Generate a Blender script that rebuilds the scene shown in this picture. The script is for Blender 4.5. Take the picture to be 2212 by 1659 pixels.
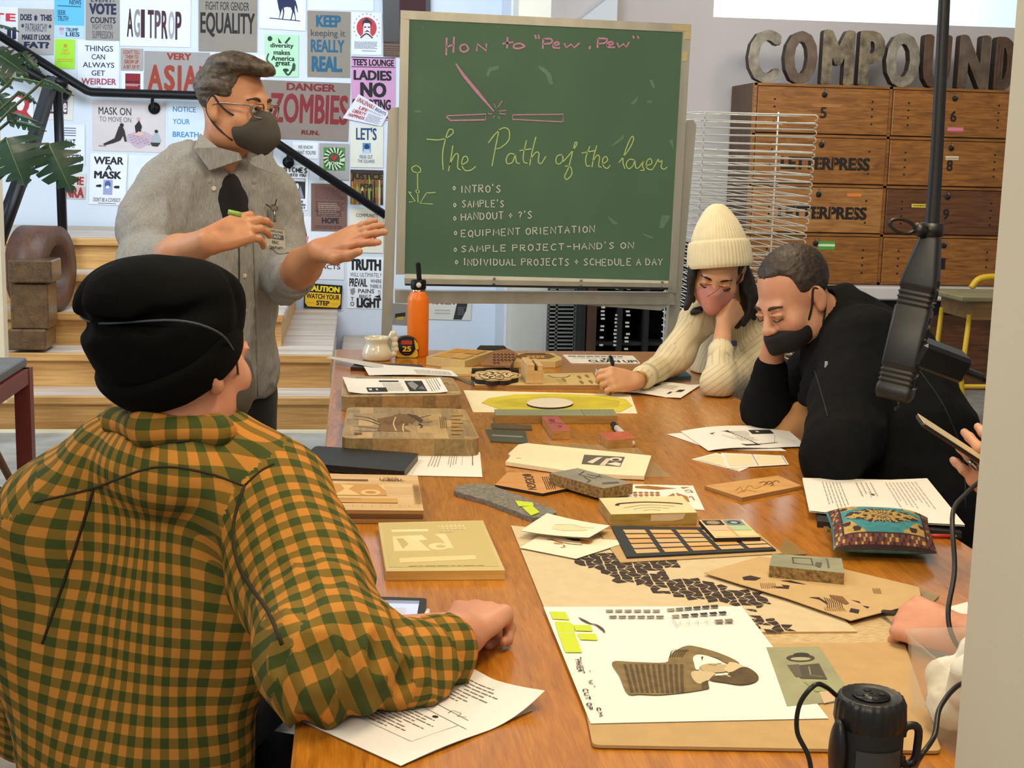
import bpy, math, random
import numpy as np
from mathutils import Vector, Matrix
random.seed(7); rng = np.random.default_rng(7)
for o in list(bpy.data.objects): bpy.data.objects.remove(o)
SC = bpy.context.scene; COL = SC.collection
PI = math.pi
# ---------------- camera ----------------
FPX = 2950.0; CX, CY = 1106.0, 829.5
YAW, PITCH, ROLL = 0.116135, 0.164688, 0.024
CAM = np.array([0, 0, 1.46])
_f = np.array([math.sin(YAW)*math.cos(PITCH), math.cos(YAW)*math.cos(PITCH), -math.sin(PITCH)])
_r0 = np.array([math.cos(YAW), -math.sin(YAW), 0]); _u0 = np.cross(_r0, _f)
_R = math.cos(ROLL)*_r0 + math.sin(ROLL)*_u0; _U = -math.sin(ROLL)*_r0 + math.cos(ROLL)*_u0
cam = bpy.data.cameras.new('camera'); cam.sensor_fit = 'HORIZONTAL'; cam.sensor_width = 36; cam.lens = FPX/2212*36
cam.clip_start = .05
co = bpy.data.objects.new('camera', cam); COL.objects.link(co)
co.matrix_world = Matrix(((_R[0], _U[0], -_f[0], CAM[0]), (_R[1], _U[1], -_f[1], CAM[1]), (_R[2], _U[2], -_f[2], CAM[2]), (0, 0, 0, 1)))
SC.camera = co
# ---------------- world, light, exposure ----------------
W = bpy.data.worlds.new('world'); SC.world = W; W.use_nodes = True
W.node_tree.nodes['Background'].inputs[0].default_value = (.86, .93, 1, 1)
W.node_tree.nodes['Background'].inputs[1].default_value = .38
SC.view_settings.view_transform = 'Standard'; SC.view_settings.look = 'None'
SC.view_settings.exposure = 0.0; SC.view_settings.gamma = 1.0; SC.view_settings.use_curve_mapping = False
def area(name, loc, target, size, sizey, power, col):
    l = bpy.data.lights.new(name, 'AREA'); l.shape = 'RECTANGLE'; l.size = size; l.size_y = sizey; l.energy = power; l.color = col
    o = bpy.data.objects.new(name, l); COL.objects.link(o); o.location = loc
    o.rotation_euler = (Vector(target)-Vector(loc)).to_track_quat('-Z', 'Y').to_euler(); return o
WARM = (1, .80, .53)
area('warm_lamp_table_near', (.75, 1.75, 2.85), (.75, 1.75, 0), .5, 1.0, 33, WARM)
area('warm_lamp_table_far', (.9, 3.9, 2.95), (.9, 3.9, 0), .5, 1.2, 26, WARM)
area('lamp_stair_wall', (-.5, 6.6, 3.05), (-.6, 9.4, 1.4), 2.6, .8, 78, (.75, .88, 1))
area('window_daylight', (-4.2, 5.2, 2.3), (-.6, 8.6, 1.1), 1.8, 2.0, 130, (.75, .88, 1))
area('lamp_cabinet', (2.6, 6.2, 3.0), (3.0, 8.4, 1.0), 1.6, .4, 40, (1, .9, .76))
area('fill_left', (-1.6, 3.0, 3.0), (-1.2, 3.4, 0), 1.2, .4, 34, (1, .93, .82))  # unseen fill light added on the left to warm the pillar side
area('fill_behind_camera', (-.9, -.3, 2.75), (.3, 1.6, 1.0), 1.6, .6, 40, (1, .86, .66))  # added fill from behind the camera, brightens the pillar and foreground
# ---------------- helpers ----------------
def ray(x, y): return _f + _R*(x-CX)/FPX - _U*(y-CY)/FPX
TZ = .76
def onz(x, y, z=TZ):
    d = ray(x, y); return CAM + (z-CAM[2])/d[2]*d
def ony(x, y, Y):
    d = ray(x, y); return CAM + Y/d[1]*d
def V3(*a): return np.array(a, float)
def nrm(v): v = np.asarray(v, float); return v/np.linalg.norm(v)

def tag(o, label=None, cat=None, group=None, kind=None):
    if label: o['label'] = label
    if cat: o['category'] = cat
    if group: o['group'] = group
    if kind: o['kind'] = kind
    return o
def empty(name, loc, label=None, cat=None, group=None):
    o = bpy.data.objects.new(name, None); COL.objects.link(o); o.location = loc; o.empty_display_size = .05
    return tag(o, label, cat, group)

MATS = {}
def srgb(h):
    if isinstance(h, str):
        h = h.lstrip('#'); c = [int(h[i:i+2], 16)/255 for i in (0, 2, 4)]
    else: c = [v/255 for v in h]
    return tuple(v/12.92 if v <= .04045 else ((v+.055)/1.055)**2.4 for v in c)
def mat(name, col, rough=.6, metal=0, var=.08, vs=12, bump=0, bs=120, stretch=(1, 1, 1), col2=None, trans=0, alpha=1, coat=0, emit=None, estr=0, sheen=0, sss=0, uv=False, spec=None):
    if name in MATS: return MATS[name]
    m = bpy.data.materials.new(name); m.use_nodes = True; nt = m.node_tree; b = nt.nodes['Principled BSDF']
    c = srgb(col) if isinstance(col, (str,)) or max(col) > 1 else col
    b.inputs['Roughness'].default_value = rough; b.inputs['Metallic'].default_value = metal
    if trans: b.inputs['Transmission Weight'].default_value = trans
    if coat: b.inputs['Coat Weight'].default_value = coat; b.inputs['Coat Roughness'].default_value = .15
    if alpha < 1: b.inputs['Alpha'].default_value = alpha
    if spec is not None: b.inputs['Specular IOR Level'].default_value = spec
    if sheen: b.inputs['Sheen Weight'].default_value = sheen
    if sss: b.inputs['Subsurface Weight'].default_value = sss; b.inputs['Subsurface Radius'].default_value = (.01, .004, .002)
    if emit: b.inputs['Emission Color'].default_value = (*srgb(emit), 1); b.inputs['Emission Strength'].default_value = estr
    tc = nt.nodes.new('ShaderNodeTexCoord'); mp = nt.nodes.new('ShaderNodeMapping'); mp.inputs['Scale'].default_value = stretch
    nt.links.new(tc.outputs['UV' if uv else 'Object'], mp.inputs[0])
    if var:
        n = nt.nodes.new('ShaderNodeTexNoise'); n.inputs['Scale'].default_value = vs; n.inputs['Detail'].default_value = 5
        nt.links.new(mp.outputs[0], n.inputs[0])
        r = nt.nodes.new('ShaderNodeValToRGB'); nt.links.new(n.outputs[0], r.inputs[0])
        c2 = srgb(col2) if col2 else tuple(v*(1-var) for v in c)
        c1 = c if col2 else tuple(min(1, v*(1+var*.6)) for v in c)
        r.color_ramp.elements[0].color = (*c2, 1); r.color_ramp.elements[1].color = (*c1, 1)
        r.color_ramp.elements[0].position = .3; r.color_ramp.elements[1].position = .7
        nt.links.new(r.outputs[0], b.inputs['Base Color'])
    else: b.inputs['Base Color'].default_value = (*c, 1)
    if bump:
        n2 = nt.nodes.new('ShaderNodeTexNoise'); n2.inputs['Scale'].default_value = bs; n2.inputs['Detail'].default_value = 3
        nt.links.new(mp.outputs[0], n2.inputs[0])
        bp = nt.nodes.new('ShaderNodeBump'); bp.inputs['Strength'].default_value = bump; bp.inputs['Distance'].default_value = .004
        nt.links.new(n2.outputs[0], bp.inputs['Height']); nt.links.new(bp.outputs[0], b.inputs['Normal'])
    MATS[name] = m; return m
def wood(name, c1, c2, sc=(3, 40, 40), rough=.45, coat=0, bump=.05, ring=0, c3=None, spec=.5):
    """grain: noise stretched along the axis with the smallest scale, plus fine pores"""
    if name in MATS: return MATS[name]
    m = bpy.data.materials.new(name); m.use_nodes = True; nt = m.node_tree; b = nt.nodes['Principled BSDF']; L = nt.links.new
    b.inputs['Roughness'].default_value = rough
    b.inputs['Specular IOR Level'].default_value = spec
    if coat: b.inputs['Coat Weight'].default_value = coat; b.inputs['Coat Roughness'].default_value = .18
    tc = nt.nodes.new('ShaderNodeTexCoord'); mp = nt.nodes.new('ShaderNodeMapping'); mp.inputs['Scale'].default_value = sc
    L(tc.outputs['Object'], mp.inputs[0])
    n = nt.nodes.new('ShaderNodeTexNoise'); n.inputs['Scale'].default_value = 1; n.inputs['Detail'].default_value = 6; n.inputs['Distortion'].default_value = ring
    L(mp.outputs[0], n.inputs[0])
    mp2 = nt.nodes.new('ShaderNodeMapping'); mp2.inputs['Scale'].default_value = tuple(v*(5 if v > min(sc) else 2.2) for v in sc)
    L(tc.outputs['Object'], mp2.inputs[0])
    n2 = nt.nodes.new('ShaderNodeTexNoise'); n2.inputs['Scale'].default_value = 1; n2.inputs['Detail'].default_value = 3; L(mp2.outputs[0], n2.inputs[0])
    mx = nt.nodes.new('ShaderNodeMix'); mx.data_type = 'FLOAT'; mx.inputs[0].default_value = .42
    L(n.outputs[0], mx.inputs[2]); L(n2.outputs[0], mx.inputs[3])
    r = nt.nodes.new('ShaderNodeValToRGB'); L(mx.outputs[0], r.inputs[0])
    r.color_ramp.elements[0].color = (*srgb(c2), 1); r.color_ramp.elements[1].color = (*srgb(c1), 1)
    r.color_ramp.elements[0].position = .36; r.color_ramp.elements[1].position = .62
    if c3:
        e = r.color_ramp.elements.new(.28); e.color = (*srgb(c3), 1)
    L(r.outputs[0], b.inputs['Base Color'])
    if bump:
        bp = nt.nodes.new('ShaderNodeBump'); bp.inputs['Strength'].default_value = bump; bp.inputs['Distance'].default_value = .002
        L(mx.outputs[0], bp.inputs['Height']); L(bp.outputs[0], b.inputs['Normal'])
    MATS[name] = m; return m
def flat(col):
    """print / paint colour without variation, cached by hex"""
    return mat('paint_'+col.strip('#'), col, rough=.7, var=0)

class M:
    """collects shapes, builds ONE mesh object; material index per shape"""
    def __init__(s): s.v = []; s.f = []; s.mi = []; s.sm = []; s.n = 0; s.mats = []
    def slot(s, m):
        if isinstance(m, str): m = flat(m)
        if m not in s.mats: s.mats.append(m)
        return s.mats.index(m)
    def add(s, v, f, m, smooth=False):
        v = np.asarray(v, float).reshape(-1, 3); i = s.slot(m)
        s.v.append(v); n = s.n
        for q in f: s.f.append(tuple(int(k)+n for k in q)); s.mi.append(i); s.sm.append(smooth)
        s.n += len(v); return s
    def box(s, c, size, m, R=None, bev=0):
        hx, hy, hz = [k/2 for k in size]
        if bev:
            b = min(bev, hx*.9, hy*.9, hz*.9)
            P = []
            for sx in (-1, 1):
                for sy in (-1, 1):
                    for sz in (-1, 1):
                        P += [(sx*hx, sy*(hy-b), sz*(hz-b)), (sx*(hx-b), sy*hy, sz*(hz-b)), (sx*(hx-b), sy*(hy-b), sz*hz)]
            P = np.array(P)
            def ix(sx, sy, sz, k): return ((sx > 0)*4+(sy > 0)*2+(sz > 0))*3+k
            F = []
            for sg in (-1, 1):
                F.append([ix(sg, a, c2, 0) for a, c2 in ((-1, -1), (1, -1), (1, 1), (-1, 1))][::sg])
                F.append([ix(a, sg, c2, 1) for a, c2 in ((-1, -1), (1, -1), (1, 1), (-1, 1))][::-sg])
                F.append([ix(a, c2, sg, 2) for a, c2 in ((-1, -1), (1, -1), (1, 1), (-1, 1))][::sg])
            for a in (-1, 1):
                for c2 in (-1, 1):
                    F.append([ix(a, c2, -1, 0), ix(a, c2, 1, 0), ix(a, c2, 1, 1), ix(a, c2, -1, 1)])
                    F.append([ix(a, -1, c2, 0), ix(a, 1, c2, 0), ix(a, 1, c2, 2), ix(a, -1, c2, 2)])
                    F.append([ix(-1, a, c2, 1), ix(1, a, c2, 1), ix(1, a, c2, 2), ix(-1, a, c2, 2)])
                    for d in (-1, 1): F.append([ix(a, c2, d, 0), ix(a, c2, d, 1), ix(a, c2, d, 2)])
        else:
            P = np.array([(x, y, z) for x in (-hx, hx) for y in (-hy, hy) for z in (-hz, hz)])
            F = [(0, 1, 3, 2), (4, 6, 7, 5), (0, 4, 5, 1), (2, 3, 7, 6), (0, 2, 6, 4), (1, 5, 7, 3)]
        if R is not None: P = P @ np.asarray(R).T
        return s.add(P+np.asarray(c), F, m)
    def prism(s, top, bot, m, side=None, smooth=False):
        """top, bot: matching 3-D polygons"""
        n = len(top); side = side or m
        s.add(top, [range(n)], m, smooth); s.add(bot, [range(n)[::-1]], side)
        s.add(list(top)+list(bot), [(i, (i+1) % n, n+(i+1) % n, n+i) for i in range(n)], side, smooth); return s
    def poly(s, pts, m): return s.add(pts, [range(len(pts))], m)
    def tube(s, path, r, m, seg=8, caps=True, flatk=1, up=None):
        P = np.asarray(path, float); n = len(P); r = np.broadcast_to(np.asarray(r, float), (n,))
        T = np.gradient(P, axis=0); T /= np.linalg.norm(T, axis=1)[:, None]+1e-12
        u = np.asarray(up, float) if up is not None else (V3(0, 0, 1) if abs(T[0][2]) < .9 else V3(1, 0, 0))
        vs = []
        for i in range(n):
            a = np.cross(T[i], u)
            if np.linalg.norm(a) < 1e-6: a = np.cross(T[i], V3(.3, 1, .2))
            a = nrm(a); b = np.cross(a, T[i])
            if up is None: u = b
            for k in range(seg):
                t = 2*PI*k/seg; vs.append(P[i]+r[i]*(math.cos(t)*a+flatk*math.sin(t)*b))
        F = [(i*seg+k, i*seg+(k+1) % seg, (i+1)*seg+(k+1) % seg, (i+1)*seg+k) for i in range(n-1) for k in range(seg)]
        if caps: F += [tuple(range(seg))[::-1], tuple((n-1)*seg+k for k in range(seg))]
        return s.add(vs, F, m, True)
    def lathe(s, prof, c, m, seg=32, axis=(0, 0, 1), x=None, caps=False):
        ax = nrm(axis); xa = nrm(np.cross(ax, V3(.31, .7, .2) if x is None else x)); ya = np.cross(ax, xa); c = np.asarray(c, float)
        vs = [c+ax*z+r*(math.cos(2*PI*k/seg)*xa+math.sin(2*PI*k/seg)*ya) for r, z in prof for k in range(seg)]
        n = len(prof); F = [(i*seg+k, i*seg+(k+1) % seg, (i+1)*seg+(k+1) % seg, (i+1)*seg+k) for i in range(n-1) for k in range(seg)]
        if caps: F += [tuple(range(seg))[::-1], tuple((n-1)*seg+k for k in range(seg))]
        return s.add(vs, F, m, True)
    def ribbon(s, pts, w, nor, m, close=False, sm=True):
        """flat strip along pts (3-D), width w (scalar or per end), facing nor"""
        P = np.asarray(pts, float)
        if close: P = np.vstack([P, P[:1]])
        if sm and len(P) > 2: P = catmull(P, 5)
        n = len(P); T = np.gradient(P, axis=0); T /= np.linalg.norm(T, axis=1)[:, None]+1e-12
        S_ = np.cross(T, nrm(nor)); S_ /= np.linalg.norm(S_, axis=1)[:, None]+1e-12
        w = np.interp(np.linspace(0, 1, n), np.linspace(0, 1, np.size(w)), np.atleast_1d(w))[:, None]/2
        vs = np.vstack([P+S_*w, P-S_*w])
        return s.add(vs, [(i, i+1, n+i+1, n+i) for i in range(n-1)], m)
    def raw(s, me): return s.add(me[0], me[1], me[2], True)
    def build(s, name, parent=None, origin=None, uv=None):
        me = bpy.data.meshes.new(name); v = np.vstack(s.v) if s.v else np.zeros((0, 3))
        if origin is None: origin = V3(0, 0, 0) if parent is None else np.array(parent_loc(parent))
        elif isinstance(origin, str): lo, hi = v.min(0), v.max(0); origin = V3((lo[0]+hi[0])/2, (lo[1]+hi[1])/2, lo[2])
        origin = np.asarray(origin, float)
        me.from_pydata((v-origin).tolist(), [], s.f)
        for m in s.mats: me.materials.append(m)
        me.polygons.foreach_set('material_index', s.mi); me.polygons.foreach_set('use_smooth', s.sm)
        if uv is not None:
            l = me.uv_layers.new(name='UVMap'); l.data.foreach_set('uv', np.asarray(uv, np.float32).ravel())
        me.update(); o = bpy.data.objects.new(name, me); COL.objects.link(o)
        if parent is not None:
            o.parent = parent; o.location = origin-np.array(parent_loc(parent))
        else: o.location = origin
        return o
def parent_loc(p):
    l = Vector(p.location)
    while p.parent: p = p.parent; l += p.location
    return l
def catmull(P, k=5, close=False):
    P = np.asarray(P, float); n = len(P)
    Q = np.vstack([2*P[0]-P[1], P, 2*P[-1]-P[-2]]) if not close else np.vstack([P[-1:], P, P[:2]])
    out = []
    for i in range(n-1 if not close else n):
        p0, p1, p2, p3 = Q[i:i+4]
        for t in np.arange(k)/k:
            out.append(.5*(2*p1+(p2-p0)*t+(2*p0-5*p1+4*p2-p3)*t*t+(3*p1-p0-3*p2+p3)*t**3))
    if not close: out.append(P[-1])
    return np.array(out)

# ----- lettering: filled letters from the built-in font, and a single-stroke hand -----
_TX = {}
def text_geo(s, bold=0):
    if (s, bold) in _TX: return _TX[(s, bold)]
    cu = bpy.data.curves.new('t', 'FONT'); cu.body = s; cu.resolution_u = 3; cu.dimensions = '2D'; cu.fill_mode = 'FRONT'
    o = bpy.data.objects.new('t', cu); COL.objects.link(o); bpy.context.view_layer.update()
    me = bpy.data.meshes.new_from_object(o.evaluated_get(bpy.context.evaluated_depsgraph_get()))
    v = np.array([p.co[:2] for p in me.vertices]).reshape(-1, 2); f = [tuple(p.vertices) for p in me.polygons]
    bpy.data.objects.remove(o); bpy.data.curves.remove(cu); bpy.data.meshes.remove(me)
    if len(v) and bold:   # heavier face: the same letters printed over themselves with small shifts
        sh = [(0, 0), (bold, 0), (-bold, 0), (0, bold*.6), (0, -bold*.6), (bold*.8, bold*.5), (-bold*.8, bold*.5), (bold*.8, -bold*.5), (-bold*.8, -bold*.5)] if bold > .03 else [(-bold, -bold*.5), (bold, -bold*.5), (bold, bold*.5), (-bold, bold*.5)]
        n = len(v); f = [tuple(k+n*i for k in q) for i in range(len(sh)) for q in f]; v = np.vstack([v+np.array(d) for d in sh]); lay = np.repeat(np.arange(len(sh)), n)
    else: lay = np.zeros(len(v))
    if len(v):
        lo, hi = v.min(0), v.max(0); v = np.column_stack([(v-lo)/np.maximum(hi-lo, 1e-6), lay])
    _TX[(s, bold)] = (v, f); return v, f
SF = {'A': [[0, 0, .5, 1, 1, 0], [.2, .4, .8, .4]], 'B': [[0, 0, 0, 1, .8, .9, .8, .6, 0, .52], [0, .52, .9, .45, .9, .1, 0, 0]], 'C': [[.95, .85, .5, 1, .05, .6, .1, .2, .5, 0, .95, .12]],
 'D': [[0, 0, 0, 1, .7, .85, .95, .5, .7, .1, 0, 0]], 'E': [[.9, 1, 0, 1, 0, 0, .9, 0], [0, .52, .7, .52]], 'F': [[.9, 1, 0, 1, 0, 0], [0, .52, .7, .52]], 'G': [[.95, .85, .5, 1, .05, .6, .1, .15, .6, 0, .95, .2, .95, .45, .55, .45]],
 'H': [[0, 0, 0, 1], [1, 0, 1, 1], [0, .5, 1, .5]], 'I': [[.5, 0, .5, 1]], 'J': [[.2, 1, 1, 1], [.7, 1, .7, .1, .4, 0, .05, .2]], 'K': [[0, 0, 0, 1], [.9, 1, 0, .45, .95, 0]], 'L': [[0, 1, 0, 0, .85, 0]],
 'M': [[0, 0, .12, 1, .5, .35, .88, 1, 1, 0]], 'N': [[0, 0, 0, 1, 1, 0, 1, 1]], 'O': [[.5, 1, .05, .7, .1, .2, .5, 0, .9, .2, .95, .7, .5, 1]], 'P': [[0, 0, 0, 1, .8, .95, .85, .6, 0, .5]],
 'Q': [[.5, 1, .05, .7, .1, .2, .5, 0, .9, .2, .95, .7, .5, 1], [.6, .3, 1, -.1]], 'R': [[0, 0, 0, 1, .8, .95, .85, .62, 0, .5], [.3, .5, .95, 0]], 'S': [[.9, .88, .5, 1, .1, .78, .5, .52, .9, .25, .5, 0, .05, .12]],
 'T': [[0, 1, 1, 1], [.5, 1, .5, 0]], 'U': [[0, 1, .05, .2, .5, 0, .95, .2, 1, 1]], 'V': [[0, 1, .5, 0, 1, 1]], 'W': [[0, 1, .25, 0, .5, .65, .75, 0, 1, 1]], 'X': [[0, 0, 1, 1], [0, 1, 1, 0]], 'Y': [[0, 1, .5, .5, 1, 1], [.5, .5, .4, 0]],
 'Z': [[0, 1, 1, 1, 0, 0, 1, 0]], '+': [[.1, .5, .9, .5], [.5, .15, .5, .85]], '-': [[.1, .5, .9, .5]], "'": [[.3, 1.15, .2, .85]], '?': [[.1, .85, .5, 1, .9, .8, .5, .45, .5, .25], [.5, .05, .5, .0]], '.': [[.3, 0, .4, .08]], ',': [[.4, .1, .3, -.15]],
 '"': [[.3, 1.1, .25, .8], [.6, 1.1, .55, .8]]}
def stroke_text(s, w=.72, gap=.32):
    """list of 2-D strokes normalised to width 1 (height 0..1)"""
    out = []; x = 0
    for ch in s:
        if ch == ' ': x += .55; continue
        cw = {'I': .3, "'": .25, '.': .2, ',': .2, 'M': .9, 'W': .95}.get(ch, w)
        j = rng.normal(0, .03, 2)
        for st in SF.get(ch, []): out.append([(x+st[i]*cw+(0 if ch != 'I' else -.05), st[i+1]*(1+j[0])+j[1]) for i in range(0, len(st), 2)])
        x += cw+gap
    x -= gap
    return [[(a/x, b) for a, b in st] for st in out]

class Q:
    """a flat quad (tl, tr, br, bl); at(u, v, h): u right, v down, h off the face"""
    def __init__(s, c):
        s.c = [np.asarray(p, float) for p in c]; s.n = nrm(np.cross(s.c[3]-s.c[0], s.c[1]-s.c[0]))*1.0
        s.w = (np.linalg.norm(s.c[1]-s.c[0])+np.linalg.norm(s.c[2]-s.c[3]))/2; s.h = (np.linalg.norm(s.c[3]-s.c[0])+np.linalg.norm(s.c[2]-s.c[1]))/2
        s.bend = None
    def at(s, u, v, h=0):
        c = s.c; p = (1-u)*(1-v)*c[0]+u*(1-v)*c[1]+u*v*c[2]+(1-u)*v*c[3]
        if s.bend: h = h+s.bend(u, v)
        return p+s.n*h
def draw(m, q, items, h0=.0006, dh=.0001):
    """print items on quad q: t text, r rect, e ellipse, p polygon, l line, x rows of tiny print, k hand strokes"""
    h = h0
    for it in items:
        k = it[0]; h += dh
        if k == 't':
            _, s, u0, v0, u1, v1, col = it[:7]; v, f = text_geo(s, it[7] if len(it) > 7 else .02)
            if len(v): m.add([q.at(u0+(u1-u0)*a, v1+(v0-v1)*b, h+c*.00002) for a, b, c in v], f, col); h += .0002 if len(v) and v[-1, 2] > 0 else 0
        elif k == 'r':
            _, u0, v0, u1, v1, col = it; m.poly([q.at(a, b, h) for a, b in ((u0, v1), (u1, v1), (u1, v0), (u0, v0))], col)
        elif k == 'e':
            _, cu, cv, ru, rv, col = it; m.poly([q.at(cu+ru*math.cos(t), cv-rv*math.sin(t), h) for t in np.linspace(0, 2*PI, 28)[:-1]], col)
        elif k == 'p': m.poly([q.at(a, b, h) for a, b in it[1]], it[2])
        elif k == 'l': m.ribbon([q.at(a, b, h) for a, b in it[1]], it[2], q.n, it[3], sm=(len(it) < 5))
        elif k == 'x':
            _, u0, v0, u1, v1, rows, col = it
            for i in range(rows):
                va = v0+(v1-v0)*(i+.25)/rows; vb = v0+(v1-v0)*(i+.7)/rows; u = u0
                while u < u1-.01:
                    e = min(u1, u+(u1-u0)*random.uniform(.04, .16)); m.poly([q.at(a, b, h) for a, b in ((u, vb), (e, vb), (e, va), (u, va))], col); u = e+(u1-u0)*.02
                    if u > u1-.15*(u1-u0) and random.random() < .35: break
        elif k == 'y':   # rows run across v (sheet read sideways)
            _, u0, v0, u1, v1, rows, col = it
            for i in range(rows):
                ua = u0+(u1-u0)*(i+.3)/rows; ub = u0+(u1-u0)*(i+.62)/rows; v = v0; ve = v0+(v1-v0)*random.uniform(.6, 1)
                while v < ve-.01:
                    e = min(ve, v+(v1-v0)*random.uniform(.05, .18)); m.poly([q.at(a, b, h) for a, b in ((ua, e), (ub, e), (ub, v), (ua, v))], col); v = e+(v1-v0)*.02
        elif k == 'k':
            _, s, u0, v0, u1, v1, w, col = it
            for st in stroke_text(s): m.ribbon([q.at(u0+(u1-u0)*a, v1+(v0-v1)*b, h) for a, b in st], w, q.n, col, sm=False)
    return h

# ----- smooth solids: signed distance fields meshed with surface nets -----
class S:
    def __init__(s, res=.005): s.res = res; s.p = []
    def cap(s, a, b, r1, r2=None, k=.02, sub=False): s.p.append(('c', np.asarray(a, float), np.asarray(b, float), r1, r1 if r2 is None else r2, k, sub)); return s
    def chain(s, pts, rs, k=.02):
        for i in range(len(pts)-1): s.cap(pts[i], pts[i+1], rs[i], rs[i+1], k)
        return s
    def ell(s, c, r, R=None, k=.02, sub=False): s.p.append(('e', np.asarray(c, float), np.asarray(r, float), np.eye(3) if R is None else np.asarray(R, float), k, sub)); return s
    def box(s, c, h, R=None, rd=.01, k=.02, sub=False): s.p.append(('b', np.asarray(c, float), np.asarray(h, float), np.eye(3) if R is None else np.asarray(R, float), rd, k, sub)); return s
    def half(s, c, n, k=.005): s.p.append(('h', np.asarray(c, float), nrm(n), k)); return s   # cuts away the side n points to
    def _bb(s, p):
        if p[0] == 'c': r = max(p[3], p[4]); return np.minimum(p[1], p[2])-r, np.maximum(p[1], p[2])+r
        if p[0] == 'e': r = np.abs(p[3]) @ p[2]; return p[1]-r, p[1]+r
        r = np.abs(p[3]) @ (p[2]+p[4]); return p[1]-r, p[1]+r
    def mesh(s):
        h = s.res; bbs = [s._bb(p) for p in s.p if p[0] != 'h' and not p[-1]]
        lo = np.min([b[0] for b in bbs], 0)-4*h-.01; hi = np.max([b[1] for b in bbs], 0)+4*h+.01
        n = np.ceil((hi-lo)/h).astype(int)+1; A = np.full(n, 1., np.float32)
        ax = [lo[i]+h*np.arange(n[i]) for i in range(3)]
        for p in s.p:
            if p[0] == 'h': i0 = np.zeros(3, int); i1 = n
            else:
                b0, b1 = s._bb(p); k = p[-2]; pad = k+4*h+.012
                i0 = np.maximum(0, np.floor((b0-pad-lo)/h).astype(int)); i1 = np.minimum(n, np.ceil((b1+pad-lo)/h).astype(int)+1)
                if (i1 <= i0).any(): continue
            X = ax[0][i0[0]:i1[0], None, None].astype(np.float32); Y = ax[1][None, i0[1]:i1[1], None].astype(np.float32); Z = ax[2][None, None, i0[2]:i1[2]].astype(np.float32)
            sub = False
            if p[0] == 'c':
                _, a, b, r1, r2, k, sub = p; d = b-a; L = max(float(d@d), 1e-12)
                t = np.clip(((X-a[0])*d[0]+(Y-a[1])*d[1]+(Z-a[2])*d[2])/L, 0, 1)
                D = np.sqrt((X-a[0]-t*d[0])**2+(Y-a[1]-t*d[1])**2+(Z-a[2]-t*d[2])**2)-(r1+(r2-r1)*t)
            elif p[0] == 'e':
                _, c, r, R, k, sub = p; q = [(X-c[0])*R[0, i]+(Y-c[1])*R[1, i]+(Z-c[2])*R[2, i] for i in range(3)]
                k0 = np.sqrt(sum((q[i]/r[i])**2 for i in range(3))); k1 = np.sqrt(sum((q[i]/r[i]**2)**2 for i in range(3)))+1e-9
                D = k0*(k0-1)/k1
            elif p[0] == 'b':
                _, c, hf, R, rd, k, sub = p; q = [np.abs((X-c[0])*R[0, i]+(Y-c[1])*R[1, i]+(Z-c[2])*R[2, i])-hf[i] for i in range(3)]
                D = np.sqrt(sum(np.maximum(g, 0)**2 for g in q))+np.minimum(np.maximum(np.maximum(q[0], q[1]), q[2]), 0)-rd
            else:
                _, c, nn, k = p; D = -((X-c[0])*nn[0]+(Y-c[1])*nn[1]+(Z-c[2])*nn[2]); sub = True
            a_ = A[i0[0]:i1[0], i0[1]:i1[1], i0[2]:i1[2]]
            if sub: hh = np.maximum(k-np.abs(a_+D), 0)/k; a_[...] = np.maximum(a_, -D)+hh*hh*k*.25
            else: hh = np.maximum(k-np.abs(a_-D), 0)/k; a_[...] = np.minimum(a_, D)-hh*hh*k*.25
        return nets(A, lo, h)
def nets(A, lo, h):
    I = A < 0; c = [(i, j, k) for i in (0, 1) for j in (0, 1) for k in (0, 1)]
    n = A.shape; sl = lambda i, j, k: (slice(i, n[0]-1+i), slice(j, n[1]-1+j), slice(k, n[2]-1+k))
    cnt = sum(I[sl(*q)].astype(np.int8) for q in c); mix = (cnt > 0) & (cnt < 8)
    ids = np.argwhere(mix); idx = np.full(mix.shape, -1, np.int64); idx[mix] = np.arange(len(ids))
    val = [A[ids[:, 0]+i, ids[:, 1]+j, ids[:, 2]+k] for i, j, k in c]
    acc = np.zeros((len(ids), 3)); num = np.zeros(len(ids))
    for a in range(8):
        for b in range(a+1, 8):
            d = np.array(c[b])-np.array(c[a])
            if np.abs(d).sum() != 1: continue
            m = (val[a] < 0) != (val[b] < 0); t = np.where(m, val[a]/(val[a]-val[b]+1e-20), 0)
            acc += np.where(m[:, None], np.array(c[a])+t[:, None]*d, 0); num += m
    v = lo+h*(ids+acc/num[:, None]); F = []
    for axs in range(3):
        e = [0, 0, 0]; e[axs] = 1; o1 = [(axs+1) % 3, (axs+2) % 3]
        s0 = tuple(slice(0 if a == axs else 1, n[a]-1) for a in range(3)); s1 = tuple(slice(1, n[a]) if a == axs else slice(1, n[a]-1) for a in range(3))
        ch = I[s0] != I[s1]; g = np.argwhere(ch); g = g+np.array([0 if a == axs else 1 for a in range(3)])
        flip = I[g[:, 0], g[:, 1], g[:, 2]]
        qd = []
        for da, db in ((0, 0), (1, 0), (1, 1), (0, 1)):
            w = g.copy(); w[:, o1[0]] -= da; w[:, o1[1]] -= db; qd.append(idx[w[:, 0], w[:, 1], w[:, 2]])
        qd = np.stack(qd, 1); qd[~flip] = qd[~flip][:, ::-1]; F.append(qd)
    return v, np.vstack(F)
def vnormals(v, f):
    a = np.cross(v[f[:, 2]]-v[f[:, 0]], v[f[:, 3]]-v[f[:, 1]]); n = np.zeros_like(v)
    for i in range(4): np.add.at(n, f[:, i], a)
    return n/(np.linalg.norm(n, axis=1)[:, None]+1e-12)
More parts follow.
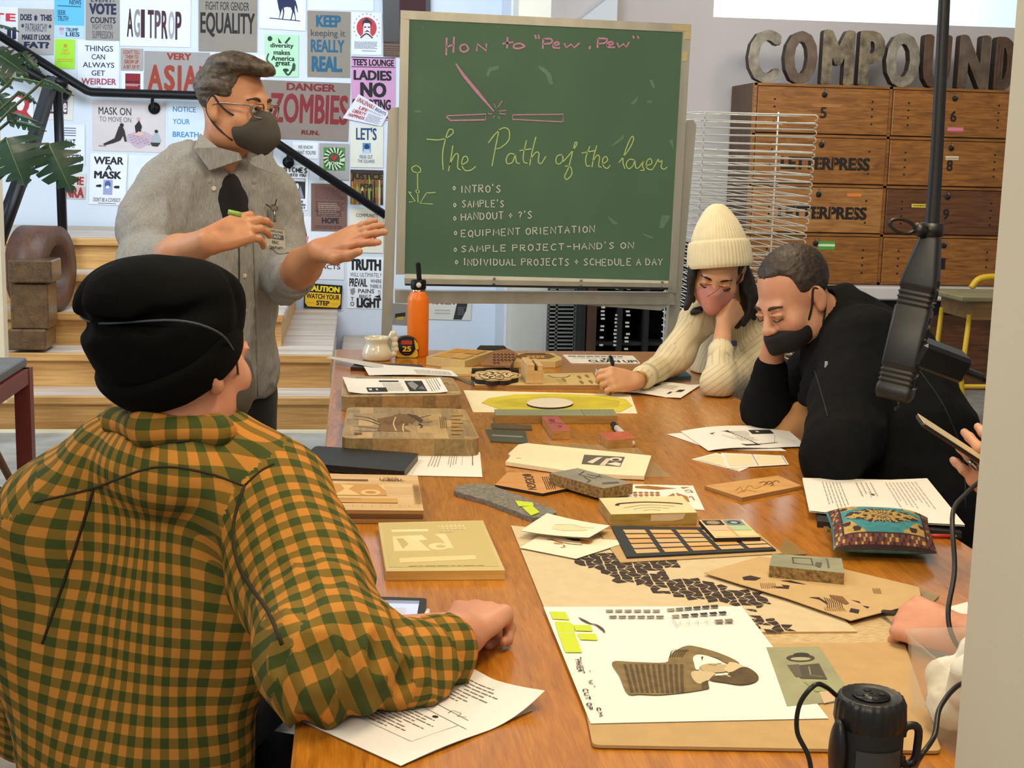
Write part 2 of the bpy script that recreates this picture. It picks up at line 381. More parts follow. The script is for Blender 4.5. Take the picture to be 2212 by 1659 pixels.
def vnoise(p, s, seed=0):
    """cheap smooth value noise"""
    q = np.asarray(p)*s+seed*17.3; i = np.floor(q).astype(np.int64); f = q-i; f = f*f*(3-2*f); r = 0
    for a in (0, 1):
        for b in (0, 1):
            for c in (0, 1):
                hsh = ((i[:, 0]+a)*374761393+(i[:, 1]+b)*668265263+(i[:, 2]+c)*2147483647+seed*974711) & 0x7fffffff
                hsh = (hsh ^ (hsh >> 13))*1274126177 & 0x7fffffff; hsh = (hsh ^ (hsh >> 16)) % 10007
                w = (f[:, 0] if a else 1-f[:, 0])*(f[:, 1] if b else 1-f[:, 1])*(f[:, 2] if c else 1-f[:, 2]); r = r+w*hsh/10007.
    return r*2-1
def frame(fwd, up=(0, 0, 1)):
    f = nrm(fwd); r = nrm(np.cross(f, up)); return np.stack([r, f, np.cross(r, f)], 1)   # columns: right, forward, up
# ---------------- the setting ----------------
WHITE = mat('white_wall_paint', '#d9e1ec', .85, var=.03, vs=3, bump=.02)
GREYW = mat('grey_wall_paint', '#c9c3c2', .9, var=.04, vs=2)
CREAM = mat('cream_wall_paint', '#d6cfba', .8, var=.03, vs=3, bump=.04, bs=300)
BLACKM = mat('black_metal', '#08080a', .42, var=.1, spec=.3)
ALU = mat('brushed_aluminium', '#b9b6a8', .42, metal=.55, var=.14, vs=14, stretch=(1, 1, .2), bump=.04)
YB = 9.72
def struct(name, m): o = m.build(name, origin='b'); o['kind'] = 'structure'; return o
def wallbox(name, x0, x1, y0, y1, z0, z1, m): return struct(name, M().box(((x0+x1)/2, (y0+y1)/2, (z0+z1)/2), (x1-x0, y1-y0, z1-z0), m))
conc = mat('worn_concrete', '#b1aea6', .55, var=.3, vs=5, bump=.05, bs=30, col2='#85837c')
struct('floor', M().box((0, 5, -.05), (14, 14, .1), conc))
wallbox('wall_back', -4.5, 1.0, YB, YB+.12, 0, 3.4, WHITE)
wallbox('wall_back_return', 1.0, 1.12, 9.12, YB+.12, 0, 3.4, WHITE)
wallbox('wall_right_rear', 1.12, 2.33, 9.05, 9.17, 0, 3.4, GREYW)
wallbox('wall_right_low', 2.33, 5.6, 9.05, 9.17, 0, 2.4, GREYW)
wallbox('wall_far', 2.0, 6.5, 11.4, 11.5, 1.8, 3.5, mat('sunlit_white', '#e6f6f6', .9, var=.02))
wallbox('wall_side', 5.6, 5.72, 2, 11.5, 0, 3.4, GREYW)
wallbox('wall_left', -4.6, -4.5, -2, YB, 0, 3.4, WHITE)
wallbox('ceiling', -4.6, 5.7, -2, 11.5, 3.4, 3.5, mat('ceiling_white', '#dcdcd8', .9, var=.02))
area('lamp_upper_recess', (3.4, 10.2, 3.3), (3.4, 11.3, 2.3), 2.6, .4, 85, (.86, .98, 1))
# column behind the board, its head beam, and the slanted trim beside it
a, b = ony(1112, 400, 8.2), ony(1180, 400, 8.2)
wallbox('trim_1', a[0], b[0], 8.2, 8.5, 0, 3.4, mat('column_white', '#cfcbbd', .8, var=.03))
t = [ony(*p, 8.9) for p in ((1250, 46), (1335, -20))]; t += [V3(t[1][0], 8.9, 0), V3(t[0][0], 8.9, 0)]
struct('trim_2', M().prism(t, [p+V3(0, .14, 0) for p in t], WHITE))
wallbox('wall_right', .60, 1.25, .55, 1.23, 0, 2.9, CREAM)
a = ony(-6, 500, 6.9); wallbox('trim_3', a[0]-.14, ony(4, 600, 6.9)[0], 6.9, 6.98, .2, 2.2, mat('trim_cream', '#e3d3b4', .7, var=.03))
a, b = onz(0, 1068, 0), onz(62, 1068, 0)
tape = M().poly([onz(-30, 1066, .002), onz(70, 1066, .002), onz(62, 1090, .002), onz(-30, 1092, .002)], mat('yellow_tape', '#d9a93c', .6, var=.1))
tag(tape.build('floor_tape', origin='b'), 'yellow strip of tape stuck on the grey concrete floor', 'tape')

# ---- corner stairs: stacked pine platforms, risers facing the room and the right ----
pine = wood('pine_riser', '#d6a765', '#b07d3f', sc=(1.6, 22, 22), rough=.5, ring=.6, c3='#8a5b2c')
tread = wood('worn_pine_tread', '#d6c8ba', '#ae9986', sc=(1.2, 9, 9), rough=.55)
st = empty('staircase', (-1.0, 7.2, 0), 'wide pine corner staircase climbing to a landing at the poster wall', 'stairs')
RISE = .185; YF = [7.16, 7.43, 7.72, 8.03, 8.35]; XR = [-.127, -.12, -.40, -.66, -.92]
for k in range(5):
    z1 = RISE*(k+1); z0 = RISE*k; m = M(); yf = YF[k]; xr = XR[k]; xl = -3.6
    m.box(((xl+xr)/2, (yf+.03+YB-.05)/2, (z0+z1-.042)/2), (xr-xl-.03, YB-yf-.08, z1-z0-.043), pine)
    m.box(((xl+xr)/2, (yf+YB-.05)/2, z1-.02), (xr-xl, YB-yf-.05, .04), tread, bev=.006)
    m.box(((xl+xr)/2, yf+.012, z1-.021), (xr-xl, .03, .043), pine, bev=.005)
    o = m.build('step', st)
m = M(); m.box((.13, 9.0, RISE/2), (.44, 1.4, RISE), tread, bev=.01); m.build('side_step', st)
m = M(); m.box((-1.2, 7.135, .008), (4.2, .012, .016), flat('#efe6c8')); m.build('floor_strip', st)
# ---- black hand rails ----
hr = empty('handrail', tuple(ony(300, 200, 9.58)), 'long black steel handrail bent along the poster wall', 'handrail')
def rr(px): return [ony(x, y, 9.58) for x, y in px]
p = rr([(-40, 52), (188, 196), (198, 199), (440, 207), (452, 212), (834, 466)])
M().tube(p, .029, BLACKM, 8, up=(0, 1, 0)).build('rail', hr)
M().tube([q+V3(0, -.012, -.012) for q in rr([(-60, 80), (150, 205)])], .04, BLACKM, 8, up=(0, 1, 0)).build('lower_rail', hr)
for bx, by in ((624, 322), (330, 203), (70, 128)):
    q = ony(bx, by, 9.58); m = M(); m.tube([q, q+V3(-.01, .03, -.07), q+V3(-.01, .13, -.09)], .011, BLACKM); m.lathe([(0, 0), (.04, 0), (.04, .012), (0, .012)], q+V3(-.01, .12, -.09), BLACKM, 16, axis=(0, 1, 0)); m.build('bracket', hr)
sr = empty('stair_railing', tuple(ony(135, 490, 8.3)), 'black steel railing post with slanting bar behind the plant', 'railing')
a, b = ony(124, 180, 8.3), ony(136, 500, 8.3); b[2] = .742
M().tube([a, b], .033, BLACKM, 4, up=(.7, .7, 0)).build('post', sr)
M().tube([ony(112, 175, 8.25), ony(62, 340, 7.6), ony(-12, 540, 6.95)], .04, BLACKM, 4, up=(.7, .7, 0)).build('slanting_bar', sr)
M().tube([ony(100, 172, 8.28), ony(145, 182, 8.3)], .03, BLACKM, 6).build('cap', sr)

# ---- giant wooden casting pattern standing on the stairs ----
oldw = wood('old_brown_wood', '#6f5233', '#463322', sc=(18, 3, 18), rough=.35, coat=.2)
redw = wood('red_brown_wood', '#69442f', '#4a2d1f', sc=(12, 12, 3), rough=.5)
wp = empty('wooden_foundry_pattern', tuple(ony(90, 755, 7.6)), 'giant brown wooden foundry pattern, ring with stepped block, on the stairs', 'wooden pattern')
YG = 7.75
c0, c1 = ony(48, 580, YG), ony(122, 578, YG)
c0[1] = 7.79; c0[2] = .555+.238; R1 = .235; r1 = .135
m = M(); prof = [(r1, 0), (R1, 0), (R1, .2), (r1, .2), (r1, 0)]
m.lathe(prof, c0+V3(.0, 0, 0), redw, 48, axis=(1, -.22, 0)); m.build('ring', wp)
YG = 7.5
def wb(x0, y0, x1, y1, Y0, dep, nm, mt, dx=0):
    A = ony(x0, y0, Y0); B = ony(x1, y1, Y0); m = M(); m.box(((A[0]+B[0])/2+dx, Y0+dep/2, (A[2]+B[2])/2), (B[0]-A[0], dep, A[2]-B[2]), mt, bev=.008); m.build(nm, wp)
wb(20, 612, 106, 712, 7.46, .22, 'block', oldw); wb(16, 562, 112, 612, 7.43, .25, 'block_cap', oldw); wb(14, 712, 100, 757, 7.435, .25, 'block_foot', oldw)

# ---- red workbench with steel tray, at the far left ----
redp = mat('red_painted_steel', '#8c3a33', .45, var=.12); stl = mat('grey_steel', '#7d7f80', .4, metal=.7, var=.2, vs=8)
rt = empty('red_workbench', (-1.45, 3.7, 0), 'red steel bench with grey metal tray at the left edge', 'workbench')
X1 = -1.075; X0 = -1.95; Ya, Yb = 3.0, 4.55; m = M()
m.box(((X0+X1)/2, (Ya+Yb)/2, .762), (X1-X0+.02, Yb-Ya+.02, .03), stl, bev=.004); m.box(((X0+X1)/2+.02, (Ya+Yb)/2, .779), (X1-X0-.2, Yb-Ya-.2, .006), flat('#5b5348')); m.build('tray', rt)
m = M()
for yy in (Ya, Yb): m.box(((X0+X1)/2, yy, .72), (X1-X0, .045, .05), redp)
for xx in (X0, X1): m.box((xx, (Ya+Yb)/2, .72), (.045, Yb-Ya, .05), redp)
m.build('frame', rt)
for xx in (X0, X1):
    for yy in (Ya, Yb): M().box((xx, yy, .3725), (.05, .05, .745), redp).build('leg', rt)
M().tube([(X1-.02, Yb-.55, .73), (X1, Yb-.06, .3)], .012, mat('rust', '#8a5a3a', .6)).build('brace', rt); M().tube([(X1-.6, Yb, .7), (X1, Yb-.02, .28)], .012, redp).build('brace', rt)
M().box(((X0+X1)/2-.05, (Ya+Yb)/2, .53), (X1-X0-.2, Yb-Ya-.15, .34), mat('galvanised', '#8b8c88', .5, metal=.5, var=.3, vs=10)).build('tank', rt)

# ---- monstera ----
leafm = mat('monstera_leaf', '#41604b', .32, var=.3, vs=9, col2='#2c4a35', coat=.2); stemm = mat('monstera_stem', '#4c5a34', .5); 
def leaf(m, base, d, nor, L, Wd, lobes=6, slit=.5):
    d = nrm(d); nor = nrm(np.asarray(nor)-np.dot(nor, d)*d); s = np.cross(d, nor)
    def pt(u, v):   # u along midrib 0..1, v across -1..1
        w = Wd/2*(math.sin(min(1, (u+.12)/1.08)**.75*PI)**.8) if u < 1 else 0
        bend = -.18*L*u*u-.10*Wd*abs(v)**1.5
        sweep = .16*L*abs(v)
        return base+d*(L*u+sweep*(1-u)*1.0-.12*L*(abs(v) > .01)*(1-u)*abs(v))+s*(v*w)+nor*bend
    for sg in (-1, 1):
        for i in range(lobes):
            u0, u1 = i/lobes, (i+1)/lobes; rows = []
            for v in np.linspace(0, 1, 7):
                g = slit/lobes*max(0, (v-.42)/.58)**.8*(.3+.9*((i*5+int(sg > 0)*3) % 3)/2)
                a_ = u0+g*(i > 0); b_ = u1-g*.4*(i < lobes-1)
                fan = 0
                rows.append([pt(min(1, a_+fan*.6+(b_-a_)*t), sg*v) for t in (0, .5, 1)])
            v_ = np.array(rows).reshape(-1, 3); F = [(r*3+c, r*3+c+1, r*3+c+4, r*3+c+3) for r in range(6) for c in (0, 1)]
            m.add(v_, F, leafm, True)
    m.tube([base+d*L*u-nor*(.18*L*u*u)+nor*.002 for u in np.linspace(0, .95, 6)], np.linspace(.006, .002, 6)*L/.3, mat('leaf_vein', '#6f8a5c', .4), 5)
mo = empty('monstera_plant', (-1.75, 5.6, 0), 'large monstera plant with split dark green leaves at the left edge', 'plant')
LV = [((14, 298), (.35, -1), .19, .27, (-.1, -1, .45), 5.5), ((106, 310), (.5, -1.1), .21, .20, (.15, -1, .05), 5.6), ((-14, 112), (1.3, -.75), .16, .13, (-.3, -.7, .7), 5.7), ((30, 168), (1.3, -.12), .23, .055, (0, -.4, 1), 5.6),
      ((95, 172), (1, -.35), .11, .05, (0, -.4, 1), 5.5), ((-20, 52), (1, -.05), .11, .05, (0, -.3, 1), 5.6), ((42, 198), (1, -.5), .09, .045, (.2, -.5, .8), 5.6), ((-6, 205), (.5, -.9), .13, .10, (-.3, -1, .2), 5.8), ((46, 114), (.75, -.75), .10, .055, (-.3, -.8, .3), 5.8), ((-8, 240), (1, -.12), .2, .05, (.1, -.6, .8), 5.9),
      ((-15, 150), (.8, -.8), .11, .06, (-.2, -1, .3), 6.0), ((20, 262), (1, -.1), .15, .06, (.2, -.6, .6), 5.9)]
root = V3(-1.75, 5.6, .45)
for (px, py), (dx, dz), L, Wd, nor, Y in LV:
    m = M(); b = ony(px, py, Y); leaf(m, b, (dx, -.15, dz), nor, L, Wd); lf = m.build('leaf', mo)
    q = V3(b[0]*.75+root[0]*.25-.12, (b[1]+root[1])/2, b[2]*.75+root[2]*.25+.05)
    M().tube(catmull([root+V3(random.uniform(-.05, .05), random.uniform(-.05, .05), 0), V3(root[0]-.05, root[1], .8), q, b], 6), .006, stemm, 6).build('stem', mo)
m = M(); m.lathe([(0, 0), (.13, 0), (.17, .3), (.18, .42), (.165, .42), (.155, .36), (0, .36)], (-1.75, 5.6, 0), mat('clay_pot', '#a3644a', .7), 28); m.build('pot', mo)

# ---- locker cabinet with eight numbered doors ----
ply = wood('orange_plywood', '#a0692e', '#72461c', sc=(3.5, 14, 20), rough=.42, ring=2.2, c3='#55311a', coat=.15)
plyl = wood('light_plywood', '#b07c42', '#8a5a2a', sc=(3.5, 14, 20), rough=.42, ring=1.8, c3='#6d4522', coat=.15)
plyd = wood('dark_plywood', '#6f4526', '#4b2c16', sc=(3.5, 14, 20), rough=.4, ring=2, c3='#39200f', coat=.15)
dkw = wood('cabinet_side', '#5a3c26', '#3f2818', sc=(14, 14, 3), rough=.5)
YC = 8.5
ink = flat('#17110c')
lc = empty('locker_cabinet', (3.32, YC+.25, .70), 'plywood locker cabinet with numbered doors below the metal letters', 'cabinet')
A = ony(1630, 178, YC); x0, x1, xm = A[0], 4.20, ony(1911, 400, YC)[0]; zt = 1.955; rows = [1.955, 1.645, 1.335, 1.025, .70]
m = M(); m.box(((x0+x1)/2, YC+.27, (zt+.70)/2), (x1-x0, .5, zt-.70), dkw)
for xx in (x0, xm-.009, x1-.018): m.box((xx+.009, YC+.01, (zt+.7)/2), (.02, .03, zt-.7), ply)
for zz in rows: m.box(((x0+x1)/2, YC+.01, zz-.008 if zz > .71 else .708), (x1-x0, .03, .016), ply)
m.build('body', lc)
holes = flat('#0c0908')
DOOR = {(0, 0): ('5', ply), (0, 1): ('6', ply), (1, 0): ('LETTERPRESS', ply), (1, 1): ('8', ply), (2, 0): ('LETTERPRESS', plyl), (2, 1): ('9', plyd), (3, 0): ('', ply), (3, 1): ('1', ply)}
for (r, c), (tx, wd) in DOOR.items():
    xa, xb = (x0+.02, xm-.01) if c == 0 else (xm+.012, x1-.02); z1, z0 = rows[r]-.018, rows[r+1]+.004; m = M()
    m.box(((xa+xb)/2, YC+.0, (z0+z1)/2), (xb-xa-.006, .03, z1-z0-.006), wd, bev=.003)
    q = Q([V3(xa, YC-.0155, z1), V3(xb, YC-.0155, z1), V3(xb, YC-.0155, z0), V3(xa, YC-.0155, z0)])
    it = []
    for i in range(4):
        for u in (.13, .87): it.append(('e', u, .28+.16*i, .0085, .021, holes))
    if len(tx) == 1: it.append(('t', tx, .475, .42, .525, .66, ink, .03))
    elif tx: it.append(('t', tx, .2, .42, .88, .7, ink, .05))
    if len(tx) > 1:
        for u in (.33, .49, .60, .78): it.append(('r', u, .40, u+.004, .68, wd))
    if (r, c) == (0, 1): it.append(('r', .46, .78, .59, .86, flat('#d77a9c')))
    if (r, c) == (2, 1): it += [('r', .21, .32, .43, .4, flat('#d8c33c')), ('x', .225, .34, .41, .38, 1, ink)]
    if (r, c) == (2, 0): it.append(('r', .72, .12, .83, .19, flat('#dc7f33')))
    if (r, c) == (3, 0): it += [('r', .52, .1, .65, .28, flat('#4f9a3a')), ('r', .52, .16, .65, .21, flat('#d8e6c8'))]
    if (r, c) == (1, 1): it += [('r', .46, .33, .57, .37, flat('#d8cdb0')), ('r', .46, .385, .57, .41, flat('#d8cdb0'))]
    if (r, c) == (0, 0): it.append(('p', [(.40, .36), (.56, .34), (.65, .36), (.62, .42), (.42, .42)], plyl))
    draw(m, q, it, .0004)
    d = m.build('door', lc)
    k = M(); cx = (xa+xb)/2; k.lathe([(0, 0), (.017, 0), (.017, .008), (0, .008)], (cx, YC-.016, z1-.045), holes, 18, axis=(0, -1, 0)); k.tube([(cx, YC-.02, z1-.01), (cx+.006, YC-.034, z1-.03), (cx, YC-.02, z1-.045)], .004, stl, 6); k.build('hasp', d)
# white shelf under the lockers and the low cupboard beneath
m = M(); m.box((3.3, 8.71, .655), (2.2, .66, .085), mat('white_laminate', '#cfccca', .5, var=.03), bev=.01)
ws = m.build('white_counter', origin='b'); tag(ws, 'white laminate counter slab carrying the locker cabinet', 'counter')
m = M(); m.box((3.3, 8.80, .30), (2.1, .46, .60), plyd); m.box((3.3, 8.57, .55), (2.1, .02, .1), flat('#15171a'));  # the black strip paints in the shade below the counter
for xx in (2.9, 3.75): m.box((xx, 8.575, .26), (.004, .02, .46), holes)
for i in range(4):
    for xx in (3.5, 3.95): m.lathe([(0, 0), (.008, 0), (.008, .002)], (xx, 8.578, .14+.06*i), holes, 10, axis=(0, -1, 0))
tag(m.build('low_cupboard', origin='b'), 'dark plywood cupboard under the white counter at right', 'cupboard')

# ---- COMPOUND: eight rusted sheet-metal letters on the cabinet ----
def letter(ch, px0, px1, y0, y1, col, colr, lab):
    v, f = text_geo(ch, 0)
    a = ony(px0, y1, YC+.12); b = ony(px1, y0, YC+.12); z0 = 1.956; z1 = z0+(b[2]-a[2]); D = .07; bx, bz = .020, .012; m = M()
    ed = {}
    for q in f:
        for i in range(len(q)): e_ = (q[i], q[(i+1) % len(q)]); ed[tuple(sorted(e_))] = ed.get(tuple(sorted(e_)), [])+[e_]
    side = [e_[0] for e_ in ed.values() if len(e_) == 1]; n = len(v)
    for i, (sx, sz) in enumerate(((0, 0), (1, 0), (-1, 0), (0, 1), (0, -1), (.7, .7), (-.7, .7), (.7, -.7), (-.7, -.7))):
        P = np.stack([a[0]+bx+(b[0]-a[0]-2*bx)*v[:, 0]+sx*bx, np.full(n, YC+.10+.0005*i), z0+bz+(z1-z0-2*bz)*v[:, 1]+sz*bz], 1); Bk = P+V3(0, D, 0)
        m.add(P, f, colr); m.add(Bk, [q[::-1] for q in f], col); m.add(np.vstack([P, Bk]), [(i_, j_, j_+n, i_+n) for i_, j_ in side], col)
    o = m.build('metal_letter', origin='b'); tag(o, lab, 'letter', 'weathered letters on the cabinet')
pal = mat('peeling_pale_metal', '#a59f90', .6, metal=.3, var=.5, vs=14, col2='#6b6156', bump=.3, bs=40); rus = mat('rusty_metal', '#77685a', .6, metal=.3, var=.4, vs=12, col2='#54453a', bump=.3, bs=40)
edg = mat('letter_edge', '#3a2a1e', .55, metal=.3, var=.3, vs=20); rbr = mat('brown_rust_metal', '#6a5444', .6, metal=.3, var=.3, vs=14, col2='#4c3a2c', bump=.25, bs=40); mot = mat('mottled_metal', '#92876f', .6, metal=.3, var=.5, vs=18, col2='#4f443a', bump=.3, bs=60)
for a in (('C', 1612, 1688, 58, 172, edg, pal, 'pale peeling metal letter C on the cabinet, first of the row'), ('O', 1690, 1768, 60, 174, edg, rus, 'grey rusty metal letter O between the C and the M'), ('M', 1771, 1826, 60, 178, edg, mot, 'mottled metal letter M between the first O and the P'),
          ('P', 1850, 1913, 62, 181, edg, mot, 'letter P with a blotchy bowl in the middle of the metal row'), ('O', 1908, 1989, 68, 184, edg, pal, 'pale peeling metal letter O between the P and the U'), ('U', 1988, 2056, 72, 187, edg, rbr, 'brown metal letter U behind the hanging black pole'),
          ('N', 2064, 2140, 74, 190, edg, rus, 'dark grey metal letter N right of the hanging pole'), ('D', 2142, 2196, 76, 191, edg, rbr, 'brown metal letter D at the right end of the row')):
    if a[0] == 'M': a = (a[0], 1771, 1848)+a[3:]
    letter(*a)

# ---- white wire drying rack ----
wire = mat('white_wire', '#e2dfd3', .5, var=.05)
wr = empty('wire_drying_rack', (1.85, 6.6, .1), 'tall white wire print drying rack behind the woman in the beanie', 'drying rack')
xa, xb = ony(1506, 500, 6.3)[0]-.02, ony(1748, 500, 6.3)[0]
nsh = 42; zt = 1.685; zb = .28
for i in range(nsh):
    z = zt-(zt-zb)*i/(nsh-1); sk = .0 if i < 15 else .012; m = M(); xl, xr = xa-(.02*i/nsh), xb-sk*.6-.04*(i/nsh); yn, yf = 6.3, 6.8
    tl = -.006*math.sin(i*1.7); r = .0042
    m.tube([(xl, yn, z), (xr, yn, z+tl)], r, wire, 5); m.tube([(xl, yf, z+.01), (xr, yf, z+.01+tl)], .003, wire, 5)
    for xx in (xl, xr): m.tube([(xx, yn, z), (xx, yf, z+.01)], .003, wire, 5)
    for u in np.linspace(.08, .92, 6): m.tube([(xl+(xr-xl)*u, yn, z), (xl+(xr-xl)*u, yf, z+.01)], .0016, wire, 4)
    m.tube([(xr, yn, z+tl), (xr+.008, yn-.004, z-.008), (xr+.008, yn-.004, z-.020), (xr-.004, yn, z-.024)], .0026, wire, 5)
    m.tube([(xl+.03, yn-.004, z), (xl+.03, yn-.004, z-.03)], .003, wire, 4)
    m.build('shelf', wr)
for xx in (xa, xb-.02):
    M().tube([(xx, 6.82, .02), (xx, 6.82, zt+.03)], .004, wire, 6).build('upright', wr)
M().box(((xa+xb)/2, 6.75, .02), (xb-xa, .5, .03), BLACKM).build('base', wr)

# ---- yellow school desk at the right ----
yel = mat('yellow_painted_steel', '#d9b428', .4, var=.08); dtop = wood('desk_top', '#8f8a68', '#6d6a50', sc=(4, 20, 20), rough=.5)
YD = 6.9; sd = empty('school_desk', tuple(ony(2150, 870, YD)), 'old school desk with yellow steel frame beside the right wall', 'desk')
a, b = ony(2072, 640, YD), ony(2148, 645, YD); xL, xR = a[0], a[0]+.62; zT = a[2]
m = M(); m.box(((xL+xR)/2, YD+.2, zT-.012), (xR-xL, .46, .028), dtop, bev=.006); m.build('desktop', sd)
M().box(((xL+xR)/2+.04, YD+.2, zT-.075), (xR-xL-.08, .4, .1), wood('desk_box', '#8d6a40', '#6f5230', sc=(4, 16, 16))).build('drawer_box', sd)
zf = 0.02
for xx, yy in ((xL+.06, YD+.03), (xR-.06, YD+.03), (xL+.06, YD+.38), (xR-.06, YD+.38)):
    M().tube([(xx+.02, yy, zT-.1), (xx-.0, yy, .35), (xx+.05, yy, .03)], .014, yel, 8).build('leg', sd); M().tube([(xx+.05, yy, .0), (xx+.05, yy, .05)], .018, flat('#111111'), 8).build('foot', sd)
M().tube([(xL+.06, YD+.03, .3), (xR-.06, YD+.03, .3)], .012, yel, 8).build('crossbar', sd)
M().tube(catmull([ony(2098, 622, 7.5), ony(2115, 603, 7.5), ony(2150, 598, 7.5), ony(2200, 600, 7.5)], 5), .02, yel, 8).build('chair_rail', sd)

# ---- black racks below the board ----
lou = empty('louvred_panel', tuple(ony(1210, 755, 7.9)), 'grey louvred metal panel under the chalkboard beside the white column', 'panel')
a, b = ony(1186, 640, 7.9), ony(1244, 640, 7.9); m = M(); zt, zb = .9, .1
m.box(((a[0]+b[0])/2, 7.96, .5), (b[0]-a[0], .04, .8), flat('#1a1a18'))
for xx in (a[0], (a[0]+b[0])/2-.03, b[0]): m.box((xx, 7.92, .5), (.014, .02, .8), stl)
m.build('frame', lou); m = M()
for i in range(34): m.box(((a[0]+b[0])/2, 7.925, .12+i*.0232), (b[0]-a[0], .03, .009), mat('louvre_grey', '#8d8d84', .5, metal=.3))
m.build('louvres', lou)
br = empty('black_equipment_rack', tuple(ony(1360, 760, 7.8)), 'black equipment shelving in shadow under the chalkboard, right part', 'shelving')
a, b = ony(1256, 700, 7.8), ony(1475, 700, 7.8); blk = mat('matte_black', '#121113', .6, var=.1)
m = M(); m.box(((a[0]+b[0])/2, 8.2, .5), (b[0]-a[0], .04, 1.0), blk); m.build('back_panel', br)
for u in (0, .36, .62, 1): M().box((a[0]+(b[0]-a[0])*u, 7.95, .5), (.03, .4, 1.0), blk).build('upright', br)
for z in (.15, .4, .62, .82): M().box(((a[0]+b[0])/2, 7.98, z), (b[0]-a[0], .4, .02), mat('dark_grey_shelf', '#232224', .5)).build('shelf', br)
m = M(); m.box((a[0]+.05, 7.76, .5), (.055, .04, 1.0), wood('dark_post', '#4a3222', '#33211a', sc=(14, 14, 3))); m.build('wooden_post', br)
for u in (.19, .33, .44):
    for i in range(30):
        if random.random() < .75: M().box((a[0]+(b[0]-a[0])*u+random.uniform(-.004, .004), 7.76, .24+i*.022), (.022, .01, .010), flat('#c9c6bd')).build('white_spacer', br)
pc = empty('black_chair', tuple(onz(1060, 770, .0)), 'black chair just showing its back over the far table edge', 'chair')
pc.location = (.62, 5.12, 0); m = M(); a, b = ony(1036, 752, 5.12), ony(1090, 752, 5.12); m.box(((a[0]+b[0])/2, 5.12, a[2]-.16), (b[0]-a[0]+.02, .035, .34), blk, bev=.012); m.build('backrest', pc)
xc = (a[0]+b[0])/2
M().box((xc, 5.3, .46), (.34, .34, .04), blk, bev=.012).build('seat', pc)
for xx in (-.14, .14):
    for yy in (5.14, 5.45): M().tube([(xc+xx, yy, 0), (xc+xx, yy, .46 if yy > 5.2 else a[2]-.2)], .012, BLACKM, 6).build('leg', pc)
# ---------------- posters on the stair wall ----------------
PAPER = mat('poster_white', '#e9edf3', .8, var=.02, vs=4)
def paper(hexc): return mat('poster_'+hexc.strip('#'), hexc, .8, var=.05, vs=6)
PK = [0]
def poster(px, col, label, items, Y=None, dy=None, name='poster'):
    PK[0] += 1; yy = (YB if Y is None else Y)-.0045-(PK[0] % 5)*.0012 if dy is None else YB-dy
    if len(px) == 4 and not isinstance(px[0], tuple): x0, y0, x1, y1 = px; s = .018*(x1-x0); px = [(x0, y0), (x1, y0+s*1.6), (x1-s*.4, y1+s*1.2), (x0, y1)]
    c = [ony(x, y, yy) for x, y in px]; q = Q(c); m = M()
    b = [p+V3(0, .0018, 0) for p in c]; pm = PAPER if col is None else paper(col)
    m.prism(c, b, pm); draw(m, q, items, .0006, .00015)
    o = m.build(name, origin='b'); tag(o, label, 'poster' if name == 'poster' else 'sign'); return o
NV, MA, RD, TE, BK, GY = '#1c2247', '#4a1f2c', '#8c1f28', '#1f5f80', '#17161a', '#6c6c72'
poster((40, 18, 116, 117), '#b3aeab', 'grey letterpress poster in navy asking DOES THIS PATRIARCHY MAKE IT LOOK FAT', [('t', 'DOES', .05, .12, .38, .26, NV, .05), ('t', '*', .44, .13, .54, .27, NV, .05), ('t', 'THIS', .62, .12, .95, .26, NV, .05),
    ('t', 'PATRIARCHY', .2, .32, .82, .5, '#555a70', .01), ('t', '*', .08, .33, .16, .42, NV, .03), ('t', '*', .86, .33, .94, .42, NV, .03), ('t', 'MAKE IT LOOK', .1, .56, .92, .68, NV, .05), ('t', 'FAT?', .16, .72, .88, .86, NV, .06)])
poster([(-40, 12), (39, 16), (39, 102), (-40, 100)], None, 'white poster with red and navy letters cut off by the left picture edge', [('t', 'E', .66, .16, .94, .36, '#d3333c', .06), ('t', 'T', .3, .16, .62, .36, '#d3333c', .06), ('t', 'II', .7, .5, .95, .8, NV, .05)])
poster([(-40, 100), (32, 104), (30, 176), (-40, 178)], '#d9cfc9', 'pale poster with red letters behind the monstera leaves', [('t', 'OX.', .3, -.04, .95, .12, '#8c2a30', .05), ('t', 'TH', .4, .5, .9, .68, '#a8433f', .05), ('t', 'S', .6, .74, .9, .92, '#a8433f', .04)])
poster([(0, 205), (72, 208), (72, 262), (0, 258)], None, 'white print with a red ink drawing behind the plant stems', [('e', .55, .35, .33, .4, '#c94a52'), ('e', .5, .35, .24, .3, '#eee7ea'), ('l', [(.2, .2), (.5, .6), (.9, .9)], .02, '#b8303a'), ('l', [(.9, .1), (.75, .6), (.95, .95)], .025, '#b8303a'), ('l', [(.3, .75), (.6, .65), (.8, .9)], .02, '#b8303a')])
poster((118, -22, 182, 81), '#b9dcf0', 'cyan poster reading SEEK TRUTH with small lettering below', [('r', 0, 0, 1, .74, '#63c0e6'), ('t', 'SEEK', .1, .42, .38, .52, '#28486e', .03), ('t', 'TRUTH', .1, .54, .46, .65, '#28486e', .03), ('l', [(.1, .33), (.9, .34)], .006, '#30567a', 1), ('t', 'NEWS', .5, .2, .9, .3, '#28486e', .02),
    ('r', .16, .79, .32, .84, '#c98aa0'), ('r', .18, .85, .3, .93, '#d9b4c4'), ('t', 'TRUMP', .38, .79, .8, .87, '#28486e', .02), ('t', 'LIES', .38, .88, .85, .97, '#28486e', .03)])
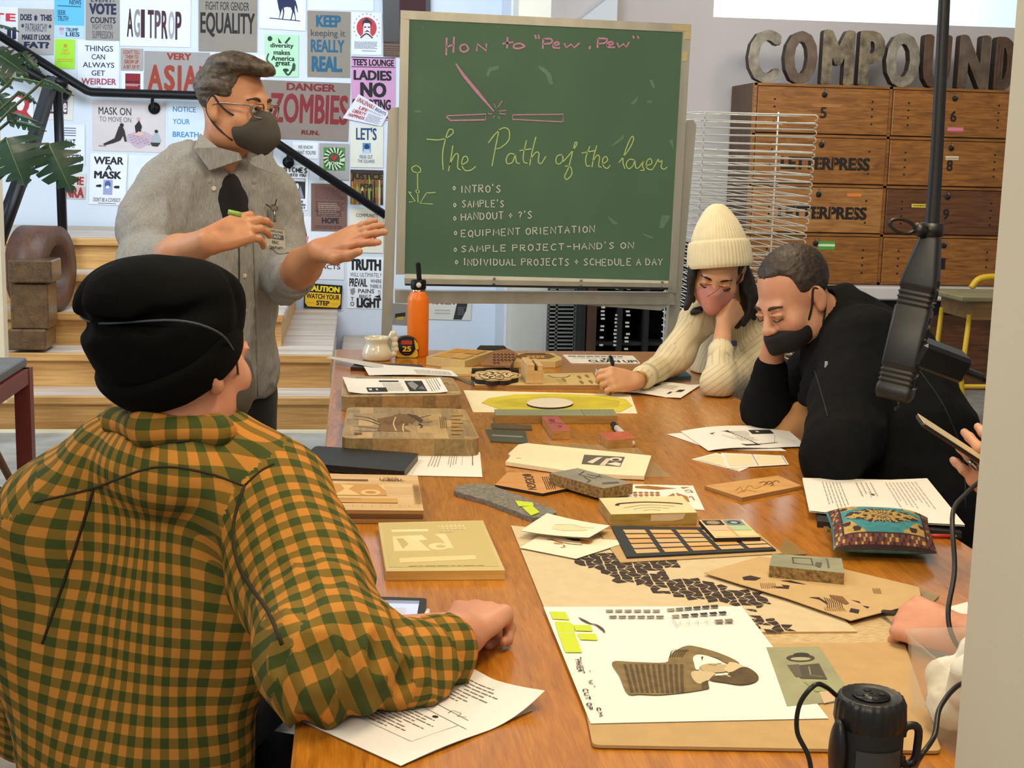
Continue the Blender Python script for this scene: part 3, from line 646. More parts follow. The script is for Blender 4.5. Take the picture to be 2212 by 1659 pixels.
poster((185, -25, 259, 86), '#a39d98', 'grey poster in navy reading EVENT VOTE COUNTS beside the cyan one', [('t', 'EVENT-', .15, .18, .85, .26, '#2a2c40', .02), ('t', 'VOTE', .1, .28, .9, .5, NV, .06), ('t', 'COUNTS', .14, .55, .88, .67, '#20243a', .03), ('t', 'FIGHT VOTER', .2, .69, .8, .79, '#55535a', .0), ('t', 'SUPPRESSION', .2, .82, .8, .97, '#55535a', .0)])
poster((259, -12, 412, 99), None, 'large white poster with tall maroon letters AGITPROP', [('t', c, .10+.098*i, .27+.005*i, .10+.098*(i+1)-.012-(.03 if c == 'I' else 0), .82+.005*i, ['#3c1220', '#8f8a94', '#3c1220', '#43182a', '#5b4450', '#43182a', '#a8a4ad', '#3c1220'][i], .03) for i, c in enumerate('AGITPROP')])
poster((429, -18, 556, 110), '#958b80', 'brown poster reading FIGHT FOR GENDER EQUALITY in tall black letters', [('t', 'FIGHT FOR GENDER', .12, .16, .86, .3, '#2a2420', .01), ('t', 'EQUALITY', .03, .34, .96, .76, '#1d1916', .03), ('t', 'EQUITY', .1, -.02, .88, .1, '#2a2420', .01)])
HORSE = [(.24, 0), (.30, .45), (.34, .62), (.33, .82), (.30, .93), (.26, .95), (.31, .95), (.35, .82), (.385, .62), (.42, .45), (.45, .62), (.43, .82), (.41, .95), (.45, .95), (.47, .8), (.49, .6), (.47, .40), (.58, .36), (.70, .38), (.75, .55), (.73, .75), (.70, .93), (.68, .96), (.73, .96), (.76, .78), (.79, .60), (.84, .78), (.85, .97), (.88, .97), (.86, .75), (.83, .5), (.84, .25), (.88, .4), (.92, .6), (.94, .6), (.92, .35), (.86, .05), (.8, 0)]
poster([(560, -40), (662, -38), (660, 67), (560, 61)], None, 'white print of a dark blue horse standing on a thin line', [('p', [(.22+u*.72*.9, .36+.44*v) for u, v in HORSE], '#1c2050'), ('l', [(.22, .77), (.88, .8)], .006, '#1c2050', 1)])
poster((666, -40, 808, 21), None, 'blank white sheet at the top above the tan KEEP poster', [])
poster((664, 23, 757, 166), '#95897b', 'tan poster in teal reading KEEP keeping it REALLY REAL', [('t', 'KEEP', .2, .06, .78, .24, TE, .06), ('t', 'keeping it', .08, .28, .88, .41, '#3d4a52', .01), ('t', 'REALLY', .08, .43, .86, .62, TE, .04), ('t', 'REAL.', .1, .68, .82, .92, TE, .06)])
poster((759, 26, 825, 118), None, 'white print of a moustached man in a red disc', [('e', .5, .36, .33, .25, '#c63a45'), ('p', [(.25, .62), (.38, .5), (.4, .28), (.5, .18), (.62, .28), (.62, .5), (.78, .62)], '#e9e2e2'), ('p', [(.36, .22), (.5, .12), (.66, .22), (.66, .34), (.6, .25), (.42, .25), (.37, .34)], '#332a30'), ('r', .42, .33, .49, .36, '#332a30'), ('r', .54, .33, .61, .36, '#332a30'), ('p', [(.42, .47), (.52, .41), (.63, .47), (.52, .45)], '#332a30'),
    ('l', [(.3, .6), (.5, .5), (.7, .6)], .01, '#45404a')]+[('r', .5+.42*math.cos(t)-.015, .36-.33*math.sin(t)-.01, .5+.42*math.cos(t)+.015, .36-.33*math.sin(t)+.01, '#a83a48') for t in np.linspace(-.6, 3.74, 15)]+[('x', .1, .68, .85, .86, 6, '#8e8c98'), ('x', .35, .89, .8, .92, 1, '#6c6a78')])
poster((573, 74, 645, 165), '#b9e5c0', 'pale green poster of plants around the words diversity makes America great', [('t', 'diversity', .15, .20, .85, .34, '#13201a', .03), ('t', 'makes', .25, .36, .75, .48, '#13201a', .03), ('t', 'America', .18, .5, .88, .62, '#13201a', .03), ('t', 'great', .3, .63, .75, .77, '#13201a', .03),
    ('e', .14, .1, .07, .06, '#1e3a2a'), ('p', [(.38, .07), (.5, .2), (.4, .2)], '#1e3a2a'), ('l', [(.6, .2), (.7, .1), (.74, .06)], .012, '#1e3a2a'), ('l', [(.55, .82), (.7, .95), (.9, .7)], .012, '#1e3a2a'), ('e', .62, .84, .09, .04, '#1e3a2a'), ('e', .86, .76, .05, .1, '#2c4a38'), ('l', [(.1, .45), (.05, .6), (.15, .7)], .01, '#2c4a38')])
poster((759, 122, 854, 258), '#d49bc2', 'pink poster reading TEES LOUNGE LADIES NO with black letters', [('r', 0, 0, 1, .015, BK), ('t', "TEE'S LOUNGE", .03, .03, .97, .14, BK, .05), ('l', [(0, .16), (1, .155)], .005, BK, 1), ('t', 'LADIES', .05, .21, .92, .37, BK, .05), ('t', 'NO', .2, .40, .8, .64, BK, .06), ('t', 'SHOOTING', .02, .67, .9, .84, BK, .05), ('t', 'ALLOWED', .1, .88, .9, .97, BK, .04)])
poster((119, 84, 162, 148), '#a6e63c', 'small neon green flyer with faint orange words', [('t', 'KEEP', .38, .33, .66, .41, '#d8a23a', .02), ('t', 'CALM', .3, .44, .72, .52, '#d8a23a', .02), ('e', .52, .22, .09, .06, '#dc8a30'), ('t', 'IT', .45, .56, .6, .61, '#d8a23a', .0), ('x', .12, .65, .9, .78, 2, '#d8a23a')])
poster((167, 87, 258, 190), '#e6eaf3', 'white poster listing THINGS CAN ALWAYS GET WEIRDER, last word red', [('t', 'THINGS', .18, .1, .85, .22, '#26283c', .01), ('t', 'CAN', .34, .28, .66, .39, '#26283c', .01), ('t', 'ALWAYS', .13, .45, .88, .56, '#26283c', .01), ('t', 'GET', .34, .62, .66, .73, '#26283c', .01), ('t', 'WEIRDER', .1, .79, .93, .92, '#a83048', .02), ('t', 'ha', .48, .95, .56, .985, '#8a8c98', 0)])
poster((261, 104, 309, 151), '#aca59f', 'small grey poster with red words DONT TELL THEM TO GROW UP', [('t', "DON'T TELL", .12, .08, .86, .26, '#a8402e', .02), ('t', 'THEM TO', .2, .3, .8, .48, '#a8402e', .03), ('t', 'GROW UP', .16, .52, .8, .7, '#a8402e', .03), ('t', 'A BIT OF IT', .12, .76, .84, .94, '#a8402e', .02)])
poster((262, 154, 310, 195), None, 'white card with a dark red square just above the handrail', [('r', .18, .1, .86, .98, '#8c1424'), ('t', 'BEFORE', .2, .5, .84, .6, '#1a0a0c', .03), ('x', .2, .64, .84, .78, 2, '#e4c8c8')])
poster((312, 110, 453, 198), '#a29d9b', 'grey poster reading VERY ASIAN in rust red above the handrail', [('t', 'VERY', .34, .03, .72, .20, '#99311f', .05)]+[('t', c, u, .33, u2, .96, '#9c3824', .045) for c, u, u2 in (('A', .05, .28), ('S', .30, .47), ('I', .51, .57), ('A', .6, .82), ('N', .84, 1.0))])
poster((456, 116, 574, 172), '#e9e4ea', 'white poster with thin letters WE behind the standing man', [('t', 'WE', .06, .06, .3, .3, '#5b5760', 0)])
poster([(560, 172), (757, 180), (752, 306), (556, 298)], '#8d7f74', 'large brown poster warning DANGER ZOMBIES RUN in dark red', [('t', 'DANGER', .30, .03, .84, .16, '#7a1c22', .05), ('t', 'ZOMBIES', .13, .21, .985, .72, '#821c24', .035), ('t', 'RUN.', .48, .83, .68, .91, '#701c20', .05)])
poster([(772, 205), (839, 245), (823, 271), (740, 255)][:0] or [(775, 203), (840, 243), (824, 273), (740, 255)], '#e6e4ea', 'tilted white flyer on UNALIENABLE RIGHTS over the pink poster', [('t', 'UNALIENABLE', .05, .08, .58, .26, '#a83032', .03), ('t', 'RIGHTS', .62, .1, .95, .28, '#2c4a86', .03), ('x', .3, .34, .9, .44, 2, '#9a98a8'), ('t', 'LIFE', .22, .36, .46, .5, '#b03034', .03), ('t', 'LIBERTY', .12, .55, .48, .69, '#b03034', .03), ('t', 'HAPPINESS', .08, .74, .5, .88, '#b03034', .03), ('x', .53, .5, .92, .92, 6, '#9a9cb4')], dy=.016)
poster((757, 271, 828, 361), '#e5e2d2', 'cream poster reading LETS in tall blue letters with a small blue picture', [('t', "LET'S", .17, .04, .8, .34, '#1f4674', .03), ('r', .37, .41, .62, .66, '#5f8fc0'), ('e', .5, .5, .08, .07, '#1c3a66'), ('p', [(.37, .66), (.42, .56), (.58, .56), (.62, .66)], '#b9cce0'), ('t', 'FREAK OUT', .28, .7, .68, .79, '#4a6a90', .01), ('t', 'THE SQUARES', .22, .81, .74, .9, '#4a6a90', .01)])
poster((690, 309, 754, 388), '#aaa5a3', 'grey poster with a green block print around a red heart', [('r', .14, .11, .87, .74, '#4f8a3c'), ('e', .5, .42, .28, .22, '#2f5a28')]+[('l', [(.5+.2*math.cos(t), .42-.17*math.sin(t)), (.5+.36*math.cos(t+.1), .42-.31*math.sin(t+.1))], .02, ['#c4dcae', '#20381c'][i % 2], 1) for i, t in enumerate(np.linspace(0, 6.28, 34)[:-1])]+[('t', 'JOIN', .3, .5, .72, .6, '#d8e6c8', .03), ('p', [(.5, .5), (.38, .37), (.43, .31), (.5, .36), (.57, .31), (.62, .37)], '#b02a2c')])
poster((632, 307, 687, 342), '#eceef2', 'white poster WE KNOW WHAT YOURE partly under the sloping rail', [('t', 'WE KNOW', .22, .18, .8, .4, BK, .01), ('t', 'WHAT YOU\'RE', .1, .5, .92, .74, BK, .01)])
poster([(600, 355), (667, 358), (664, 455), (612, 450)], '#eef0f2', 'hand lettered WITCHES print with a dark woodcut picture', [('k', 'WITCHES', .08, .06, .95, .16, .012, '#55565e'), ('k', 'WE NEED YOU', .12, .19, .9, .25, .007, '#55565e'), ('r', .22, .29, .9, .74, '#26262c'), ('r', .24, .3, .88, .36, '#c4c6cc'), ('e', .55, .48, .12, .1, '#dcdde2'), ('p', [(.3, .7), (.4, .5), (.5, .7)], '#b8bac2'), ('p', [(.58, .73), (.72, .45), (.86, .73)], '#8e9098'), ('l', [(.3, .4), (.5, .44), (.6, .38), (.8, .42)], .012, BK), ('k', 'YOU ARE', .35, .79, .82, .83, .006, '#55565e'), ('k', 'A TOUGH', .35, .86, .9, .9, .006, '#55565e'), ('k', 'AUGUST', .4, .93, .9, .97, .006, '#55565e')])
JC = []
for i in range(13):
    x = .03+.075*i; hgt = random.uniform(.1, .5); JC += [('p', [(x, 1), (x+.01, hgt+.1), (x+.025, hgt), (x+.045, hgt+.1), (x+.06, 1)], random.choice(['#c9b28a', '#7a3a1c', '#1c1614', '#b98a3c', '#e4dccb', '#98a04a', '#a8542c']))]
poster((757, 366, 828, 441), '#7a5a2c', 'brown and olive JUSTICE FOR ALL print of raised candles or brushes', [('r', 0, .5, 1, .8, '#8a8a3a'), ('r', 0, 0, 1, .12, '#3a2a1a')]+JC+[('t', 'JUSTICE', .02, .1, .98, .33, '#191210', .05), ('t', 'FOR', .3, .4, .7, .54, '#191210', .05), ('t', 'ALL', .26, .6, .75, .97, '#14100f', .05)])
poster((672, 396, 750, 498), '#7d5e50', 'brown overprinted poster with the black word HOPE', [('x', .1, .06, .92, .34, 7, '#6a3a44'), ('x', .12, .36, .94, .6, 8, '#5c2a38'), ('x', .2, .4, .8, .7, 7, '#a8927c'), ('x', .15, .55, .85, .7, 4, '#4c2030'), ('t', 'HOPE', .3, .72, .78, .84, '#221a28', .05), ('x', .1, .88, .9, .96, 2, '#5c2a38')])
poster((755, 451, 828, 545), '#ece4d0', 'cream poster with COMMUNITY and MORE in dark red', [('t', 'COMMUNITY', .2, .1, .85, .18, '#5a4038', .01), ('t', 'IS', .74, .22, .79, .33, '#5a4038', .01), ('t', 'BEING', .4, .36, .8, .48, '#8c2a26', .03), ('t', 'MORE', .25, .55, .8, .76, '#b03a34', .03), ('x', .5, .82, .8, .86, 1, '#8a7468')])
poster((750, 553, 829, 666), '#eef1f6', 'white woodtype poster reading TRUTH WILL ULTIMATELY PREVAIL, bottom right of the wall', [('t', 'TRUTH', .06, .05, .93, .27, BK, .07), ('t', 'WILL ULTIMATELY', .08, .31, .95, .39, '#55555c', 0), ('t', 'PREVAIL', .06, .42, .55, .58, BK, .04), ('t', 'WHERE', .64, .43, .94, .5, '#3c3c44', .01), ('t', 'THERE IS', .62, .53, .94, .6, '#3c3c44', .01), ('t', 'PAINS', .3, .62, .74, .7, BK, .01), ('t', 'TO', .84, .64, .92, .73, '#3c3c44', 0), ('t', 'BRING IT', .33, .73, .66, .8, '#3c3c44', .01),
    ('p', [(.08, .63), (.2, .6), (.22, .68), (.16, .74), (.1, .72)], '#8e8e98'), ('p', [(.74, .76), (.9, .73), (.92, .79), (.84, .78)], BK), ('t', 'T', .1, .78, .18, .85, BK, .01), ('t', 'O', .09, .87, .19, .95, BK, .01), ('t', 'LIGHT', .26, .79, .93, .98, BK, .07)])
poster((672, 500, 744, 603), '#e8eaf0', 'white poster about ALTERNATIVE FACTS half hidden by the man\'s forearm', [('t', 'BECAUSE', .3, .24, .85, .33, '#5a4450', .01), ('t', 'THERE IS TO THE', .22, .42, .88, .51, '#5a4450', .01), ('t', 'ALTERNATIVE', .2, .55, .86, .64, '#5a4450', .01), ('t', 'FACTS', .2, .68, .88, .78, '#5a3440', .02)])
poster([(640, 466), (672, 468), (672, 575), (640, 572)], '#eceef3', 'white print with a black and pink shape beside the man\'s sleeve', [('p', [(.3, .1), (.6, .2), (.75, .42), (.4, .3), (.3, .35)], BK), ('p', [(.45, .42), (.85, .4), (.7, .62), (.5, .62)], '#dd8f9a')])
poster([(564, 313), (589, 315), (589, 385), (564, 380)], '#a89d98', 'narrow tan poster with a red mark behind the standing man', [('t', '?', .2, .22, .7, .5, '#b0303c', .05)])
o = poster([(658, 611), (740, 617), (737, 668), (656, 664)], '#14120e', 'yellow and black metal sign reading CAUTION WATCH YOUR STEP', [('p', [(.03, .36), (.97, .36), (.97, .8), (.9, .95), (.1, .95), (.03, .8)], '#eeb91c'), ('t', 'CAUTION', .06, .07, .93, .31, '#f2d21e', .06), ('t', 'WATCH YOUR', .06, .41, .94, .62, '#1a1510', .04), ('t', 'STEP', .33, .68, .68, .88, '#1a1510', .05), ('r', .08, .78, .28, .79, '#a8841c'), ('r', .74, .78, .92, .79, '#a8841c')], dy=.03, name='caution_sign')
PP = '#c3aebd'
poster([(200, 217), (357, 224), (356, 330), (201, 325)], '#d9cfd0', 'pinkish poster MASK ON TO MOVE ON with people around a blanket', [('t', 'MASK ON', .08, .12, .53, .27, '#2c262a', .01), ('t', 'TO MOVE ON', .09, .31, .53, .41, '#6b6066', 0), ('p', [(.42, .72), (.55, .61), (.72, .58), (.92, .72), (.66, .98-.05), (.58, .95-.05)], PP)]+[('e', .5+.06*i+.02*j, .66+.05*j+.02*i, .02, .012, '#a590a4') for i in range(5) for j in range(4) if .6 < .66+.05*j+.02*i < .85]+
    [('p', [(.14, .86), (.3, .74), (.36, .5), (.4, .46), (.44, .58), (.47, .8), (.44, .8), (.42, .68), (.38, .78), (.28, .84), (.16, .89)], '#2e2226'), ('e', .40, .47, .028, .04, '#201a1c'), ('p', [(.58, .48), (.64, .36), (.68, .48), (.65, .66), (.6, .66)], '#221a1c'), ('e', .63, .33, .022, .035, '#d8a898'), ('p', [(.56, .66), (.64, .58), (.72, .64), (.66, .68)], '#e0b8ac'), ('p', [(.82, .76), (.86, .6), (.9, .6), (.95, .76), (.88, .84)], '#a8b4bc'), ('e', .88, .57, .024, .035, '#252022'), ('p', [(.8, .8), (.94, .8), (.9, .88), (.82, .87)], '#352a2c'), ('x', .08, .88, .2, .92, 1, '#8a8088')])
poster([(363, 214), (470, 218), (470, 332), (362, 330)], '#d5e2ee', 'pale blue poster with NOTICE YOUR BREATH beside the man\'s collar', [('t', 'NOTICE', .1, .13, .56, .23, '#3c7aa8', .01), ('t', 'YOUR', .1, .36, .44, .46, '#3c86c0', .01), ('t', 'BREATH', .1, .6, .62, .7, '#3c86c8', .02)])
poster([(195, 331), (276, 333), (270, 444), (192, 441)], '#eceff5', 'white poster WEAR A MASK with two pointing hands', [('t', 'WEAR', .1, .06, .9, .21, BK, .04), ('t', 'A', .42, .22, .6, .33, BK, .04), ('t', 'MASK', .12, .34, .86, .49, BK, .05), ('r', .38, .51, .63, .8, '#9aa4cc'), ('e', .5, .6, .08, .07, '#4a5a90'), ('e', .5, .65, .05, .03, '#e8eaf2'), ('p', [(.18, .62), (.3, .6), (.34, .63), (.3, .66), (.18, .65)], BK), ('p', [(.82, .62), (.7, .62), (.66, .65), (.7, .67), (.82, .67)], BK), ('t', "DON'T BE A COVIDIOT.", .12, .86, .88, .94, '#44444c', 0), ('l', [(.25, .97), (.75, .97)], .003, BK, 1)])
poster([(278, 334), (345, 336), (343, 425), (276, 422)], '#e4ebf4', 'blank pale sheet beside the WEAR A MASK poster', [])
poster([(120, 268), (183, 270), (183, 357), (120, 355)], '#e9edf4', 'white poster with stripes and a question, behind the railing post', [('r', .3, .08, .7, .1, '#4a5064'), ('r', .2, .14, .7, .16, '#4a5064'), ('r', .2, .2, .7, .22, '#4a5064'), ('r', .2, .26, .7, .28, '#4a5064'), ('t', 'WHAT', .2, .36, .68, .58, '#23242e', .02), ('t', 'KIND OF', .3, .62, .8, .72, '#44464e', 0), ('t', 'TEST?', .3, .74, .88, .94, '#23242e', .02)])
poster([(82, 163), (160, 167), (157, 260), (82, 257)], '#e6e2d6', 'cream print with a purple square behind the railing posts', [('r', .14, .03, .84, .86, '#57224e'), ('r', .62, .0, .84, .05, '#7a2a34'), ('t', 'que', .5, .18, .82, .32, '#f0ecf2', .03), ('t', 'e-muse', .16, .6, .82, .82, '#f0ecf2', .04)])
poster([(125, 372), (187, 376), (184, 431), (125, 428)], '#d9d3d2', 'poster ending in red NRA below the monstera leaf', [('t', 'THE', .3, .12, .92, .45, '#9c3030', .05), ('r', 0, .5, 1, .98, '#c9b4b0'), ('t', 'NRA', .25, .54, .95, .95, '#98282a', .06)])
poster([(828, 91), (866, 93), (864, 124), (828, 122)], '#6d5346', 'brown brick textured print above the pink poster', [('x', .05, .1, .95, .9, 8, '#8a705e'), ('x', .0, .2, .95, .95, 5, '#4c382e')])
pf = M(); c = [ony(*p, YB-.03) for p in ((826, -30), (930, -26), (930, 92), (828, 90))]; pf.prism(c, [p+V3(0, .03, 0) for p in c], mat('dark_brown_frame', '#231c1a', .4))
draw(pf, Q(c), [('r', .35, .2, .9, .7, '#3a1418')]); tag(pf.build('dark_framed_picture', origin='b'), 'dark brown framed picture cut by the top edge beside the chalkboard', 'picture')
poster([(905, 638), (1020, 640), (1017, 692), (905, 689)], '#d9d5c8', 'cream flyer with a telephone picture seen under the chalkboard', [('t', 'KAREN', .26, .18, .68, .36, '#8c3a30', .05), ('p', [(.66, .98), (.72, .3), (.92, .3), (.9, .6), (.82, .98)], '#2a2828'), ('x', .74, .45, .88, .8, 5, '#77726c'), ('x', .3, .55, .6, .8, 2, '#b0b0a4')])
poster([(846, 655), (884, 657), (882, 702), (846, 700)], '#8d8579', 'tan flyer with black and yellow marks left of the orange bottle', [('p', [(.2, .5), (.8, .4), (.8, .6), (.2, .7)], '#1a1814'), ('p', [(.3, .65), (.7, .6), (.7, .75), (.3, .8)], '#b89a34')])

# ---------------- chalkboard on its stand ----------------
YK = 5.6
cb = empty('chalkboard', (.76, YK, 0), 'green chalkboard on a grey metal stand with laser lesson notes', 'chalkboard')
GREEN = mat('green_slate', '#54755c', .75, var=.18, vs=2.5, col2='#4a6a53', bump=.02)
def K(x, y, dy=0): return ony(820+x*.42204, y*.42204, YK+dy)
def bar(m, a, b, c, d, mt, dep=.03, dy=0):
    t = [K(*a, dy), K(*b, dy), K(*c, dy), K(*d, dy)]; m.prism(t, [p+V3(0, dep, 0) for p in t], mt)
m = M(); bar(m, (150, 95), (1555, 165), (1478, 1440), (128, 1405), GREEN, .012, .004)
# smudges of rubbed chalk
q = Q([K(150, 95, .0035), K(1555, 165, .0035), K(1478, 1440, .0035), K(128, 1405, .0035)])
SM = mat('chalk_smudge', '#6c8b74', .9, var=.1, vs=40)
for px in ([(545, 385), (560, 345), (610, 335), (608, 355), (570, 365), (558, 392)], [(812, 335), (840, 345), (875, 375), (890, 430), (870, 432), (850, 380), (815, 350)], [(1285, 530), (1325, 490), (1315, 520), (1300, 535)], [(1165, 1105), (1220, 1140), (1215, 1152), (1190, 1145)], [(1430, 1165), (1445, 1100), (1490, 1105), (1470, 1140), (1450, 1170)], [(1180, 750), (1250, 690), (1248, 712), (1200, 745)], [(1340, 1190), (1400, 1212), (1396, 1222), (1360, 1210)], [(1380, 410), (1395, 405), (1410, 445), (1400, 452)], [(180, 562), (212, 566), (212, 576), (180, 574)], [(1368, 516), (1395, 514), (1394, 528), (1370, 526)], [(600, 137), (612, 134), (608, 142)], [(215, 138), (228, 136), (226, 146)], [(1480, 720), (1500, 710), (1505, 770), (1495, 745)]):
    m.poly([K(x, y, .0032) for x, y in px], SM)
m.build('board_panel', cb)
m = M()
bar(m, (108, 52), (1595, 125), (1595, 167), (108, 97), ALU); bar(m, (108, 97), (152, 97), (128, 1405), (84, 1405), ALU); bar(m, (1552, 165), (1594, 167), (1518, 1500), (1478, 1500), ALU); m.build('board_frame', cb)
m = M(); bar(m, (1500, 124), (1597, 128), (1592, 160), (1500, 156), mat('masking_tape', '#cdbb8e', .7), .002, -.003); bar(m, (1562, 160), (1594, 160), (1590, 202), (1560, 200), mat('masking_tape', '#cdbb8e'), .002, -.003); bar(m, (1550, 268), (1578, 262), (1574, 312), (1548, 314), mat('masking_tape', '#cdbb8e'), .002, -.003); m.build('tape_piece', cb)
m = M(); bar(m, (130, 1402), (1478, 1438), (1478, 1456), (130, 1430), mat('tray_white', '#d8d4c6', .5), .012, -.012); bar(m, (130, 1430), (1490, 1456), (1490, 1472), (130, 1452), ALU, .07, -.07); bar(m, (130, 1452), (1478, 1472), (1476, 1484), (130, 1462), flat('#5f5d55'), .05, -.04)
for x, y in ((586, 1427), (1031, 1438), (1446, 1446), (584, 1457), (1030, 1467), (1443, 1475)): m.lathe([(0, 0), (.006, 0), (.006, .003), (0, .003)], K(x, y, -.072 if y > 1450 else -.013), flat('#77756c') if y < 1450 else flat('#3a3834'), 10, axis=(0, -1, 0))
m.build('chalk_tray', cb)
m = M(); bar(m, (80, 1488), (1500, 1498), (1518, 1530), (1440, 1590), ALU, .05, .0); bar(m, (80, 1485), (1500, 1520), (1515, 1560), (80, 1552), ALU, .06, -.01); m.build('lower_beam', cb)
# the two stand posts with rounded tops, and feet on castors
for sx, px in ((-1, [(45, 570), (60, 552), (100, 548), (100, 600)]), (1, [(1566, 640), (1575, 615), (1605, 612), (1622, 640)])):
    m = M(); top = [K(*p, .035) for p in px]; xs = [p[0] for p in top]; x0, x1 = min(xs), max(xs); sl = -.036 if sx < 0 else -.075
    t = top+[V3(x1+sl, YK+.035, .06), V3(x0+sl, YK+.035, .06)]
    m.prism(t, [p+V3(0, .045, 0) for p in t], ALU); m.build('stand_post', cb)
    m = M(); xm = (x0+x1)/2+sl; m.box((xm, YK+.06, .05), (.06, .6, .05), ALU, bev=.008); m.build('foot', cb)
    for dy in (-.2, .3): M().lathe([(0, -.012), (.028, -.012), (.028, .012), (0, .012)], (xm, YK+.06+dy, .028), flat('#1a1a1a'), 16, axis=(1, 0, 0)).build('castor', cb)
M().box((.1+.62, YK+.06, .2), (1.16, .04, .05), ALU).build('crossbar', cb)
# --- the chalk writing ---
PINK, YG_, WH = mat('pink_chalk', '#c58fab', .9, var=.15, vs=60), mat('yellow_green_chalk', '#b9d488', .9, var=.12, vs=60), mat('white_chalk', '#dcded2', .9, var=.1, vs=60)
MMX = .42204*5.6/2950*1.02
def chalk(m, st, w, mt, sm=True): m.ribbon([K(x, y, .0015) for x, y in st], np.array(w)*MMX, (0, -1, 0), mt, sm=sm)
T9 = [9, 9]; PW_ = [[] for _ in range(7)]
for st in ([(343, 193), (341, 283)], [(381, 188), (377, 270)], [(343, 240), (378, 229)], [(440, 226), (415, 235), (415, 258), (436, 266), (455, 250), (442, 228)], [(497, 262), (500, 225), (546, 260), (546, 222)], [(655, 190), (652, 248)], [(628, 224), (685, 216)], [(720, 222), (690, 228), (688, 244), (715, 248), (741, 236), (720, 222)],
    [(795, 178), (802, 200)], [(813, 178), (817, 200)], [(838, 198), (835, 250)], [(838, 198), (878, 200), (878, 220), (838, 226)], [(890, 234), (918, 226), (910, 215), (893, 224), (890, 243), (925, 246)], [(945, 222), (955, 244), (980, 226), (996, 244), (1024, 220)], [(1078, 235), (1074, 252)], [(1118, 195), (1115, 245)], [(1118, 196), (1164, 200), (1152, 220), (1118, 224)], [(1165, 232), (1195, 225), (1186, 213), (1168, 222), (1170, 240), (1205, 243)], [(1215, 218), (1225, 242), (1248, 225), (1262, 241), (1278, 215)], [(1297, 183), (1302, 197)], [(1321, 183), (1325, 199)]):
    PW_[0 if st[0][0] < 600 else 1 if st[0][0] < 760 else 4 if st[0][0] < 820 else 6 if 1060 < st[0][0] < 1100 else 2 if st[0][0] < 1100 else 3 if st[0][0] < 1290 else 5].append(st)
for w_ in PW_:
    m = M()
    for st in w_: chalk(m, st, T9, PINK, len(st) > 3 and st[0][0] not in (497, 945, 1215))
    m.build('chalk_word', cb)['label'] = 'pink chalk word'
m = M(); chalk(m, [(390, 325), (430, 385), (500, 470), (585, 570)], [7, 15, 17, 6], PINK); 
for st, w in (([(338, 593), (545, 584), (541, 615)], 6), ([(338, 593), (362, 617), (541, 613)], 8), ([(680, 588), (940, 585), (938, 625)], 6), ([(680, 588), (680, 611), (938, 624)], 6), ([(606, 548), (628, 515)], 4), ([(612, 569), (648, 565)], 5), ([(613, 580), (646, 586)], 5), ([(555, 582), (576, 583)], 5), ([(590, 594), (580, 604)], 4), ([(604, 594), (616, 608)], 4), ([(598, 556), (584, 530)], 3)): chalk(m, st, [w, w], PINK, False)
m.build('laser_drawing', cb)
m = M()
for st in ([(240, 712), (300, 716), (345, 705), (376, 680), (370, 662), (352, 668), (335, 720), (322, 790), (325, 870)], [(375, 745), (362, 830), (352, 876)], [(355, 850), (385, 792), (402, 792), (400, 830), (400, 860), (415, 870)], [(418, 846), (450, 826), (446, 802), (428, 806), (420, 842), (438, 872), (468, 870), (492, 852)], [(612, 660), (592, 760), (575, 850)], [(556, 732), (588, 690), (630, 655), (662, 667), (660, 718), (622, 754), (598, 762)],
    [(690, 790), (665, 787), (648, 815), (655, 838), (680, 830), (694, 795), (700, 830), (718, 838)], [(752, 718), (736, 790), (738, 828), (757, 836)], [(716, 771), (776, 762)], [(800, 700), (780, 780), (768, 846)], [(774, 812), (800, 780), (816, 786), (812, 824), (826, 838), (851, 800)], [(932, 790), (908, 800), (903, 830), (920, 840), (938, 820), (936, 795)], [(940, 828), (985, 775), (1010, 737), (1001, 730), (985, 790), (966, 860), (947, 903), (960, 918), (984, 890), (976, 854), (948, 850)],
    [(1076, 748), (1055, 810), (1060, 848), (1078, 848)], [(1034, 784), (1100, 771)], [(1112, 745), (1096, 800), (1087, 856)], [(1092, 825), (1113, 795), (1126, 805), (1121, 848), (1136, 856)], [(1138, 842), (1166, 822), (1158, 801), (1142, 816), (1146, 850), (1166, 862), (1180, 845)], [(1225, 832), (1278, 762), (1300, 712), (1290, 700), (1266, 750), (1245, 820), (1256, 864)], [(1302, 818), (1278, 816), (1262, 840), (1275, 864), (1298, 846), (1306, 820), (1311, 858), (1326, 860)], [(1326, 860), (1352, 824), (1345, 848), (1354, 870), (1334, 872)], [(1364, 850), (1393, 836), (1386, 812), (1368, 826), (1368, 860), (1394, 868), (1412, 842)], [(1412, 842), (1426, 815), (1431, 830), (1446, 822), (1441, 855), (1456, 867), (1472, 855)]):
    chalk(m, st, [5.5, 5.5], YG_)
m.build('script_heading', cb); m = M()
for st in ([(188, 846), (166, 858), (172, 878), (205, 882), (209, 862), (188, 846)], [(194, 880), (195, 975)], [(184, 978), (194, 990), (203, 980), (193, 972), (184, 978)], [(195, 988), (197, 1036)], [(145, 982), (163, 986)], [(150, 984), (182, 1030), (150, 1035)], [(236, 988), (286, 985)], [(240, 988), (206, 1040), (273, 1045)]): chalk(m, st, [5, 5], YG_, len(st) > 4)
m.build('symbol_drawing', cb)
LN = [("INTRO'S", 418, 948, 985, 620, 0), ("SAMPLE'S", 422, 1026, 1060, 637, 0), ("HANDOUT + ?'S", 418, 1090, 1126, 780, -8), ('EQUIPMENT ORIENTATION', 418, 1178, 1212, 1100, -24), ("SAMPLE PROJECT-HAND'S ON", 418, 1258, 1290, 1300, -18), ('INDIVIDUAL PROJECTS + SCHEDULE A DAY', 432, 1324, 1358, 1448, 0)]
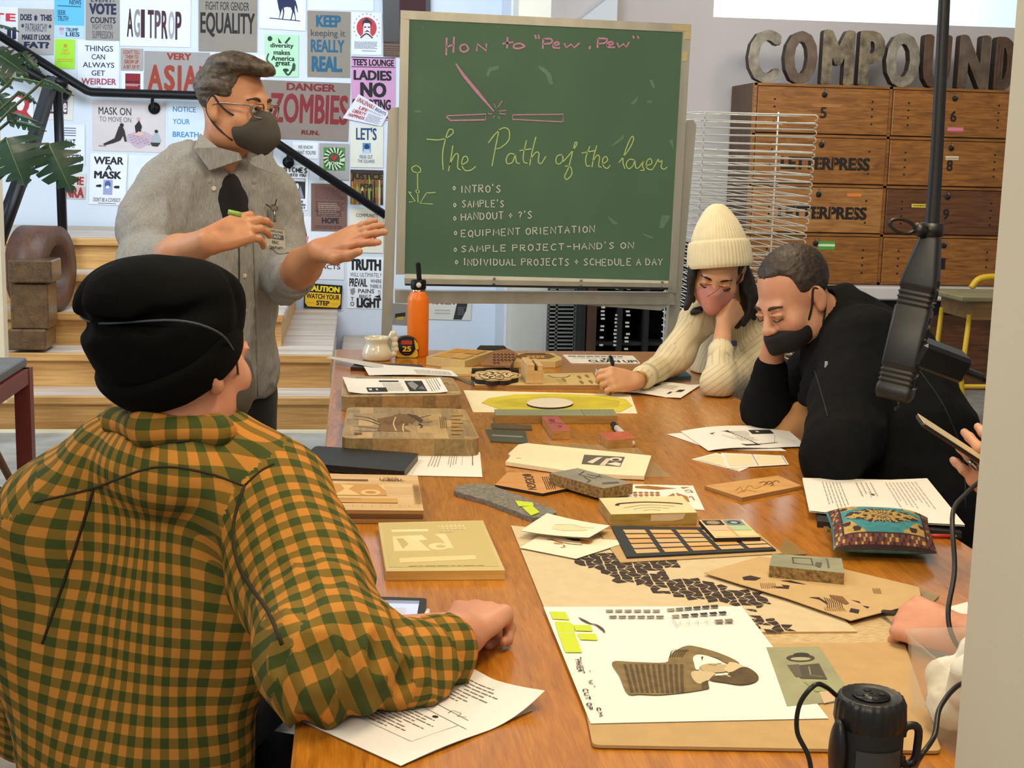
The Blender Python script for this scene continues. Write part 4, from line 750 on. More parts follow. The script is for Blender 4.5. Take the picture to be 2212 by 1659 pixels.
for s, x0, y0, y1, x1, dy in LN:
    nchar = len(s); k0 = 0; allst = []
    words = s.split(' '); full = stroke_text(s); k = 0
    for w_ in words:
        n_ = sum(len(SF.get(c, [])) for c in w_); m = M()
        for st in full[k:k+n_]: chalk(m, [(x0+(x1-x0)*a, y1+(y0-y1)*b+dy*a) for a, b in st], [5, 5], WH, False)
        k += n_; m.build('chalk_word', cb)
for x, y in ((381, 963), (384, 1050), (384, 1118), (388, 1193), (387, 1278), (393, 1342)): m = M(); chalk(m, [(x-6, y), (x, y-9), (x+7, y), (x, y+9), (x-6, y)], [4.5, 4.5], WH); m.build('bullet_mark', cb)
# ---------------- the long oak table and everything on it ----------------
oak = wood('oak_table', '#c07c25', '#a06017', sc=(70, 9, 20), rough=.24, coat=.35, bump=.03, ring=.7, c3='#824a10')
oakd = wood('oak_dark', '#6a3c18', '#4a2810', sc=(10, 10, 3), rough=.4)
TX0, TX1, TY0, TY1 = -.072, 1.150, 1.26, 4.93
tb = empty('conference_table', (.54, 3.1, 0), 'long glossy orange oak worktable covered with laser cut samples', 'table')
M().box(((TX0+TX1)/2, (TY0+TY1)/2, TZ-.02), (TX1-TX0, TY1-TY0, .04), oak, bev=.006).build('tabletop', tb)
m = M()
for x in (TX0+.09, TX1-.09): m.box((x, (TY0+TY1)/2, TZ-.09), (.03, TY1-TY0-.2, .1), oakd)
for y in (TY0+.1, TY1-.1): m.box(((TX0+TX1)/2, y, TZ-.09), (TX1-TX0-.2, .03, .1), oakd)
m.build('apron', tb)
for x in (TX0+.1, TX1-.1):
    for y in (TY0+.11, 3.1, TY1-.11): M().box((x, y, (TZ-.04)/2), (.08, .08, TZ-.042), oakd, bev=.008).build('leg', tb)

class QP:
    """drawing frame on the table: u, v are read off the photo (offset ox, oy, scale s), mapped to the plane z"""
    def __init__(s, z, ox=0, oy=0, sc=1): s.z = z; s.o = (ox, oy, sc); s.n = V3(0, 0, 1); s.bend = None
    def at(s, u, v, h=0): return onz(s.o[0]+u*s.o[2], s.o[1]+v*s.o[2], s.z+h)
def rounded(P, r, k=5):
    out = []; n = len(P)
    for i in range(n):
        p, a, b = np.asarray(P[i]), np.asarray(P[i-1]), np.asarray(P[(i+1) % n]); da = nrm(a-p)*min(r, np.linalg.norm(a-p)*.45); db = nrm(b-p)*min(r, np.linalg.norm(b-p)*.45)
        for t in np.linspace(0, 1, k): out.append((1-t)**2*(p+da)+2*t*(1-t)*p+t*t*(p+db))
    return out
def slab(name, label, cat, px, h, m_, z0=TZ+.0005, items=(), side=None, rd=0, quad=None, group=None, build=True, extra=()):
    """flat thing lying on z0: px = outline of its top face (far-left, far-right, near-right, near-left for four)"""
    T = [onz(x, y, z0+h) for x, y in px]; c = T if len(T) == 4 else ([onz(x, y, z0+h) for x, y in quad] if quad else None)
    P = rounded(T, rd) if rd else T
    m = M(); m.prism(P, [V3(p[0], p[1], z0) for p in P], m_, side)
    if c and items: draw(m, Q(c), items, .0003, .00003)
    for q, it in extra: draw(m, q, it, .0003, .00003)
    if not build: return m, Q(c) if c else None
    o = m.build(name, origin='b'); tag(o, label, cat, group); return o
def sheet(name, label, cat, px, items=(), z0=TZ+.0008, bend=None, m_=None, nx=14, ny=10, group=None, extra=(), th=.0006, build=True):
    q = Q([onz(x, y, z0) for x, y in px]); q.bend = bend; m = M(); pm = m_ or PW
    V = [q.at(i/nx, j/ny, th) for j in range(ny+1) for i in range(nx+1)]; n = len(V); F = [(j*(nx+1)+i, (j+1)*(nx+1)+i, (j+1)*(nx+1)+i+1, j*(nx+1)+i+1) for j in range(ny) for i in range(nx)]
    m.add(V, F, pm, True); m.add([v-V3(0, 0, th) for v in V], [f[::-1] for f in F], pm, True)
    draw(m, q, items, th+.0004, .00004)
    for qq, it in extra: draw(m, qq, it, .0006, .00004)
    if not build: return m, q
    o = m.build(name, origin='b'); tag(o, label, cat, group); return o
PW = mat('white_paper', '#ece8df', .75, var=.02, vs=8); PC = mat('cream_paper', '#efe3bf', .75, var=.04, vs=10); INK = '#3a3733'; DK = '#191716'; GR = '#8a867e'
maple = wood('maple_ply', '#d9b883', '#c39d66', sc=(2.5, 30, 30), rough=.5, c3='#b08a55'); mapend = wood('maple_edge', '#b98f58', '#8f6a3c', sc=(6, 6, 160), rough=.6); pale = wood('pale_ply', '#d8bd80', '#c8aa6a', sc=(2, 40, 40), rough=.5)
burn = '#9a6a32'; char = '#3a2412'

# --- far end: bottle, mug, tape measure ---
bo = onz(902, 768); ORG = mat('orange_powder_coat', '#ef7a10', .35, var=.03)
e = empty('water_bottle', tuple(bo), 'orange steel water bottle with black straw lid at the far table end', 'bottle')
M().lathe([(0, 0), (.036, 0), (.0375, .004), (.0375, .195), (.036, .205), (.027, .222), (.0255, .228), (0, .228)], bo, ORG, 36).build('body', e)
M().lathe([(.0245, .226), (.0245, .238), (0, .238)], bo, mat('steel_ring', '#9a9a9a', .25, metal=1, var=.02), 28).build('neck_ring', e)
m = M(); m.lathe([(0, .236), (.026, .236), (.027, .24), (.027, .262), (.024, .268), (0, .268)], bo, BLACKM, 28); lid = m.build('lid', e)
m = M(); m.box(bo+V3(0, 0, .297), (.017, .014, .064), BLACKM, R=[[.995, 0, -.09], [0, 1, 0], [.09, 0, .995]], bev=.004); m.build('spout', lid)
M().lathe([(0, 0), (.009, 0), (.009, .003), (0, .003)], bo+V3(.0, -.0268, .252), mat('white_logo', '#dcdcdc', .5, var=0), 16, axis=(0, -1, 0)).build('lid_badge', lid)
mg = onz(814, 777); CER = mat('cream_ceramic', '#dcd6bd', .18, var=.04, coat=.6)
e = empty('ceramic_mug', tuple(mg), 'cream ceramic mug with lumpy knuckle handle beside the tape measure', 'mug')
M().lathe([(0, 0), (.044, 0), (.052, .006), (.052, .026), (.046, .042), (.04, .052), (.0385, .062), (.043, .072), (.0425, .08), (.0395, .08), (.038, .066), (.04, .045), (.046, .025), (.04, .008), (0, .008)], mg, CER, 40).build('body', e)
s = S(.002)
for i, (dx, z, r) in enumerate(((.045, .012, .009), (.058, .022, .011), (.064, .038, .011), (.061, .055, .012), (.06, .074, .012), (.055, .092, .012), (.048, .082, .01))): s.ell(mg+V3(dx, -.01, z), (r, r*.9, r), k=.006)
v, f = s.mesh(); M().add(v, f, CER, True).build('handle', e)
tm = onz(878, 772); YE = mat('tape_yellow', '#d9b23a', .4, var=.03)
e = empty('tape_measure', tuple(tm), 'black and yellow tape measure marked 25 in front of the orange bottle', 'tape measure')
prof = [(-.038, 0), (.036, 0), (.042, .012), (.041, .05), (.028, .07), (0, .076), (-.026, .07), (-.038, .05), (-.041, .02)]
F_ = [tm+V3(x, -.014, z) for x, z in prof]; M().prism(rounded(F_, .012), [p+V3(0, .04, 0) for p in rounded(F_, .012)], mat('black_rubber', '#17150f', .6)).build('case', e)
m = M(); B2 = rounded([tm+V3(x, -.0155, z) for x, z in ((-.036, .002), (.036, .002), (.04, .012), (.037, .03), (-.034, .03))], .008); m.prism(B2, [p+V3(0, .043, 0) for p in B2], YE); B2 = rounded([tm+V3(x, -.0155, z) for x, z in ((.025, .068), (.04, .05), (.041, .03), (.03, .03))], .006); m.prism(B2, [p+V3(0, .043, 0) for p in B2], YE); m.build('grip', e)
m = M(); m.lathe([(0, .0), (.029, 0), (.029, .003), (0, .003)], tm+V3(0, -.0158, .038), flat('#15140f'), 30, axis=(0, -1, 0)); qt = Q([tm+V3(-.03, -.0195, .07), tm+V3(.03, -.0195, .07), tm+V3(.03, -.0195, .005), tm+V3(-.03, -.0195, .005)])
draw(m, qt, [('r', .18, .12, .8, .34, '#b33a2c'), ('t', '25', .24, .42, .76, .72, '#e3c02a', .05), ('x', .32, .8, .68, .85, 1, '#8a8470')]); m.build('label_disc', e)

# --- far end: wooden samples ---
e = empty('wooden_tray_box', tuple(onz(995, 788)), 'pale wooden compartment tray box beside the brown house-shaped tag', 'tray')
h = .03; px = [(921, 770), (984, 752), (1068, 758), (1004, 780)]; T = [onz(x, y, TZ+h) for x, y in px]; m = M(); m.prism(T, [V3(p[0], p[1], TZ+.001) for p in T], pale); q = Q(T)
m.build('box', e); m = M(); draw(m, q, [('p', [(.07, .08), (.93, .08), (.93, .92), (.07, .92)], maple), ('r', .1, .12, .47, .45, '#c8923f'), ('r', .53, .12, .9, .45, '#c58e3c'), ('r', .1, .54, .47, .88, '#cc9646'), ('r', .53, .54, .9, .88, '#bf8836')], .0005, .0005); m.build('compartments', e)
slab('house_shaped_tag', 'brown house-shaped wooden tag with dark engraved marks at the far end', 'tag', [(1068, 757), (1099, 753), (1118, 764), (1102, 790), (1037, 788)], .004, wood('walnut_tag', '#a06a3e', '#8a5830', sc=(3, 20, 20)), z0=TZ+.0315, extra=[(QP(TZ+.036), [('l', [(1065+i % 6*8, 766+i//6*6), (1068+i % 6*8, 764+i//6*6), (1070+i % 6*8, 768+i//6*6)], .004, char) for i in range(20)])])
e = empty('octagonal_tray', tuple(onz(1160, 788)), 'wooden tray with octagonal dark well right of the house-shaped tag', 'tray'); h = .022
T = [onz(x, y, TZ+h) for x, y in ((1115, 763), (1195, 763), (1213, 772), (1213, 777), (1200, 781), (1110, 781), (1104, 775))]; M().prism(T, [V3(p[0], p[1], TZ+.001) for p in T], pale).build('body', e)
m = M(); draw(m, QP(TZ+h), [('p', [(1126, 764), (1186, 764), (1200, 770), (1186, 775), (1126, 775), (1114, 770)], '#7a5326'), ('p', [(1128, 765), (1135, 763), (1176, 763), (1184, 766)], '#4a3016')]+[('r', 1138+10*i, 768, 1146+10*i, 773, '#b98a48') for i in range(4)]); m.build('well', e)
slab('cleanup_sign', 'white laminated CLEAN UP sign lying at the far table end', 'sign', [(1215, 766), (1367, 768), (1384, 785), (1233, 784)], .0015, PW, items=[('x', .06, .1, .9, .28, 1, DK), ('x', .1, .34, .8, .44, 1, '#6d6d70'), ('t', '2X', .5, .38, .66, .6, '#2a2a2c', .03), ('t', 'CLEAN UP!', .28, .62, .98, .92, '#232326', .03)], rd=.01)
slab('pale_plank', 'short pale wooden plank behind the cloud-shaped stack', 'plank', [(952, 793), (1092, 793), (1096, 808), (957, 808)], .008, pale)
e = empty('cloud_shaped_stack', tuple(onz(1070, 825)), 'cloud-shaped layered wood piece with pale petals and black burnt edge', 'wood piece')
def scal(cx, cy, rx, ry, n, a, z): return [onz(cx+rx*(1+a*abs(math.sin(n*t/2)))*math.cos(t), cy+ry*(1+a*abs(math.sin(n*t/2)))*math.sin(t), z) for t in np.linspace(0, 2*PI, 73)[:-1]]
zb = TZ+.013; T = scal(1070, 811, 46, 11, 9, .14, zb+.014); M().prism(T, [V3(p[0], p[1], zb) for p in T], maple, flat('#1a1009')).build('base_layer', e)
m = M(); m.poly(scal(1070, 810, 43, 9.6, 9, .14, zb+.0155), maple)
for i in range(16):
    t = i*2.4; rr_ = .25+.7*(i/16)**.6; cx, cy = 1070+36*rr_*math.cos(t), 810+7.6*rr_*math.sin(t); a = random.uniform(-.5, .5); pp = [onz(cx+9*math.cos(u)-1.5*a*math.sin(u), cy+2.4*math.sin(u)+2*a*math.cos(u)*.6, zb+.0175) for u in np.linspace(0, 2*PI, 15)[:-1]]; bb = [onz(cx+10.5*math.cos(u), cy+3*math.sin(u)+1.2*a*math.cos(u), zb+.0165) for u in np.linspace(0, 2*PI, 15)[:-1]]; m.poly(bb, flat('#33200f')); m.poly(pp, mat('petal_wood', '#e2c48e', .5, var=.1))
m.build('petals', e)
slab('dark_strip', 'thin dark wooden strip behind the cloud-shaped stack', 'strip', [(1019, 795), (1120, 795), (1121, 799), (1019, 799)], .012, flat('#2a1a10'), z0=TZ+.0095)
lb = slab('engraved_long_board', 'long pale board engraved with leaves in front of the octagonal tray', 'board', [(1022, 810), (1279, 805), (1297, 832), (1026, 832)], .012, pale, side=mapend, extra=[(QP(TZ+.0127), [('e', 1208, 811, 24, 4, '#c9ab74'), ('l', [(1184, 811), (1196, 815), (1220, 815), (1232, 811)], .0035, char)]+[('p', [(x, y), (x+6, y-1), (x+11, y+3), (x+10, y+7), (x+4, y+4)], '#8c6a3a') for x, y in ((1245, 812), (1262, 810), (1270, 822), (1250, 823), (1212, 818))]+[('l', [(1200+4*i, 819), (1206+4*i, 823), (1209+4*i, 829)], .0016, '#b08a52') for i in range(5)])])
e = empty('slotted_wood_block', tuple(onz(1155, 828)), 'wooden block with two slots standing on the long engraved board', 'block'); zb = TZ+.0135; T0 = [onz(x, y, zb) for x, y in ((1145, 822), (1180, 822), (1177, 829), (1141, 829))]
bl = [onz(1141, 829, zb), onz(1178, 829, zb)]; w = bl[1][0]-bl[0][0]; m = M(); cx = (bl[0][0]+bl[1][0])/2-.006; y0 = bl[0][1]; hh = .062
m.box((cx-.014, y0+.07, zb+hh/2), (w*.45, .14, hh), maple, bev=.002); m.box((cx+.016, y0+.07, zb+hh/2-.002), (w*.30, .14, hh-.004), maple, bev=.002); m.box((cx, y0+.07, zb+.02), (w, .138, .04), maple); m.box((cx+.006, y0+.07, zb+hh*.5), (w*.16, .13, hh*.62), flat('#4a2e14')); m.build('block', e)
# --- left row: notebook, papers, cutting boards, device ---
e = slab('dark_grey_notebook', 'dark grey notebook under the white sheet at the far left', 'notebook', [(770, 782), (912, 788), (918, 797), (757, 793)], .012, mat('charcoal_cover', '#3b3a3c', .6), side=flat('#3a1216'))
sheet('printed_sheet', 'white printed sheet lying across the dark notebook', 'paper', [(783, 787), (975, 801), (990, 814), (797, 811)], [('x', .55, .35, .95, .9, 5, '#b4b0a8')], z0=TZ+.014, bend=lambda u, v: .004*math.sin(u*3))
sheet('loose_sheet', 'pale loose sheet sticking out over the left table edge', 'paper', [(704, 773), (716, 770), (880, 795), (800, 793)], [], z0=TZ+.0165, m_=mat('grey_paper', '#c9c5bc', .7, var=.03))
slab('steel_ruler', 'grey steel ruler tip poking out beside the back cutting board', 'ruler', [(976, 813), (990, 814), (1030, 829), (1022, 832)], .0015, mat('ruler_steel', '#8d8d8b', .35, metal=.6, var=.05), z0=TZ+.001)
BB = mat('butcher_end', '#b8965f', .5, var=.1)
def cutting(name, label, px, h, items, extra=()):
    T = [onz(x, y, TZ+h) for x, y in px]; q = Q(T); P = rounded(T, .03); e = empty(name, (*((T[0]+T[2])/2)[:2], TZ), label, 'cutting board')
    m = M(); m.prism(P, [V3(p[0], p[1], TZ+.001) for p in P], bw[1], bw[2])
    n = 9
    for i in range(n):
        u0, u1 = i/n, (i+1)/n
        for j in range(5):
            vo = .5*(i % 2)*.2; v0, v1 = max(.015, (j+vo*5*.2)/5), min(.985, (j+1+vo)/5)
            if i in (0, n-1): v0, v1 = max(v0, .1), min(v1, .9)
            if v1 > v0: m.poly([q.at(a, b, .0003) for a, b in ((u0+.012*(i == 0), v1), (u1-.012*(i == n-1), v1), (u1-.012*(i == n-1), v0), (u0+.012*(i == 0), v0))], random.choice(bw))
    f0, f1 = q.c[3], q.c[2]   # staves on the near edge
    for i in range(1, n-1):
        a, b = f0+(f1-f0)*i/n, f0+(f1-f0)*(i+1)/n; d = V3(0, -.0008, 0); m.poly([V3(a[0], a[1], TZ+.002)+d, V3(b[0], b[1], TZ+.002)+d, b+d, a+d], random.choice(bwe))
    m.build('board', e); m = M(); draw(m, q, items, .0009, .00004)
    for qq, it in extra: draw(m, qq, it, .0009, .00004)
    if m.n: m.build('engraving', e)
    return e
bw = [wood('stave_pale', '#c9aa74', '#b5945c', sc=(20, 4, 20), rough=.5), wood('stave_mid', '#b59866', '#9d7f4e', sc=(24, 5, 20), rough=.5, ring=2), wood('stave_grey', '#a58b60', '#877048', sc=(30, 5, 20), rough=.5, ring=3)]
bwe = [wood('stave_end_pale', '#b39360', '#977646', sc=(26, 26, 26), rough=.6, ring=3), wood('stave_end_mid', '#9a8152', '#77623c', sc=(26, 26, 26), rough=.6, ring=3)]
cutting('cutting_board', 'thick butcher-block cutting board under a printed handout, the farther of the two', [(741, 812), (978, 815), (999, 853), (737, 858)], .04, [('t', 'M', .86, .3, .93, .5, '#8f6d3c', .02)])
ANT = [('p', [(815, 905), (850, 898), (862, 893), (885, 896), (902, 903), (892, 915), (878, 912), (872, 925), (888, 932), (840, 932), (815, 930), (820, 915)], '#7a5a30')]
for x in range(6): ANT.append(('e', 832+9*x, 912+3*(x % 2), 5, 4, '#6a4c26'))
ANT += [('l', [(820, 912), (795, 902), (764, 898)], .003, char), ('l', [(822, 918), (790, 907), (763, 906)], .003, char), ('l', [(820, 926), (790, 922), (763, 920)], .003, char), ('l', [(822, 931), (790, 931), (765, 930)], .003, char), ('l', [(900, 905), (915, 900), (930, 896)], .0025, char), ('l', [(902, 910), (918, 912), (935, 910)], .0025, char), ('l', [(905, 915), (912, 920), (908, 924)], .004, char), ('p', [(878, 893), (900, 897), (914, 907), (910, 912), (898, 905), (886, 899)], '#4e3518'), ('l', [(855, 900), (850, 915), (856, 931)], .003, '#dcc38e'), ('l', [(872, 915), (870, 925), (872, 932)], .003, '#dcc38e'), ('r', 765, 934, 782, 938, '#6e5026')]
ANT += [('l', [(950+4*i, 900), (952+4*i, 913), (953+4*i, 924)], .002, '#7a5c32') for i in range(4)]+[('r', 975, 893+8*i, 1000-(i % 2)*6, 898+8*i, '#a88446') for i in range(6)]
cutting('cutting_board', 'butcher-block cutting board engraved with a dark bug figure, the nearer one', [(750, 879), (1005, 883), (1037, 949), (738, 947)], .042, [], [(QP(TZ+.042), ANT)])
sheet('printed_handout', 'white handout with two dark pictures on the farther cutting board', 'paper', [(740, 818), (950, 819), (968, 849), (753, 851)], [('r', .36, .14, .56, .24, DK), ('x', .38, .3, .58, .85, 9, '#b5b1a8'), ('r', .2, .62, .4, .9, DK), ('r', .22, .7, .25, .8, '#dddddd'), ('r', .29, .7, .31, .8, '#dddddd'), ('r', .62, .16, .8, .88, '#1d1b1b'), ('p', [(.64, .3), (.7, .2), (.74, .5), (.68, .8), (.65, .6)], '#8d8b88'), ('p', [(.72, .7), (.78, .5), (.79, .8)], '#6d6b69'), ('y', .84, .05, .97, .9, 5, '#8d8a84')], z0=TZ+.0425, bend=lambda u, v: .006*max(0, .12-u)*8+.004*max(0, u-.9)*10)
slab('yellow_stained_sheet', 'cream sheet stained with yellow ink under the white oval disc', 'paper', [(1001, 843), (1362, 852), (1377, 893), (1022, 890)], .001, PC, extra=[(QP(TZ+.002), [('p', [(1040, 870), (1055, 860), (1110, 852), (1200, 850), (1300, 854), (1352, 862), (1366, 876), (1340, 890), (1200, 889), (1080, 884)], mat('yellow_ink', '#d2c233', .8, var=.16, vs=9)), ('p', [(1065, 870), (1090, 862), (1180, 856), (1280, 858), (1340, 866), (1335, 880), (1200, 884), (1090, 878)], mat('yellow_ink2', '#c4b32a', .8, var=.2, vs=12))])])
slab('oval_disc', 'thin white oval wooden disc with dark edge on the yellow sheet', 'disc', [(1188+50*math.cos(t), 870+10.5*math.sin(t)) for t in np.linspace(0, 2*PI, 41)[:-1]], .005, mat('disc_white', '#ddd0ba', .6, var=.05), z0=TZ+.002, side=flat('#2a1a0e'))
slab('type_plank', 'long wooden plank with grey-green printing face in front of the yellow sheet', 'plank', [(1068, 884), (1326, 884), (1334, 898), (1070, 897)], .022, mat('green_grey_face', '#8a8f6e', .55, var=.12), side=wood('plank_edge', '#b08a4c', '#8d6a34', sc=(6, 20, 20)), items=[('l', [(.72, 0), (.73, 1)], .002, '#5f634a', 1)]+[('l', [(.75+.02*i, .1), (.745+.02*i, .9)], .0012, '#6d7156', 1) for i in range(12)])
SOL = (('small_red_stamp_block', 'tall narrow stamp block with mottled red face in front of the plank', [(1171, 899), (1205, 899), (1233, 930), (1194, 932)], [('e', .4, .3, .2, .1, '#6e2f30'), ('e', .6, .7, .12, .06, '#7a3434'), ('l', [(.1, .5), (.5, .45), (.9, .55)], .004, '#5c2426')]),
       ('small_red_stamp_block', 'square stamp block with plain orange-red face beside the marker', [(1293, 936), (1353, 931), (1375, 946), (1314, 951)], [('e', .5, .5, .1, .12, '#c47a58'), ('e', .5, .5, .05, .06, '#a04a34')]))
for nm, lb_, px, it in SOL: slab(nm, lb_, 'stamp', px, .022, mat('red_face_'+str(len(it)), '#a8564c' if len(it) == 3 else '#b8583c', .5, var=.2, vs=30), side=wood('stamp_side', '#c79a5c', '#a67a40', sc=(20, 20, 40)), items=it, group='small red stamp blocks')
e = empty('marker_pen', tuple(onz(1334, 926)), 'black and white marker pen lying behind the square red stamp', 'pen'); a, b = onz(1325, 917, TZ+.009), onz(1346, 938, TZ+.009); M().tube([a, a+(b-a)*.35], .0085, BLACKM, 14).build('cap', e); M().tube([a+(b-a)*.35, b+(b-a)*.9], .0078, mat('white_plastic', '#dcdad4', .4, var=.02), 14).build('barrel', e)
acr = mat('smoky_acrylic', '#5c5a4e', .25, var=.2, vs=8, alpha=.82)
for i, (px, lb_) in enumerate((([(1060, 914), (1148, 918), (1150, 927), (1064, 925)], 'narrow smoky plate just in front of the type plank'), ([(1048, 927), (1135, 931), (1141, 957), (1060, 952)], 'dark smoky plate with a pale streak beside the cream papers'))): slab('smoky_plate', lb_, 'plate', px, .004, acr, items=[('r', .1, .45, .9, .6, '#77766c')] if i else (), group='smoky plates')
slab('clear_sheet', 'clear plastic sheet sticking out right of the cream papers', 'plastic sheet', [(1170, 952), (1378, 968), (1450, 1030), (1330, 1030)], .0008, mat('clear_film', '#c9b58c', .15, var=.05, alpha=.28), z0=TZ+.001)
CUT = [(1120, 960), (1138, 957), (1407, 984), (1392, 1028), (1340, 1026), (1240, 1019), (1092, 997), (1103, 985), (1098, 980)]
slab('cream_paper_stack', 'stack of cream sheets with torn left edge and a dark engraved picture', 'paper stack', CUT, .009, PC, z0=TZ+.002, extra=[(QP(TZ+.0112), [('p', [(1262, 982), (1350, 987), (1340, 1008), (1256, 1002)], '#5d564c'), ('p', [(1268, 998), (1290, 988), (1302, 987), (1280, 1001)], '#e0d6b8'), ('p', [(1295, 1004), (1310, 990), (1320, 990), (1306, 1006)], '#d9cdb0'), ('e', 1330, 992, 14, 4, '#e6dcc0'), ('e', 1330, 993, 8, 2.4, '#4a3a2a'), ('p', [(1310, 1002), (1330, 998), (1342, 1001), (1338, 1007)], '#e6dcc0'), ('l', [(1115, 990), (1120, 989), (1126, 990)], .002, GR)])])
slab('under_sheet', 'lower cream sheet peeking out below the cream paper stack', 'paper', [(1140, 990), (1300, 1000), (1392, 1022), (1380, 1032), (1116, 1000)], .001, PC, z0=TZ+.0005)
slab('pentagon_tag', 'pentagonal plywood tag burnt with the word DESIGN, black charred edge', 'tag', [(1096, 1020), (1196, 1022), (1240, 1052), (1172, 1066), (1069, 1047)], .006, wood('tag_ply', '#d49a58', '#bd8444', sc=(4, 24, 24)), side=flat('#1f1009'), extra=[(QP(TZ+.0066), [('e', 1138, 1026, 10, 2.4, char)]), (Q([onz(1153, 1024, TZ+.0066), onz(1163, 1060, TZ+.0066), onz(1139, 1059, TZ+.0066), onz(1128, 1027, TZ+.0066)]), [('t', 'DESIGN', .12, .1, .95, .9, char, .02)]), (Q([onz(1190, 1026, TZ+.0066), onz(1206, 1058, TZ+.0066), onz(1178, 1060, TZ+.0066), onz(1165, 1027, TZ+.0066)]), [('x', .1, .1, .95, .9, 5, char)])])
lino = mat('grey_lino', '#8b8576', .55, var=.2, vs=16); part = mat('particle_board', '#a98c58', .8, var=.5, vs=160, col2='#5d4623', bump=.2, bs=200)
slab('lino_block', 'thick grey lino printing block lying across the pentagon tag', 'printing block', [(1248, 1011), (1367, 1043), (1304, 1055), (1187, 1022)], .024, lino, z0=TZ+.007, side=part, extra=[(QP(TZ+.0312), [('l', [(1262, 1018), (1250, 1025), (1285, 1033), (1296, 1026)], .004, '#4f4a40', 1), ('l', [(1268, 1024), (1300, 1031)], .004, '#4f4a40', 1), ('l', [(1262, 1030), (1275, 1038), (1268, 1042)], .004, '#4f4a40', 1), ('p', [(1300, 1042), (1335, 1040), (1338, 1043), (1302, 1046)], '#5a5548')])])
HOLE = oak
e = slab('stencil_card', 'white stencil card with cut-out ovals and dots behind the thick block', 'card', [(1368, 1046), (1497, 1049), (1522, 1101), (1350, 1092)], .0015, PW, extra=[(QP(TZ+.002), [('p', [(1372, 1050), (1400, 1049), (1462, 1055), (1420, 1058), (1372, 1054)], HOLE), ('p', [(1470, 1052), (1490, 1052), (1475, 1056)], HOLE)]+[('e', 1372+12*i+j*.6, 1064+5*j, 5, 1.9, HOLE) for i in range(5) for j in range(4)]+[('p', [(1437, 1074), (1455, 1065), (1462, 1078)], HOLE), ('p', [(1460, 1064), (1485, 1072), (1490, 1084), (1468, 1078)], HOLE), ('l', [(1478, 1060), (1490, 1058), (1496, 1064)], .0025, burn), ('l', [(1488, 1074), (1494, 1072), (1500, 1080)], .0025, burn), ('l', [(1480, 1062), (1486, 1063), (1497, 1061)], .002, burn)])])
slab('carved_thick_block', 'thick pale wooden block with a black carved arc on top', 'printing block', [(1294, 1076), (1473, 1071), (1506, 1107), (1320, 1111)], .024, mat('paper_cream', '#e2d2a2', .6, var=.08), side=wood('block_side', '#b9a05a', '#8f7a3c', sc=(8, 20, 30)), items=[('l', [(.14, .5), (.2, .38), (.5, .33), (.8, .42), (.92, .5)], .008, '#33170e'), ('l', [(.2, .64), (.5, .5), (.8, .62)], .0025, '#a08c5c'), ('l', [(.3, .74), (.5, .64), (.72, .74)], .002, '#a08c5c'), ('l', [(.4, .84), (.5, .78), (.6, .84)], .002, '#a08c5c')], extra=[(Q([onz(1340, 1111.5, TZ+.023)+V3(0, -.0012, 0), onz(1480, 1109, TZ+.023)+V3(0, -.0012, 0), onz(1480, 1109, TZ+.023)+V3(0, -.0012, -.018), onz(1340, 1111.5, TZ+.023)+V3(0, -.0012, -.018)]), [('p', [(0, .1), (1, .0), (.97, .6), (.8, .8), (.5, .75), (.3, .95), (.06, .7)], '#d2c49c')])])
felt = mat('grey_felt', '#8b867c', .95, var=.5, vs=140, col2='#5f5b54', bump=.3, bs=300)
F0 = [(981, 1052), (1012, 1045), (1056, 1046), (1130, 1073), (1200, 1102), (1203, 1107), (1170, 1117), (1150, 1118), (1110, 1103), (1050, 1080), (983, 1062)]
slab('felt_glasses_case', 'long grey felt case lying diagonally left of the pentagon tag', 'case', F0, .010, felt, rd=.012)
STK = mat('lime_sticky_note', '#c2d42c', .7, var=.05)
for px, lb_ in (([(1113, 1081), (1150, 1085), (1153, 1092), (1120, 1093)], 'lime green sticky flag on the felt case, the farther one'), ([(1128, 1095), (1150, 1092), (1166, 1106), (1147, 1113)], 'lime green sticky flag on the felt case, the nearer one')): slab('sticky_flag', lb_, 'sticky note', px, .0015, STK, z0=TZ+.0115, group='sticky flags on the felt case')
